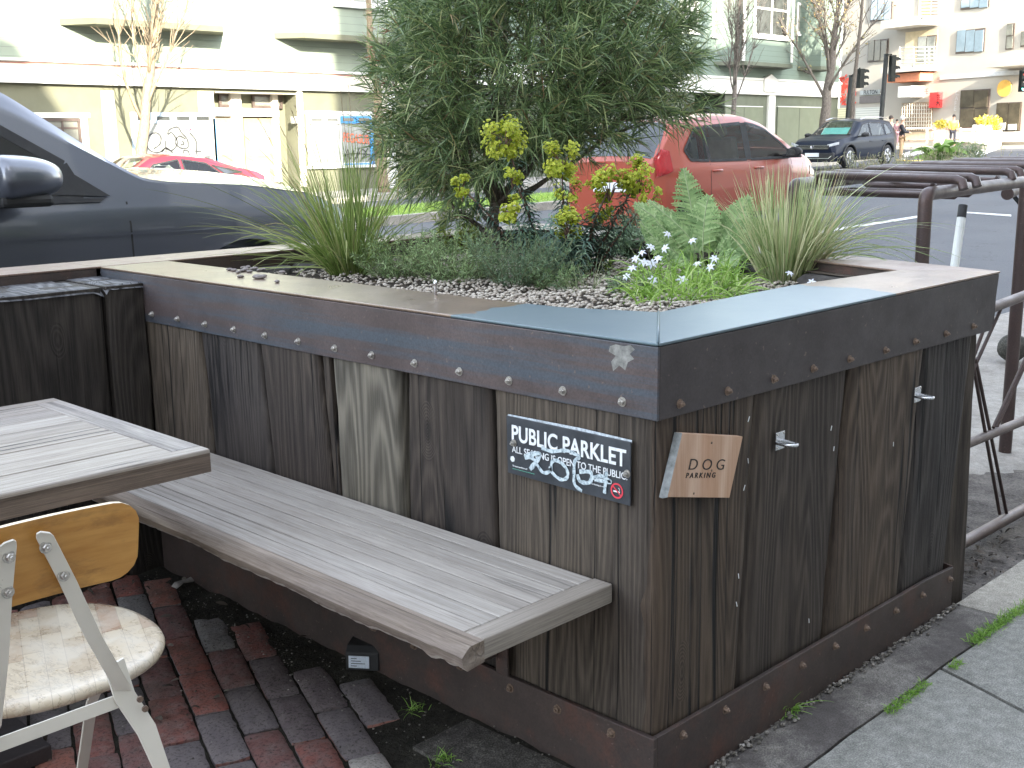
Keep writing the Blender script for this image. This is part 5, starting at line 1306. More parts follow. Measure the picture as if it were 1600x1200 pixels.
gc.side_panel('body_crease', [(-1.8, .885), (1.9, .86), (1.9, .866), (-1.8, .90)], GRY, g_, .010, n=20)
for x in (-1.42, 1.42):
    for sd in (1, -1): wheel(g_, x, sd*.84, .37, .24, 5, sd)
mirror(g_, .14, -.95, 1.08, -1, GRY, 1.35, .25, .18); mirror(g_, .14, .95, 1.08, 1, GRY, 1.35, .25, .18)
interior(g_, -1.8, 1.0, .75, .95, 1.6, (-1.2, -.1))
b = MB(); b.box((.88, -.70, 1.10), (.99, .70, 1.118)); b.build('wiper_cowl', BLACK, g_)
for sy in (-.45, .35): b = MB(); b.tube([(.98, sy, 1.14), (.86, sy+.45, 1.21)], .010, 6); b.build('wiper', BLACK, g_)
gc.side_panel('headlamp', [(1.95, .74), (2.25, .70), (2.28, .78), (2.0, .86)], CLRG, g_, .008, n=8)
gc.side_panel('side_marker', [(1.80, .66), (1.90, .66), (1.90, .68), (1.80, .68)], simple('amber_lens', (.7, .3, .04), .3), g_, .008, n=4)
place_car(g_, .22, 5.02, 0, .02)

# ---- dark blue SUV parked beyond
NVY = carpaint('navy_paint', (.005, .009, .022), .0, .2, .35, .0); NVY.node_tree.nodes['Principled BSDF'].inputs['Specular IOR Level'].default_value = .22
sc_ = Car(4.46, 1.84, .24, [(-2.23, 1.02), (-2.15, 1.25), (-1.85, 1.55), (-1.3, 1.60), (-.3, 1.62), (.3, 1.56), (1.0, 1.12), (1.15, 1.07), (1.8, 1.0), (2.1, .93), (2.23, .70)],
          [(-2.23, 1.04), (-1, 1.02), (1, .97), (1.7, .92), (2.23, .60)], [(-2.23, .86), (-1.9, .96), (-1.3, 1), (1.4, 1), (1.9, .96), (2.12, .90), (2.23, .80)], tumble=.30)
s_ = thing('parked_suv', 'dark blue suv parked facing left at the far kerb behind the slim tree', 'car')
sw1 = [(-.15, 1.05), (.78, 1.03), (.28, 1.44), (.0, 1.50), (-.12, 1.51)]; sw2 = [(-1.15, 1.07), (-.23, 1.05), (-.20, 1.51), (-1.10, 1.49)]; sw3 = [(-1.75, 1.12), (-1.25, 1.08), (-1.22, 1.47), (-1.45, 1.44)]
sws = (1.06, .72, .34, .58)
sc_.body(NVY, s_, [sw1, sw2, sw3], [sws], [(-1.36, .36, .43), (1.32, .36, .43)])
for p in (sw1, sw2, sw3): sc_.side_panel('side_window', p, CGL, s_); sc_.outline('window_seal', p, .03, BLACK, s_)
sc_.screen('windscreen', (1.08, .76, .32, .60), CGL, s_)
b = MB(); b.obox((.75, -.55, 1.13), (-.25, 0, .22), (0, 1.0, 0), (.01, 0, .01)); b.build('sun_shade', simple('teal_shade', (.10, .45, .42), .6), s_)
for cx_ in (-1.36, 1.32):
    for sd in (1, -1):
        b = MB(); P = []
        for k in range(15):
            a = math.pi*(-.06) + math.pi*1.12*k/14; P.append((cx_+.455*math.cos(a), sd*(.915), .36+.455*math.sin(a)))
        b.tube(P, .035, 6); b.build('arch_trim', BLACK, s_)
        wheel(s_, cx_, sd*.815, .36, .22, 5, sd)
sc_.side_panel('sill_trim', [(-.95, .26), (.9, .26), (.9, .38), (-.95, .38)], BLACK, s_, .006, n=8)
b = MB(); b.box((2.17, -.62, .66), (2.245, .62, .80)); b.build('grille', BLACK, s_)
for z in (.68, .73, .78): b = MB(); b.box((2.246, -.60, z), (2.256, .60, z+.018)); b.build('grille_bar', CHR, s_)
b = MB(); b.lathe([(.075, 0), (.075, .02)], (2.25, 0, .735), 24, (1, 0, 0)); em = b.build('round_emblem', CHR, s_)
b = MB(); b.lathe([(.06, 0), (.06, .003)], (2.2705, 0, .735), 24, (1, 0, 0)); b.build('emblem_field', BLACK, em)
b = MB()
for pl in ([(-.028, .78), (0, .742), (.028, .78)], [(-.046, .765), (-.022, .695), (0, .728), (.022, .695), (.046, .765)]):
    for a, c in zip(pl[:-1], pl[1:]): b.tube([(2.275, a[0], a[1]), (2.275, c[0], c[1])], .005, 5)
b.build('emblem_letters', CHR, em)
b = MB(); b.box((2.13, -.80, .27), (2.235, .80, .56)); b.build('front_bumper', BLACK, s_, bevel=.03)
b = MB(); b.tube([(2.20, -.78, .50), (2.25, -.62, .36), (2.255, .62, .36), (2.20, .78, .50)], .018, 6); b.build('bumper_strip', CHR, s_)
b = MB(); b.box((2.24, -.26, .42), (2.262, .26, .545)); b.build('licence_plate', PLATE, s_)
for sd in (1, -1):
    b = MB(); b.prism([(2.20, sd*.56, .72), (2.20, sd*.56, .82), (2.06, sd*.90, .90), (2.06, sd*.90, .82)], (.035, 0, 0)); b.build('headlamp', CLRG, s_)
mirror(s_, .72, -.92, 1.05, -1, BLACK, 1.1); mirror(s_, .72, .92, 1.05, 1, BLACK, 1.1)
for x in (-.1, -1.0):
    for sd in (1, -1): b = MB(); y = sd*(sc_.hw(x, .88)+.012); b.tube([(x-.1, y, .88), (x+.1, y, .88)], .014, 6); b.build('door_handle', NVY, s_)
b = MB()
for sd in (1, -1): b.tube([(-1.7, sd*.66, 1.64), (-1.2, sd*.66, 1.675), (-.2, sd*.66, 1.69), (.25, sd*.66, 1.62)], .018, 6)
b.build('roof_rail', CHR, s_)
interior(s_, -1.9, 1.0, .72, .90, 1.5, (-1.1, .0))
wp = atd(1329, 262, 39.3); place_car(s_, wp.x + 1.32, wp.y + .95, math.pi)
s_.location.z = wp.z

# ---- red car, only its roof shows over the grey bonnet
REDP = carpaint('red_paint', (.30, .012, .025), 1.0, .1)
rc = Car(4.5, 1.78, .2, [(-2.25, .95), (-2.1, 1.05), (-1.55, 1.18), (-.9, 1.38), (-.2, 1.45), (.3, 1.42), (1.05, 1.02), (1.9, .88), (2.25, .65)], [(-2.25, .93), (0, .93), (1.2, .9), (2.25, .6)], [(-2.25, .8), (-1.9, .93), (-1.3, 1), (1.3, 1), (1.9, .92), (2.25, .7)], tumble=.34)
r_c = thing('red_car', 'red car parked at the far kerb, its roof just showing over the grey bonnet', 'car')
ra = [(-.30, .98), (.68, .97), (.30, 1.28), (-.25, 1.36)]; rb_ = [(-1.18, 1.02), (-.36, .98), (-.33, 1.36), (-.85, 1.27)]; rcq = [(-1.66, 1.06), (-1.24, 1.03), (-.98, 1.22), (-1.15, 1.18)]
rc.body(REDP, r_c, [ra, rb_], [(1.0, .66, .38, .52), (-1.5, .6, -.95, .5)], [(-1.35, .32, .37), (1.35, .32, .37)])
for p in (ra, rb_, rcq): rc.side_panel('side_window', p, CGL if p is not rcq else GLD, r_c); rc.outline('window_seal', p, .03, BLACK, r_c)
rc.screen('windscreen', (1.02, .68, .36, .54), CGL, r_c); rc.screen('rear_window', (-1.5, .62, -.93, .52), GLD, r_c)
for x in (-1.35, 1.35):
    for sd in (1, -1): wheel(r_c, x, sd*.79, .32, .2, 5, sd)
interior(r_c, -1.4, .9, .65, .8, 1.4, (-.9, .1))
rr_ = ony(240, 241, 20.1); place_car(r_c, rr_.x-.0, 20.3, math.pi); r_c.location.z = rr_.z - 1.47
# ================================================================= PLANTS
def leafmat(name, stops, rough=.55, trans=.25, spec=.4):
    m = Mat(name, rough, spec); g = m.n('ShaderNodeNewGeometry'); col = m.ramp(g.outputs['Random Per Island'], stops); m.color(col)
    tb = m.n('ShaderNodeBsdfTranslucent'); m.l(col, tb.inputs[0]); mx = m.n('ShaderNodeMixShader'); mx.inputs[0].default_value = trans
    m.l(m.b.outputs[0], mx.inputs[1]); m.l(tb.outputs[0], mx.inputs[2]); m.l(mx.outputs[0], m.out.inputs[0]); return m.m
def rv(s=1.0): 
    while True:
        v = Vector((rnd.uniform(-1, 1), rnd.uniform(-1, 1), rnd.uniform(-1, 1)))
        if .05 < v.length < 1: return v.normalized()*s
def blade(b, p, d, L, W, droop=.3, n=5, side=None, tip=.08, base=.5):
    """curved tapering leaf"""
    p = Vector(p); d = Vector(d).normalized(); s = (side or d.cross(rv())); s = (s - d*s.dot(d)).normalized(); pts = [p.copy()]; q = d.copy(); wv = [s*W*.5*base]
    for i in range(1, n+1):
        q = (q + Vector((0, 0, -droop/n*(.4+1.2*i/n)))).normalized(); pts.append(pts[-1] + q*L/n)
        t = i/n; k = (1-t)**.55*(1-tip)+tip if t > .35 else base + (1-base)*t/.35*.9
        s2 = (s - q*s.dot(q)).normalized(); wv.append(s2*W*.5*k)
    b.strip(pts, wv); return pts
def wander(p, d, L, n, jit=.15, pull=(0, 0, 0)):
    p = Vector(p); q = Vector(d).normalized(); o = [p.copy()]
    for i in range(n): q = (q + rv(jit) + Vector(pull)/n).normalized(); p = p + q*L/n; o.append(p.copy())
    return o
def basep(px, py, z=.945): return onz(px, py, z)
BARK = Mat('bark', .9, .2); v = BARK.mapping(scale=(1, 1, .3)); f_ = BARK.noise(v, 60, 5, .7)
BARK.color(BARK.ramp(f_, [(.35, (.04, .032, .026)), (.65, (.15, .125, .10))])); BARK.bump(f_, .6, .01); BARK = BARK.m
def bark(name, a, c, sc=30):
    m = Mat(name, .9, .2); v = m.mapping(scale=(1, 1, .35)); f = m.noise(v, sc, 5, .7); m.color(m.ramp(f, [(.35, a), (.65, c)])); m.bump(f, .6, .02); return m.m

# ---- the big narrow-leaved shrub
SHL = leafmat('willow_leaf', [(0, (.052, .092, .036)), (.3, (.092, .150, .058)), (.6, (.155, .225, .088)), (.8, (.25, .33, .13)), (.95, (.40, .44, .20)), (1, (.25, .13, .07))], .45, .3, .55)
shrub = thing('shrub', 'tall round shrub with long narrow dark green leaves filling the middle of the planter', 'shrub')
base = basep(768, 402, .93); DS = float((np.array(base) - CAM) @ MR[2]); cc = atd(836, 142, DS+.02)
RX, RZ = 248/1800*DS, 250/1800*DS
Rt = Vector(MR[0]); Fw = Vector((MR[2][0], MR[2][1], 0)).normalized(); Rt = Vector((Rt.x, Rt.y, 0)).normalized(); UP = Vector((0, 0, 1))
def crown_pt():
    while True:
        v = Vector((rnd.uniform(-1, 1), rnd.uniform(-1, 1), rnd.uniform(-1, 1)))
        if v.length > 1: continue
        if rnd.random() > .25 + .75*v.length**1.5: continue
        x, y, z = v
        lump = 1 + .14*mnoise.noise(Vector((x*2.2, y*2.2, z*2.2)) + Vector((3, 1, 5)))
        if z < -.15: x *= 1 - .20*(-z-.15) ; 
        if x > -.2 and z < -.44 + .30*max(0, x): continue
        if x > -.36 and z < -.52: continue
        return cc + Rt*x*RX*lump + Fw*y*RX*.72*lump + UP*z*RZ*1.02*lump
limbs = []
bw = MB()
tr = [base, base + Vector((.01, 0, .12)), base + Rt*.0 + UP*.22]
bw.tube([base - UP*.03, base + UP*.06 + Rt*.005, base + UP*.16 + Rt*.01, base + UP*.24 + Rt*.02], [.034, .028, .026, .022], 10)
fork = base + UP*.22 + Rt*.018; low = base + UP*.08
tgts = [(-.75, .1, -.62), (-.55, -.2, -.1), (-.2, .2, .3), (.1, -.2, .45), (.4, .1, .1), (.75, -.1, -.1), (.55, .4, .5), (-.5, .5, .6), (0, 0, -.2), (-.3, -.5, .5), (.3, -.5, -.05), (.6, .3, -.25), (-.8, .0, .1), (-.45, -.45, -.55)]
for i, (a, c, e) in enumerate(tgts):
    s0 = low if e < -.5 else fork; t_ = cc + Rt*a*RX*.9 + Fw*c*RX*.7 + UP*e*RZ*.9
    pts = []
    for k in range(9):
        t = k/8; p = s0.lerp(t_, t) + UP*math.sin(t*math.pi)*(-.04 if e > -.5 else .0) + Vector((mnoise.noise(Vector((t*3, i, 0))), mnoise.noise(Vector((t*3, i, 5))), 0))*.05*math.sin(t*math.pi); pts.append(p)
    bw.tube(pts, [.013*(1-.8*k/8) for k in range(9)], 6); limbs += pts[3:]
bw.build('trunk', BARK, shrub, smooth=True)
TWG = simple('twig_green', (.11, .10, .055), .8, .3, 30)
btw = MB(); bl_ = MB()
for i in range(1350):
    t_ = crown_pt(); s0 = min(rnd.sample(limbs, 10), key=lambda q: (q-t_).length); L = (t_-s0).length
    if L > .34: s0 = t_ + (s0-t_).normalized()*.34
    if i % 3 == 0: btw.tube([s0, s0.lerp(t_, .5) + rv(.015), t_], [.0035, .0025, .0012], 4, cap=False)
    dr_ = ((t_-cc).normalized()*.8 + (t_-s0).normalized()*.7 + rv(.45) + UP*.12).normalized(); tw = wander(t_ - dr_*.06, dr_, .17, 6, .20, (0, 0, -.10))
    if i % 2 == 0: btw.tube(tw, [.0018]*4 + [.0012]*3, 3, cap=False)
    for k in range(rnd.randint(19, 26)):
        q = rnd.uniform(0, 5.99); a = tw[int(q)].lerp(tw[int(q)+1], q % 1); ax = (tw[-1]-tw[0]).normalized()
        d = (ax*rnd.uniform(.35, 1.0) + rv(.75) + UP*rnd.uniform(-.15, .25)).normalized()
        blade(bl_, a, d, rnd.uniform(.07, .145), rnd.uniform(.0045, .0075), rnd.uniform(-.1, .6), 4)
btw.build('twigs', TWG, shrub); bl_.build('foliage', SHL, shrub, smooth=True)
bp = MB()     # reddish new tips
for i in range(26):
    t_ = cc + Rt*rnd.uniform(-1.02, -.9)*RX + UP*rnd.uniform(-.35, .75)*RZ + Fw*rnd.uniform(-.3, .3)*RX
    for k in range(3): blade(bp, t_, -Rt*1.0 + rv(.6), rnd.uniform(.03, .06), .0035, .2, 3)
bp.build('new_leaves', leafmat('red_tip', [(0, (.20, .05, .035)), (1, (.30, .11, .07))]), shrub)

# ---- grasses
def grass(name, label, px, py, n, hmin, hmax, W, stops, spread=.06, lean=.5, droop=1.0, z=.94, bias=(0, 0), group=None, stems=0, nseg=8, trans=.3):
    c = basep(px, py, z); t = thing(name, label, 'grass', c, 0, group); b = MB(); m = leafmat(name+'_leaf', stops, .5, trans)
    for i in range(n):
        a = rnd.uniform(0, 6.283); r = spread*math.sqrt(rnd.random()); o = Vector((math.cos(a), math.sin(a), 0))
        k = abs(rnd.gauss(0, lean)); d = UP + o*k + Rt*bias[0] + Fw*bias[1]; L = rnd.uniform(hmin, hmax)*(1 if k < .6 else .95)
        blade(b, o*r, d, L, W*rnd.uniform(.6, 1.1), droop*rnd.uniform(.15, 1.0)*(.5+k), nseg, None, .04, .8)
    b.build('blades', m, t, smooth=True)
    if stems:
        b = MB()
        for i in range(stems):
            o = Vector((rnd.uniform(-1, 1), rnd.uniform(-1, 1), 0))*spread*.5; d = UP + Rt*rnd.uniform(-.55, .25) + Fw*rnd.uniform(-.3, .3)
            pts = wander(o, d, rnd.uniform(.5, .75), 8, .04, (0, 0, -.25)); b.tube(pts, [.0014]*8+[.0008], 4)
            for k in range(14): blade(b, pts[6].lerp(pts[8], rnd.random()), d + rv(.4), .014, .0025, 0, 2)
        b.build('flower_stems', simple('straw', (.22, .17, .10), .8, .3), t)
    return t
grass('grass_clump', 'arching green grass clump at the far left corner of the planter', 545, 428, 540, .24, .56, .0054, [(0, (.09, .15, .03)), (.35, (.17, .25, .06)), (.65, (.27, .35, .10)), (.9, (.40, .43, .18)), (1, (.44, .36, .18))], .075, .50, 1.2, bias=(-.12, 0), stems=9)
b = None
t_ = bpy.data.objects['grass_clump']; bb = MB()
for (dx, dz, L) in ((-.9, .55, .62), (-1, .35, .60), (-.8, .9, .70), (-1.0, .25, .45), (-.6, 1.0, .72), (-.3, 1.1, .72), (-1, .15, .42), (-.75, .65, .66), (.6, .8, .5), (-.9, .42, .55), (-1.0, .5, .68), (-.5, .9, .62), (-1, .2, .66), (-1, .62, .74), (-.85, .8, .72), (-1, .3, .7), (-.7, 1, .66), (-.4, 1.1, .76), (.1, 1, .62), (-.2, 1, .7), (.35, 1, .58), (.5, .6, .5)):
    for _k in range(2): blade(bb, Vector((rnd.uniform(-.03, .03), rnd.uniform(-.03, .03), .02)), Rt*(dx+rnd.uniform(-.15, .15)) + UP*(dz+rnd.uniform(-.1, .2)) + Fw*rnd.uniform(-.3, .2), L*rnd.uniform(.85, 1.12), .0052, rnd.uniform(.3, .9), 12, None, .05, .9)
bb.build('long_blades', leafmat('grass_dark', [(0, (.10, .12, .05)), (1, (.30, .34, .12))]), t_, smooth=True)
grass('variegated_grass', 'pale variegated grass clump near the right corner of the planter', 1228, 440, 760, .20, .42, .0056, [(0, (.17, .25, .09)), (.3, (.30, .37, .16)), (.6, (.47, .50, .28)), (.85, (.62, .60, .38)), (1, (.52, .42, .25))], .085, .34, .9, bias=(.05, 0))
t_ = bpy.data.objects['variegated_grass']; bb = MB()
for i in range(46):
    blade(bb, Vector((rnd.uniform(-.05, .08), rnd.uniform(-.05, .05), .02)), Rt*rnd.uniform(.3, 1.0) + UP*rnd.uniform(.25, .8) + Fw*rnd.uniform(-.5, .3), rnd.uniform(.35, .62), .006, rnd.uniform(.6, 1.4), 10, None, .05, .9)
bb.build('long_blades', leafmat('grass_pale', [(0, (.22, .30, .14)), (1, (.45, .48, .28))]), t_, smooth=True)

# ---- low needle-leaved herb at the front
def herb(name, label, px, py, n, H, spread, stops, leafL, W, cat='plant', sq=1.0, group=None, pitch=.012, stemc=(.14, .15, .08), z=.94):
    c = basep(px, py, z); t = thing(name, label, cat, c, 0, group); b = MB(); bs = MB(); m = leafmat(name+'_leaf', stops, .6, .2)
    for i in range(n):
        a = rnd.uniform(0, 6.283); r = math.sqrt(rnd.random()); o = Rt*math.cos(a)*r*spread + Fw*math.sin(a)*r*spread*sq
        pts = wander(o*.55, UP*rnd.uniform(.5, 1.1) + o.normalized()*rnd.uniform(.2, 1.0) + rv(.2), H*rnd.uniform(.6, 1.1), 7, .16, (0, 0, .1))
        bs.tube(pts, [.0016]*4+[.001]*4, 4, cap=False); tot = H; k = 0; q = .6
        while q < 6.99:
            p_ = pts[int(q)].lerp(pts[min(7, int(q)+1)], q % 1); ax = (pts[min(7, int(q)+1)] - pts[int(q)]).normalized()
            for _ in range(3): blade(b, p_, ax*rnd.uniform(.3, .9) + rv(.9), leafL*rnd.uniform(.6, 1.1), W, .15, 2, None, .2, .6)
            q += pitch/H*7
        for _ in range(4): blade(b, pts[-1], (pts[-1]-pts[-2]).normalized() + rv(.5), leafL*.7, W, 0, 2)
    bs.build('stems', simple(name+'_stem', stemc, .8, .2), t); b.build('foliage', m, t, smooth=True); return t
GG = [(0, (.09, .14, .06)), (.35, (.16, .25, .10)), (.7, (.27, .38, .16)), (1, (.40, .50, .26))]
herb('rosemary', 'low grey green needle leaved plant behind the steel cap, right beside the grass clump', 622, 432, 95, .175, .17, GG, .022, .0028)
herb('rosemary', 'dense middle clump of grey green needle leaved plant under the shrub trunk', 712, 440, 105, .185, .17, GG, .023, .0028)
herb('rosemary', 'grey green needle leaved plant with upright tips in front of the yellow green flowers', 812, 446, 95, .20, .15, [(0, (.06, .10, .06)), (.5, (.12, .19, .10)), (1, (.22, .31, .17))], .024, .0030)
herb('lavender', 'silvery blue green mound beside the fern leaves', 1010, 402, 80, .20, .12, [(0, (.12, .20, .11)), (.5, (.22, .33, .20)), (1, (.36, .47, .32))], .040, .0055, pitch=.014)
herb('yellow_green_herb', 'small yellow green leafy plant behind the needle leaved herbs', 712, 395, 26, .16, .09, [(0, (.18, .24, .05)), (1, (.36, .42, .10))], .030, .008, pitch=.02)
herb('yellow_green_herb', 'small patch of yellow green leaves on the gravel left of the white flowers', 925, 428, 16, .07, .10, [(0, (.15, .22, .05)), (1, (.30, .38, .10))], .026, .006, pitch=.015)
grass('grass_tuft', 'thin pale grass tuft growing through the pea gravel', 915, 452, 60, .05, .13, .003, [(0, (.16, .22, .10)), (1, (.34, .38, .22))], .09, .9, 1.2)

herb('groundcover', 'low bright green ground cover on the gravel in front of the euphorbia', 868, 450, 40, .08, .12, [(0, (.12, .20, .08)), (.5, (.20, .30, .13)), (1, (.30, .40, .20))], .020, .004, sq=.5)
herb('groundcover', 'low grey green ground cover creeping along the steel cap at the corner', 985, 460, 30, .07, .09, [(0, (.12, .20, .10)), (1, (.30, .38, .22))], .022, .004, sq=.5)
# ---- euphorbia: dark whorled stems with yellow-green flower heads
EUL = leafmat('euphorbia_leaf', [(0, (.04, .08, .06)), (.5, (.085, .15, .11)), (.85, (.13, .20, .15)), (1, (.17, .22, .13))], .5, .15)
EUF = leafmat('euphorbia_bract', [(0, (.28, .36, .03)), (.5, (.44, .50, .045)), (.85, (.58, .62, .08)), (1, (.34, .40, .05))], .5, .4)
EUC = simple('euphorbia_eye', (.30, .20, .03), .6, .3)
eu = thing('euphorbia', 'euphorbia with dark whorled leaves and yellow green flower heads in front of the shrub', 'plant', (0, 0, 0))
eb = basep(880, 434, .94); bs = MB(); ble = MB(); DE = float((np.array(eb)-CAM) @ MR[2])
stems = [((788, 205), -.02, .10, 1), ((800, 262), -.06, .05, 0), ((878, 240), .0, .09, 1), ((888, 288), -.05, .06, 0), ((952, 282), .0, .09, 1), ((1000, 268), .04, .085, 1), ((886, 345), -.12, .075, 1), ((722, 282), .06, .05, 1), ((795, 318), -.1, .06, 1), ((1018, 300), .02, .05, 0), ((935, 320), .06, .06, 0)]
for (tx, ty), dd, rad, st in stems:
    tip = atd(tx, ty + 12, DE+dd); st_ = eb + Rt*(tx-880)/1800*DE*.35 + rv(.01); st_.z = .935
    pts = []
    for k in range(13):
        t = k/12; p = st_.lerp(tip, t); p += Rt*(tx-880)/1800*DE*.28*(t*(1-t))*-1.0; pts.append(p + rv(.003))
    bs.tube(pts, [.0055*(1-.5*k/12) for k in range(13)], 6)
    L = (tip-st_).length; nn_ = int(L/.0026)
    for k in range(nn_):
        t = .12 + .78*k/nn_; q = t*12; p = pts[int(q)].lerp(pts[int(q)+1], q % 1); ax = (pts[int(q)+1]-pts[int(q)]).normalized()
        if t > .80 and rnd.random() < .5: continue
        o = ax.orthogonal().normalized(); o = Matrix.Rotation(k*2.4, 3, ax) @ o
        blade(ble, p, o + ax*rnd.uniform(-.1, .45), rnd.uniform(.042, .066), .0105, .9, 4, ax.cross(o), .15, .45)
    hd = MB(); ey = MB(); nb = int(560*(rad/.09)**2) if st else int(300*(rad/.09)**2)
    head = []
    for c_ in range(max(4, int(9*rad/.09))):
        o = rv(rad*.62); o.z *= 1.0; head.append(tip + o + UP*.01)
        bs.tube([tip - UP*.05, tip + o*.4, tip + o], .0022, 4, cap=False)
    for k in range(nb):
        c0 = rnd.choice(head) + rv(rad*.36*rnd.random()**.4); nrm = ((c0-tip).normalized()*.7 + UP*.7 + rv(.5) - Vector(MR[2])*.4).normalized(); a_ = nrm.orthogonal().normalized(); b_ = nrm.cross(a_); r = rnd.uniform(.005, .0078)
        ring = []
        for j in range(8):
            an = 2*math.pi*j/8; rr = r*(1 + .15*math.cos(2*an)); ring.append(c0 + (a_*math.cos(an) + b_*math.sin(an))*rr + nrm*r*.45)
        i0 = len(hd.v); hd.v += [tuple(c0)] + [tuple(p) for p in ring]; hd.f += [(i0, i0+1+j, i0+1+(j+1) % 8) for j in range(8)]
        ey.ball(c0 + nrm*r*.28, r*.26, 1)
    h_ = hd.build('flower_head', EUF, eu, smooth=True); ey.build('flower_eyes', EUC, h_)
bs.build('stems', simple('euphorbia_stem', (.13, .07, .05), .7, .3), eu, smooth=True)
for i in range(26):   # low leafy shoots
    a = rnd.uniform(0, 6.3); st_ = eb + Vector((math.cos(a), math.sin(a), 0))*rnd.uniform(0, .12); st_.z = .94; pts = wander(st_, UP + Vector((math.cos(a), math.sin(a), 0))*.4, rnd.uniform(.12, .27), 6, .1)
    for k in range(48):
        q = .5+5.4*k/48; p = pts[int(q)].lerp(pts[min(6, int(q)+1)], q % 1); ax = (pts[-1]-pts[0]).normalized(); o = Matrix.Rotation(k*2.4, 3, ax) @ ax.orthogonal().normalized()
        blade(ble, p, o + ax*.3, rnd.uniform(.035, .055), .0085, .8, 4, ax.cross(o), .15, .45)
ble.build('foliage', EUL, eu, smooth=True)

# ---- feathery fern-like leaves
FRL = leafmat('fern_leaf', [(0, (.18, .29, .12)), (.4, (.27, .40, .17)), (.8, (.39, .53, .25)), (1, (.48, .58, .32))], .6, .35)
fern = thing('fern_leaved_plant', 'soft pale green plant with feathery fern like leaves beside the variegated grass', 'plant')
fbp = basep(1100, 436, .94); DF = float((np.array(fbp)-CAM) @ MR[2]); bf = MB(); bst = MB()
fr = [((1098, 430), (1082, 330), (1068, 262), 30, 0, 1), ((1100, 430), (1094, 350), (1108, 305), 25, -.02, 1), ((1104, 430), (1100, 375), (1010, 312), 24, -.04, .9), ((1102, 430), (1140, 360), (1172, 306), 27, .02, 1), ((1095, 430), (1050, 350), (990, 318), 24, .02, .9), ((1110, 430), (1135, 385), (1185, 372), 26, -.04, 1), ((1100, 430), (1130, 370), (1150, 318), 20, .05, .9),
      ((1096, 430), (1060, 380), (1025, 345), 22, -.06, .9), ((1110, 430), (1125, 400), (1155, 408), 20, -.08, .8), ((1100, 430), (1080, 395), (1060, 412), 16, -.1, .7), ((1110, 430), (1110, 370), (1090, 340), 24, .04, .9), ((1108, 430), (1160, 380), (1190, 340), 22, .06, .9), ((1102, 430), (1060, 395), (1040, 385), 18, -.07, .7), ((1100, 432), (1045, 405), (1000, 345), 20, .08, .8)]
for (p0, p1, p2, wd, dd, k_) in fr:
    A0 = atd(*p0, DF); A1 = atd(*p1, DF+dd*.6); A2 = atd(*p2, DF+dd); N = 46; pts = [A0*(1-t)**2 + A1*2*t*(1-t) + A2*t*t for t in [i/N for i in range(N+1)]]
    bst.tube(pts[::5]+[pts[-1]], .0022, 5, cap=False); nrm = (-Vector(MR[2]) + UP*.6 + rv(.4)).normalized()
    wid = wd/1800*DF*1.25
    for i in range(int(N*.34), N, 1):
        t = i/N; ax = (pts[i+1 if i < N else i] - pts[i-1]).normalized(); sd = ax.cross(nrm).normalized(); u_ = (t-.34)/.66; w_ = wid*math.sin(math.pi*min(1, .16+.84*u_)**.75)*(.9) + .003
        for s_ in (-1, 1):
            d = sd*s_ + ax*.55 - UP*.1 + nrm*rnd.uniform(-.1, .25); L = w_*rnd.uniform(.88, 1.05); q = pts[i]; blade(bf, q, d, L, .0085, .35, 4, ax + rv(.15), .35, .9)
            if i % 2 == 0:
                for e in (.35, .6, .8):
                    blade(bf, q + d.normalized()*L*e, d.normalized()*.5 + ax*.8, .012, .0055, .1, 2, sd, .3, .8); blade(bf, q + d.normalized()*L*e, d.normalized()*.5 - ax*.7, .010, .005, .1, 2, sd, .3, .8)
bst.build('stalks', simple('fern_stalk', (.30, .36, .20), .7, .2), fern, smooth=True); bf.build('leaflets', FRL, fern, smooth=True)

# ---- white star flowers with strap leaves
sf = thing('star_flower_plant', 'bright green strap leaved clump with white star flowers at the near corner', 'plant')
bb = MB(); sfc = basep(1078, 462, .94); DFc = float((np.array(sfc)-CAM) @ MR[2])
for i in range(620):
    u0 = rnd.uniform(-1, 1); c0 = basep(1078 + u0*85, 458 - abs(u0)*6 + rnd.uniform(-26, 16) - u0*6, .945); d = UP*rnd.uniform(.4, 1.3) + rv(.8) - Fw*.35 + Rt*u0*.3
    blade(bb, c0, d, rnd.uniform(.09, .19), .0052, rnd.uniform(.9, 2.2), 7, None, .06, .9)
bb.build('strap_leaves', leafmat('strap_leaf', [(0, (.14, .26, .04)), (.5, (.26, .42, .075)), (.9, (.40, .56, .15)), (1, (.48, .56, .24))], .4, .35), sf, smooth=True)
PET = leafmat('petal_white', [(0, (.62, .66, .80)), (1, (.80, .82, .88))], .5, .3); STK = simple('flower_stalk', (.14, .16, .09), .7, .2)
fl = [(1003, 395, .2), (1017, 386, .3), (1039, 388, .6), (993, 404, .1), (1006, 410, -.2), (1018, 412, -.1), (1028, 404, .1), (988, 419, .2), (979, 432, 0), (1020, 438, -.9), (1066, 437, -.9), (1082, 376, .6), (1090, 412, .1), (1110, 417, .3), (1116, 404, .4), (1043, 366, .6), (1234, 427, .2), (1268, 441, .8), (981, 475, .5), (1057, 478, .6)]
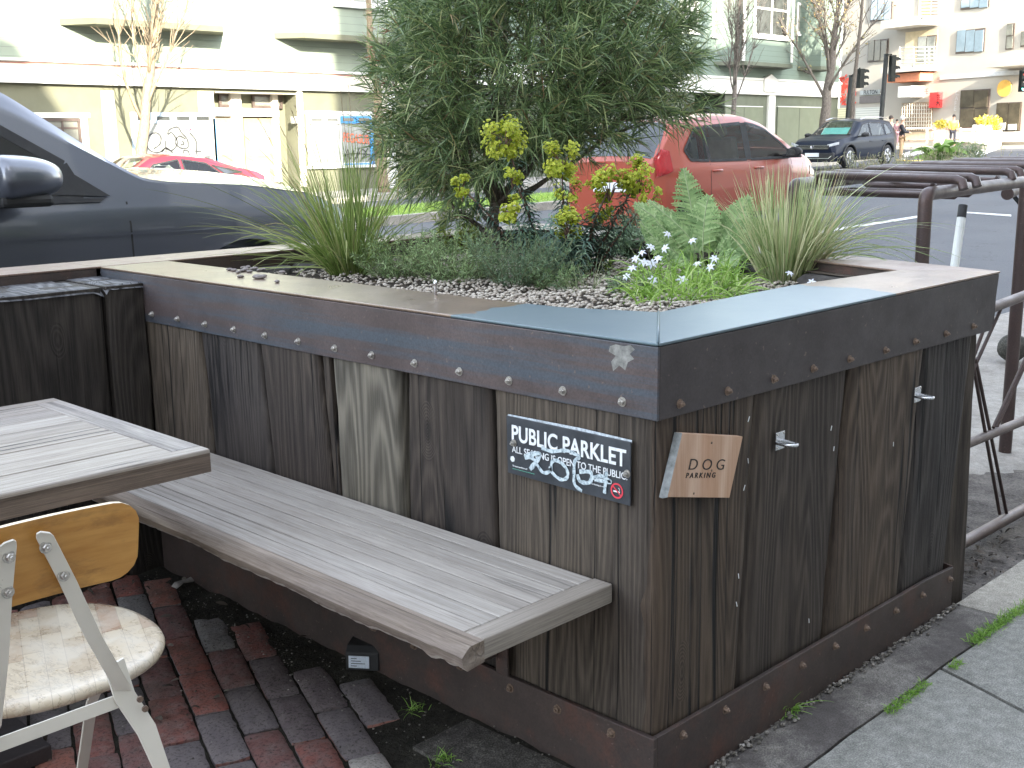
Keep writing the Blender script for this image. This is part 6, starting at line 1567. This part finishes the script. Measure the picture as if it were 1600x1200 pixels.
for i, (x, y, fc) in enumerate(fl):
    c0 = atd(x, y, DFc - .02 + rnd.uniform(-.03, .03)); nrm = (-Vector(MR[2])*(1 if fc < 0 else .5) + UP*.6 + Rt*rnd.uniform(-.8, .2)*(0 if fc < 0 else 1) + rv(.25)).normalized(); a_ = nrm.orthogonal().normalized(); b_ = nrm.cross(a_)
    b = MB(); r = .0175 if fc < 0 else .0145; r *= rnd.uniform(.9, 1.1)
    for k in range(6):
        an = k*math.pi/3 + i; e = a_*math.cos(an) + b_*math.sin(an); s_ = a_*-math.sin(an) + b_*math.cos(an)
        b.strip([c0, c0 + e*r*.45 + nrm*.002, c0 + e*r*.85 + nrm*.001, c0 + e*r*1.15 - nrm*.003], [s_*r*.09, s_*r*.24, s_*r*.16, s_*r*.015])
    f_ = b.build('flower', PET, sf, smooth=True)
    b = MB(); b.ball(c0 + nrm*.001, .0016, 1); b.build('stamens', simple('stamen', (.65, .45, .10), .6), f_)
    b = MB(); b.tube([c0 - nrm*.002, c0 - nrm*.02 - UP*.01, Vector((c0.x*.7+sfc.x*.3, c0.y*.7+sfc.y*.3, .95))], [.0012, .0011, .0011], 4); b.build('stalk', STK, f_)

# weeds in the joints
GRN = [(0, (.10, .22, .03)), (.5, (.20, .38, .06)), (1, (.32, .48, .12))]
def weeds(label, pts, n, h, w=.0028, z=0.0, sp=.012):
    b = MB()
    for (x, y) in pts:
        c0 = onz(x, y, z)
        for i in range(n): blade(b, c0 + Vector((rnd.gauss(0, sp), rnd.gauss(0, sp), 0)), UP*rnd.uniform(.5, 1) + rv(.8), rnd.uniform(.4, 1)*h, w, rnd.uniform(.3, 1.3), 4)
    return tag(b.build('weed_tuft', leafmat('weed_leaf', GRN, .5, .35), smooth=True), label, 'weed')
weeds('long tuft of grass in the joint between granite kerb and sidewalk at the right edge', [(1522+i*7.5, 1003-i*5.2) for i in range(12)], 55, .030, sp=.010)
weeds('small grass tuft in the kerb joint below the right end of the planter', [(1490, 1042), (1497, 1036)], 40, .022, sp=.006)
weeds('strip of short grass in the kerb joint in the middle of the sidewalk', [(1388+i*7.2, 1112-i*5.4) for i in range(9)], 45, .020, sp=.007)
t_ = weeds('bright green weed with small white flowers at the foot of the planter', [(1224, 1112), (1236, 1106), (1232, 1116)], 26, .045, .003, sp=.010)
b = MB()
for d_, L in ((Rt*1.0 + UP*.55, .13), (Rt*.8 + UP*.35, .08), (Rt*.4+UP*.8, .07), (Rt*.9 - Fw*.3+UP*.25, .08)): blade(b, onz(1228, 1110, 0), d_, L, .0035, .7, 8, None, .05, .9)
b.build('long_blades', leafmat('weed_long', GRN, .5, .35), t_, smooth=True)
weeds('small green weed among the bricks near the bench end', [(640, 1112), (650, 1108)], 16, .05, .002, sp=.01); weeds('green weed sprouting between bricks at the bottom edge', [(700, 1186), (688, 1192)], 26, .04, .0025, sp=.012)

# ================================================================= TREES AND PLANTS BEYOND
def tree(name, label, basept, H, r0, mat, lean=(0, 0), seed=1, nlimb=10, spread=.5, fork=.35, twigs=160, group=None, leafs=None, cat='tree', twl=.5, crook=.10):
    r_ = random.Random(seed); t = thing(name, label, cat, basept, 0, group); tip = Vector((lean[0], lean[1], H)); n = 14
    tp = [Vector((lean[0]*(k/n)**1.2 + crook*mnoise.noise(Vector((k*.5, seed, 0))), lean[1]*k/n + crook*mnoise.noise(Vector((k*.5, seed, 7))), H*k/n)) for k in range(n+1)]; tp[0] = Vector((0, 0, -.3))
    b = MB(); b.tube(tp, [r0*(1.25 if k == 0 else 1-.82*k/n) for k in range(n+1)], 10); b.build('trunk', mat, t, smooth=True)
    b = MB(); ends = []
    for i in range(nlimb):
        f = fork + (1-fork)*i/nlimb*.92; k = f*n; s0 = tp[int(k)].lerp(tp[min(n, int(k)+1)], k % 1); a = i*2.4 + seed; L = H*(1-f)*.75*spread*2 + H*.12
        d = Vector((math.cos(a), math.sin(a), r_.uniform(1.7, 2.9))).normalized(); p = s0.copy(); q = d; pts = [p.copy()]
        for j in range(7): q = (q + Vector((r_.uniform(-1, 1), r_.uniform(-1, 1), r_.uniform(-.3, .9)))*.17).normalized(); p = p + q*L/7; pts.append(p.copy())
        rr = r0*(1-.8*f)*.38; b.tube(pts, [rr*(1-.8*j/7) for j in range(8)], 6); ends += [(pts[j], (pts[j]-pts[j-1]).normalized(), rr*(1-.8*j/7)) for j in range(2, 8)]
    ends += [(tp[j], Vector((0, 0, 1)), r0*.2) for j in range(n//2, n+1)]
    for i in range(twigs):
        s0, d, rr = r_.choice(ends); q = (d + Vector((r_.uniform(-1, 1), r_.uniform(-1, 1), r_.uniform(-.5, .9)))*.75).normalized(); p = s0.copy(); pts = [p.copy()]; L = twl*r_.uniform(.5, 1.3)
        for j in range(5): q = (q + Vector((r_.uniform(-1, 1), r_.uniform(-1, 1), r_.uniform(-.5, .8)))*.22).normalized(); p = p + q*L/5; pts.append(p.copy())
        b.tube(pts, [max(.005, min(rr*.5, .014))*(1-.6*j/5) for j in range(6)], 4, cap=False)
        if leafs:
            for _ in range(leafs[0]):
                if r_.random() < .5: continue
                q0 = r_.choice(pts[2:])
                ends2 = q0 + Vector((r_.uniform(-1, 1), r_.uniform(-1, 1), r_.uniform(-1, 1)))*.12; LB_.append((t, ends2))
    b.build('branches', mat, t, smooth=True); return t
LB_ = []
BKS = bark('pale_bark', (.15, .115, .075), (.27, .22, .15)); BKG = bark('grey_bark', (.06, .052, .044), (.16, .14, .12)); BKD = bark('slim_bark', (.06, .05, .04), (.14, .12, .10))
def treebase(px, Y): p = ony(px, 250, Y); p.z = road_z(p.x, Y) + .14; return p
p = treebase(213, 22.9); tree('bare_tree', 'bare sunlit street tree rising behind the red car', p, 6.2, .15, BKS, (1.1, 0), 3, 12, .42, .30, 420, 'bare street trees', twl=.9)
p = treebase(600, 22.9); tree('bare_tree', 'pale trunked bare street tree left of the big shrub', p, 7.5, .15, BKS, (-.6, 0), 8, 8, .3, .62, 60, 'bare street trees')
p = treebase(1142, 22.6); tree('bare_tree', 'bare street tree with upswept twigs behind the orange car', p, 6.6, .12, BKG, (.35, 0), 12, 15, .42, .34, 620, 'bare street trees', twl=1.0)
p = treebase(1283, 22.6); p.z -= 0; tree('bare_tree', 'thick trunked street tree with a few dry leaves above the parked suv', p, 7.6, .24, BKG, (1.1, 0), 21, 16, .42, .30, 700, 'bare street trees', leafs=(5,), twl=1.1)
DLF = leafmat('dry_leaf', [(0, (.16, .15, .05)), (.6, (.26, .22, .08)), (1, (.30, .16, .07))])
if LB_:
    b = MB(); T0 = LB_[0][0]
    for t, q in LB_:
        blade(b, q, rv(), .09, .06, .2, 2)
    b.build('dry_leaves', DLF, T0)
p = atroad(1322, 262); tree('slim_tree', 'slim dark street tree trunk standing in front of the parked suv', p, 9.0, .10, BKD, (.75, -.2), 31, 7, .16, .55, 90, None, twl=.8, crook=.12)
# grass on the median and weeds
b = MB(); 
for i in range(5200):
    x = rnd.uniform(9.0, 17); y = rnd.uniform(12.95, 15.2); c0 = Vector((x, y, road_z(x, y)+.13)); blade(b, c0, UP + rv(.5), rnd.uniform(.05, .14), .012, .5, 2)
MG = b.build('median_grass', leafmat('lawn_blade', [(0, (.16, .26, .04)), (.6, (.28, .42, .07)), (1, (.38, .48, .12))])); tag(MG, 'bright green grass on the median behind the shrub', 'grass'); MG['kind'] = 'stuff'
b = MB(); lw = MB()
n = 20
for i in range(n+1):
    x = 8.9+8.3*i/n; z = road_z(x, 14)+.142; lw.v += [(x, 12.9, z), (x, 15.25, z)]
lw.f = [(2*i, 2*i+2, 2*i+3, 2*i+1) for i in range(n)]; kind(lw.build('lawn', simple('lawn_base', (.16, .25, .05), .9, .3, 8)))
b = MB()
for i in range(170):
    x = rnd.uniform(27, 36); y = rnd.uniform(14.8, 15.4) if i % 2 else rnd.uniform(12.7, 15.3); c0 = Vector((x, y, road_z(x, y)+.1))
    pts = wander(c0, UP, rnd.uniform(.15, .55), 4, .3); b.tube(pts, .006, 3, cap=False)
    for _ in range(5): blade(b, rnd.choice(pts), rv() + UP*.5, rnd.uniform(.05, .12), .03, .3, 2)
o = b.build('roadside_weeds', leafmat('weed_dry', [(0, (.14, .16, .08)), (.6, (.26, .26, .15)), (1, (.34, .28, .18))])); tag(o, 'dry thin weeds along the median beyond the racks', 'weeds'); o['kind'] = 'stuff'
p = atroad(1468, 256); t = thing('broad_leaved_plant', 'broad leaved green plant growing beyond the steel bars', 'plant', p); DP = float((np.array(p)-CAM) @ MR[2]); s_ = DP/1800; b = MB()
for i in range(46):
    a = rnd.uniform(0, 6.28); d = UP*rnd.uniform(.25, 1.5) + Rt*math.cos(a) + Fw*math.sin(a); blade(b, Rt*rnd.uniform(-14, 14)*s_ + UP*rnd.uniform(0, 20)*s_, d, rnd.uniform(26, 44)*s_, 13*s_, rnd.uniform(.5, 1.3), 7, None, .05, .3)
b.build('leaves', leafmat('broad_leaf', [(0, (.08, .16, .03)), (.5, (.16, .27, .06)), (1, (.27, .40, .10))], .4, .3), t, smooth=True)
p = atroad(1515, 254); t = thing('feathery_weed', 'feathery grey green bush right of the broad leaved plant', 'plant', p); b = MB()
for i in range(60):
    pts = wander(Rt*rnd.uniform(-10, 16)*s_, UP + Rt*rnd.uniform(-.6, .7) + rv(.3), rnd.uniform(18, 40)*s_, 6, .2); b.tube(pts, .35*s_*.5, 3, cap=False)
    for _ in range(16): blade(b, rnd.choice(pts[1:]), rv() + UP*.3, 5*s_, 1.3*s_, .2, 2)
b.build('stems', leafmat('feather_leaf', [(0, (.12, .17, .08)), (1, (.25, .31, .17))]), t)
# ================================================================= RACKS AND RAILS RIGHT OF THE PLANTER
def pipe(par, name, pts, r, mat=S_PIPE, n=16):
    b = MB(); b.tube(pts, r, n); return b.build(name, mat, par, smooth='auto', ang=50)
def bent(pts, rad=.05, k=5):
    """polyline with rounded corners"""
    pts = [Vector(p) for p in pts]; o = [pts[0]]
    for i in range(1, len(pts)-1):
        a = pts[i] + (pts[i-1]-pts[i]).normalized()*rad; c = pts[i] + (pts[i+1]-pts[i]).normalized()*rad
        for j in range(k+1): t = j/k; o.append(a*(1-t)**2 + pts[i]*2*t*(1-t) + c*t*t)
    o.append(pts[-1]); return o
rack = thing('bike_rack', 'dark steel tube frame with a row of parallel top bars beside the road', 'rack')
P1 = atd(1447, 298, 4.3); P1.z = 1.215
zr = P1.z
# near rail heads away to the right, far rail parallel to it
nr1 = onz(1600, 284, zr); dn = (nr1-P1); dn.z = 0; dn = dn.normalized(); 
NRa = P1 + dn*6.0
pipe(rack, 'near_rail', bent([P1 - UP*1.35, P1, P1 + dn*2.2], .035, 6) + [NRa], .026)
F1_ = onz(1240, 289, zr); fd = (onz(1431, 269, zr) - F1_); fd.z = 0; fd.normalize()
pipe(rack, 'far_rail', bent([F1_ - UP*1.3, F1_, F1_ + fd*.5], .05, 6) + [F1_ + fd*6], .031)
def bar_pair(pl, pr, z_up):
    """two parallel cross bars with rounded ends"""
    for k, (ax, bx) in enumerate((pl, pr)):
        a = onz(ax[0], ax[1], z_up); c = onz(bx[0], bx[1], z_up); d = (c-a).normalized()
        pipe(rack, 'top_bar', [a + UP*(-.03), a + d*.012 + UP*(-.006), a + d*.04, c - d*.04, c - d*.012 - UP*.006, c - UP*.03], .0178, S_PIPE, 12)
for (a, c, z_) in (((1277, 273.5), (1507, 281), zr+.052), ((1300, 270), (1528, 277.5), zr+.052), ((1352, 263.5), (1583, 268.5), zr+.052), ((1372, 261), (1597, 265), zr+.052), ((1422, 256.5), (1650, 260), zr+.052), ((1436, 255), (1665, 258), zr+.052), ((1486, 251), (1700, 254), zr+.052), ((1500, 250), (1710, 252.5), zr+.052), ((1545, 247.5), (1740, 250), zr+.052), ((1590, 245.5), (1780, 248), zr+.052)):
    bar_pair((a, c), (a, c), z_) if False else None
    A_ = onz(*a, z_); C_ = onz(*c, z_); d = (C_-A_).normalized()
    pipe(rack, 'top_bar', [A_ - UP*.035, A_ + d*.012 - UP*.008, A_ + d*.04, C_ - d*.04, C_ - d*.012 - UP*.008, C_ - UP*.035], .0178, S_PIPE, 12)
for (a, c) in (((1278, 300), (1498, 306)), ((1284, 297), (1520, 303)), ((1350, 289), (1460, 291)), ((1362, 287), (1530, 290)), ((1432, 279), (1560, 281))):
    z_ = zr-.062; A_ = onz(*a, z_); C_ = onz(*c, z_); d = (C_-A_).normalized()
    pipe(rack, 'lower_bar', [A_ + UP*.02, A_ + d*.02, C_ - d*.02, C_ + UP*.02], .0178, S_PIPE, 12)
a = onz(1574, 303, zr-.07); c = onz(1600, 290, zr-.05); pipe(rack, 'cross_tube', [a, a + (c-a).normalized()*.4], .030); pipe(rack, 'brace', [onz(1582, 304, zr-.09), ony(1612, 340, P1.y+.35)], .011, BLACK)
# red-brown post at the right edge carries the rail
rp = onz(1570, 708, -.11); pipe(rack, 'post', [rp, Vector((rp.x + .015, rp.y - .0, zr-.03))], .030, S_PIPE)
# lattice fence joined to the planter end
lf = thing('lattice_fence', 'low steel pipe fence with paired diagonal rods right of the planter', 'fence')
YL = .26
def lp(x, y, off=0.0): return ony(x, y, YL+off)
top0, top1 = lp(1545, 483), lp(1600, 462); dT = (top1-top0).normalized(); mid0, mid1 = lp(1495, 700), lp(1600, 657); dM = (mid1-mid0).normalized(); lo0, lo1 = lp(1476, 864), lp(1600, 796); dL_ = (lo1-lo0).normalized()
pipe(lf, 'top_rail', [top0 - dT*.35, top1 + dT*1.6], .019, S_PIPE2); pipe(lf, 'middle_rail', [mid0 - dM*.3, mid1 + dM*1.6], .018, S_PIPE2); pipe(lf, 'bottom_rail', [lo0 - dL_*.3, lo1 + dL_*1.6], .022, S_PIPE2)
def rods(a, c, n=2):
    for off in (0, 1):
        A_ = lp(a[0]+off*a[2], a[1], .004*off); C_ = lp(c[0]+off*c[2], c[1], .004*off); pipe(lf, 'diagonal_rod', [A_, C_], .0068, S_PIPE, 8)
rods((1519, 560, 5), (1562, 803, 11)); rods((1549, 482, 15), (1515, 575, 7)); rods((1552, 668, 5), (1602, 560, 4)); rods((1604, 590, 3), (1640, 760, 8)); 
# white delineator post on the road
c = atd(1500, 368, 8.0); zc = road_z(c.x, c.y); tp_ = atd(1505, 320, 8.0); bt = atd(1492, 412, 8.0); d = (bt-tp_).normalized(); bt = tp_ + d*((tp_.z-zc)/-d.z)
bo = thing('delineator_post', 'white plastic road post with a black cap leaning behind the planter', 'post', bt)
b = MB(); b.lathe([(.030, 0), (.030, (tp_-bt).length-.09)], (0, 0, 0), 18, (tp_-bt)); b.build('tube', simple('white_plastic', (.62, .64, .62), .4, .06, 8), bo, smooth='auto')
b = MB(); u_ = (tp_-bt).normalized(); b.lathe([(.031, 0), (.031, .085), (.027, .09)], u_*((tp_-bt).length-.09), 18, u_); b.build('cap', BLACK, bo, smooth='auto')
b = MB(); b.lathe([(.10, 0), (.10, .03), (.05, .06)], (0, 0, 0), 18, (0, 0, 1)); b.build('foot', BLACK, bo, smooth='auto')
c = onz(1581, 563, -.04); DB = float((np.array(c)-CAM) @ MR[2]); b = MB(); r = 25/1800*DB; b.ball((0, 0, 0), r, 3, .02, (1.05, .9, .86)); o = b.build('boulder', pavestone('boulder_stone', (.02, .02, .018), (.06, .058, .05), (.14, .135, .12)), smooth=True); o.location = (c.x, c.y, c.z + r*.8)
tag(o, 'dark round rough stone on the gutter concrete behind the fence', 'stone')

# ================================================================= SIGNALS AND PEOPLE
SIGB = simple('signal_black', (.008, .010, .009), .7, .2, spec=.15); SIGG = simple('signal_pole_grey', (.018, .020, .020), .7, .2, 3, spec=.15)
def signal(name, label, px, pyt, pyb, D, w_px, pole, face=0.0, lens=None):
    c = atd(px, (pyt+pyb)/2, D); k = D/1800; H = (pyb-pyt)*k; W = w_px*k; t = thing('traffic_light', label, 'traffic light', c, face, 'traffic lights at the crossing')
    b = MB(); b.box((-W/2, -W*.35, -H/2), (W/2, W*.35, H/2)); b.build('housing', SIGB, t, bevel=.02)
    for i in range(3):
        z = H*(.33-.33*i)
        b = MB()
        for j in range(10):
            a0 = math.pi*j/10; a1 = math.pi*(j+1)/10; R_ = W*.42
            b.add([(R_*math.cos(a0), -W*.35, z+R_*math.sin(a0)), (R_*math.cos(a1), -W*.35, z+R_*math.sin(a1)), (R_*math.cos(a1), -W*1.05, z+R_*math.sin(a1)-.03), (R_*math.cos(a0), -W*1.05, z+R_*math.sin(a0)-.03)], [(0, 1, 2, 3)])
        b.build('visor', SIGB, t)
        b = MB(); b.lathe([(W*.36, 0), (W*.36, .02)], (0, -W*.35, z), 18, (0, -1, 0)); b.build('lens', (lens or {}).get(i, simple('dark_lens', (.05, .04, .035), .3)), t)
    if pole:
        x0, y0, x1, y1 = pole; a = atd(x0, y0, D+.1); e = atd(x1, y1, D+.1); g = Vector((e.x, e.y, road_z(e.x, e.y))); dv = e-a
        b = MB(); b.tube([Vector(a)-c, Vector(e)-c, Vector(e)-c+Vector((0, 0, -1.6))], .10, 10); o = b.build('pole', SIGG, t, smooth=True)
        o.rotation_euler = (0, 0, -face)
        b = MB(); b.tube([Vector(atd(x0, y0+1, D))-c, Vector(atd(px, pyt-2, D))-c], .03, 6); o = b.build('bracket', SIGB, t); o.rotation_euler = (0, 0, -face)
    return t
signal('a', 'traffic light on a dark pole in front of the cream corner building', 1394, 87, 127, 50, 11, (1385, 85, 1374, 222), .9)
signal('b', 'traffic light half hidden behind the slim tree trunk', 1344, 108, 137, 50, 12, (1330, 118, 1322, 215), 1.0)
EMG = Mat('lit_green_lens', .4, .3); EMG.b.inputs['Emission Color'].default_value = (.10, .85, .75, 1); EMG.b.inputs['Emission Strength'].default_value = .9; EMG = EMG.m
signal('c', 'traffic light showing green at the right edge', 1597, 110, 143, 46, 9, (1606, 108, 1606, 230), -.3, {0: simple('red_lens', (.35, .03, .02), .4), 2: EMG})

SKIN = simple('skin', (.45, .27, .19), .6, .1)
def person(label, foot, h, yaw, cloth, trousers, hair, pose='stand', name='person', group=None, shoes=None, child=False):
    """one continuous skinned body; clothes and hair as children"""
    t = thing(name, label, 'person', foot, yaw, group); s = h/1.75
    def skin(nm, verts, edges, rad, mat, par, root=0):
        me = bpy.data.meshes.new(nm); me.from_pydata([tuple(Vector(v)*s) for v in verts], edges, []); o = bpy.data.objects.new(nm, me); link(o, None)
        sk = o.modifiers.new('k', 'SKIN'); 
        for i, r in enumerate(rad): me.skin_vertices[0].data[i].radius = (r*s, r*s) if not hasattr(r, '__len__') else (r[0]*s, r[1]*s)
        me.skin_vertices[0].data[root].use_root = True
        sb = o.modifiers.new('s', 'SUBSURF'); sb.levels = sb.render_levels = 1; sk.use_smooth_shade = True
        bpy.context.view_layer.update(); applied(o); o.data.materials.clear(); o.data.materials.append(mat); o.parent = par; return o
    arm = {'stand': [(.20, 0, 1.40), (.25, .02, 1.13), (.23, .12, .90)], 'hold': [(.20, 0, 1.40), (.27, .10, 1.14), (.12, .30, 1.12)], 'bag': [(.20, 0, 1.40), (.25, .06, 1.13), (.18, .20, 1.0)]}[pose]
    V = [(0, 0, .92), (0, 0, 1.12), (0, 0, 1.36), (0, .0, 1.48), (0, .015, 1.56), (0, .02, 1.68), (0, .015, 1.74)]; E = [(i, i+1) for i in range(6)]; Rr = [(.15, .11), (.14, .10), (.17, .11), .055, .06, .088, .05]
    for sd in (-1, 1):
        i0 = len(V); V += [(sd*.10, 0, .86), (sd*.11, .01, .48), (sd*.115, -.02, .09), (sd*.12, .13, .035)]; Rr += [.085, .056, .04, .032]; E += [(0, i0), (i0, i0+1), (i0+1, i0+2), (i0+2, i0+3)]
        i0 = len(V); V += [(sd*arm[0][0],)+arm[0][1:], (sd*arm[1][0],)+arm[1][1:], (sd*arm[2][0],)+arm[2][1:], (sd*arm[2][0]*.95, arm[2][1]+.06, arm[2][2]-.05)]; Rr += [.055, .042, .032, .028]; E += [(2, i0), (i0, i0+1), (i0+1, i0+2), (i0+2, i0+3)]
    body = skin('body', V, E, Rr, SKIN, t)
    k = 1.18
    skin('jacket', [(0, 0, .84), (0, 0, 1.12), (0, 0, 1.38), (0, .0, 1.47)] + [p for sd in (-1, 1) for p in ((sd*arm[0][0],)+arm[0][1:], (sd*arm[1][0],)+arm[1][1:], (sd*arm[2][0],)+arm[2][1:])], [(0, 1), (1, 2), (2, 3), (2, 4), (4, 5), (5, 6), (2, 7), (7, 8), (8, 9)], [(.19, .14), (.18, .13), (.20, .135), .08, .075, .062, .05, .075, .062, .05], cloth, t)
    skin('trousers', [(0, 0, .92)] + [p for sd in (-1, 1) for p in ((sd*.10, 0, .86), (sd*.11, .01, .48), (sd*.115, -.01, .12))], [(0, 1), (1, 2), (2, 3), (0, 4), (4, 5), (5, 6)], [(.16, .12), .10, .072, .062, .10, .072, .062], trousers, t)
    b = MB(); b.ball((0, -.005*s, 1.70*s), .108*s, 2, .04, (.9, 1.0, .95)); b.build('hair', hair, t, smooth=True)
    for sd in (-1, 1): b = MB(); b.box((sd*.12*s-.045*s, -.07*s, 0), (sd*.12*s+.045*s, .19*s, .08*s)); b.build('shoe', shoes or simple('shoe', (.55, .53, .5), .7), t, bevel=.02)
    b = MB(); b.ball((0, .112*s, 1.655*s), .014*s, 1); b.build('nose', SKIN, t)
    b = MB(); [b.ball((sd*.033*s, .098*s, 1.675*s), .010*s, 1) for sd in (-1, 1)]; b.build('eyes', BLACK, t); b = MB(); b.box((-.025*s, .098*s, 1.612*s), (.025*s, .108*s, 1.622*s)); b.build('mouth', simple('lips', (.35, .12, .10), .6), t)
    return t
JK = simple('black_jacket', (.016, .017, .022), .8, .2); TN = simple('tan_trousers', (.32, .22, .13), .8, .1); HR = simple('dark_hair', (.03, .022, .018), .7, .2); YJ = simple('yellow_jacket', (.72, .50, .10), .8, .1); DK = simple('dark_trousers', (.03, .03, .04), .8)
CAPW = simple('white_cap', (.6, .58, .55), .7)
fp = atroad(1407, 250); DPp = float((np.array(fp)-CAM) @ MR[2]); hp = 66*DPp/1800
pa = person('adult in black jacket and tan trousers with a pale cap carrying a child', fp, hp, math.radians(200), JK, TN, CAPW, 'hold')
ch_ = fp - Rt*.26*hp/1.75 + UP*.62*hp/1.75 - Fw*.1
person('small child in pink and dark clothes held in the arms of the adult in black', ch_, hp*.58, math.radians(150), simple('pink_brown_coat', (.20, .11, .12), .8, .3, 20), simple('pink_trousers', (.45, .28, .30), .8), HR, 'bag')
fp = atd(1488, 223, 50); fp.z = 1.02; person('person in a yellow jacket standing by the far shop windows', fp, 1.35, math.radians(120), YJ, DK, HR, 'bag')
fp = atd(1389, 250, 50); fp.z = road_z(fp.x, fp.y); person('person with dark hair whose head shows above the roof of the parked suv', fp, (250-189)*50/1800*.97, math.radians(180), simple('grey_top', (.2, .2, .22), .8), DK, HR)

# far parklet: rails, planters with yellow foliage
PNK = simple('weathered_pink_rail', (.42, .26, .19), .8, .2, 4)
fpk = thing('far_parklet_fence', 'low wooden rails of a parklet in front of the cream corner building', 'fence')
def frt(name, a, c, r, mat=PNK, D0=50):
    b = MB(); b.tube([atd(*a, D0), atd(*c, D0)], r, 6); return b.build(name, mat, fpk)
frt('rail', (1455, 203), (1527, 202), .06); frt('rail', (1420, 219), (1525, 217), .06); frt('rail', (1412, 201), (1455, 200), .05, TRIM)
for x_ in (1448, 1460, 1480, 1500, 1520): frt('post', (x_, 200), (x_, 224), .06, TRIM)
for x_ in (1531, 1548): frt('post', (x_, 195), (x_, 226), .09, TRIMW)
frt('rail', (1520, 198), (1552, 197), .08, TRIMW)
YLF = leafmat('yellow_leaf', [(0, (.42, .34, .04)), (.6, (.62, .52, .07)), (1, (.70, .62, .20))])
for lab, x0_, y0_, rx_, ry_, n_ in (('golden leaved shrub in a planter left of the person in yellow', 1470, 195, 10, 6, 260), ('golden leaved shrub in front of the large shop window', 1538, 190, 13, 7, 420), ('golden leaved shrub hanging over the white planter beside the posters', 1555, 196, 8, 12, 360)):
    c0 = atd(x0_, y0_+8, 50); t = thing('golden_shrub', lab, 'shrub', c0, 0, 'golden shrubs'); b = MB()
    for i in range(n_):
        v_ = rv(rnd.random()**.4); blade(b, Rt*v_.x*rx_*.03 + Fw*v_.y*.3 + UP*(v_.z*ry_*.03+.24), rv() + UP*.4, rnd.uniform(.08, .18), .07, .3, 2)
    b.build('foliage', YLF, t); b = MB(); b.box((-.3, -.2, -.75), (.3, .2, .0)); b.build('planter_tub', TRIM, t, bevel=.03)
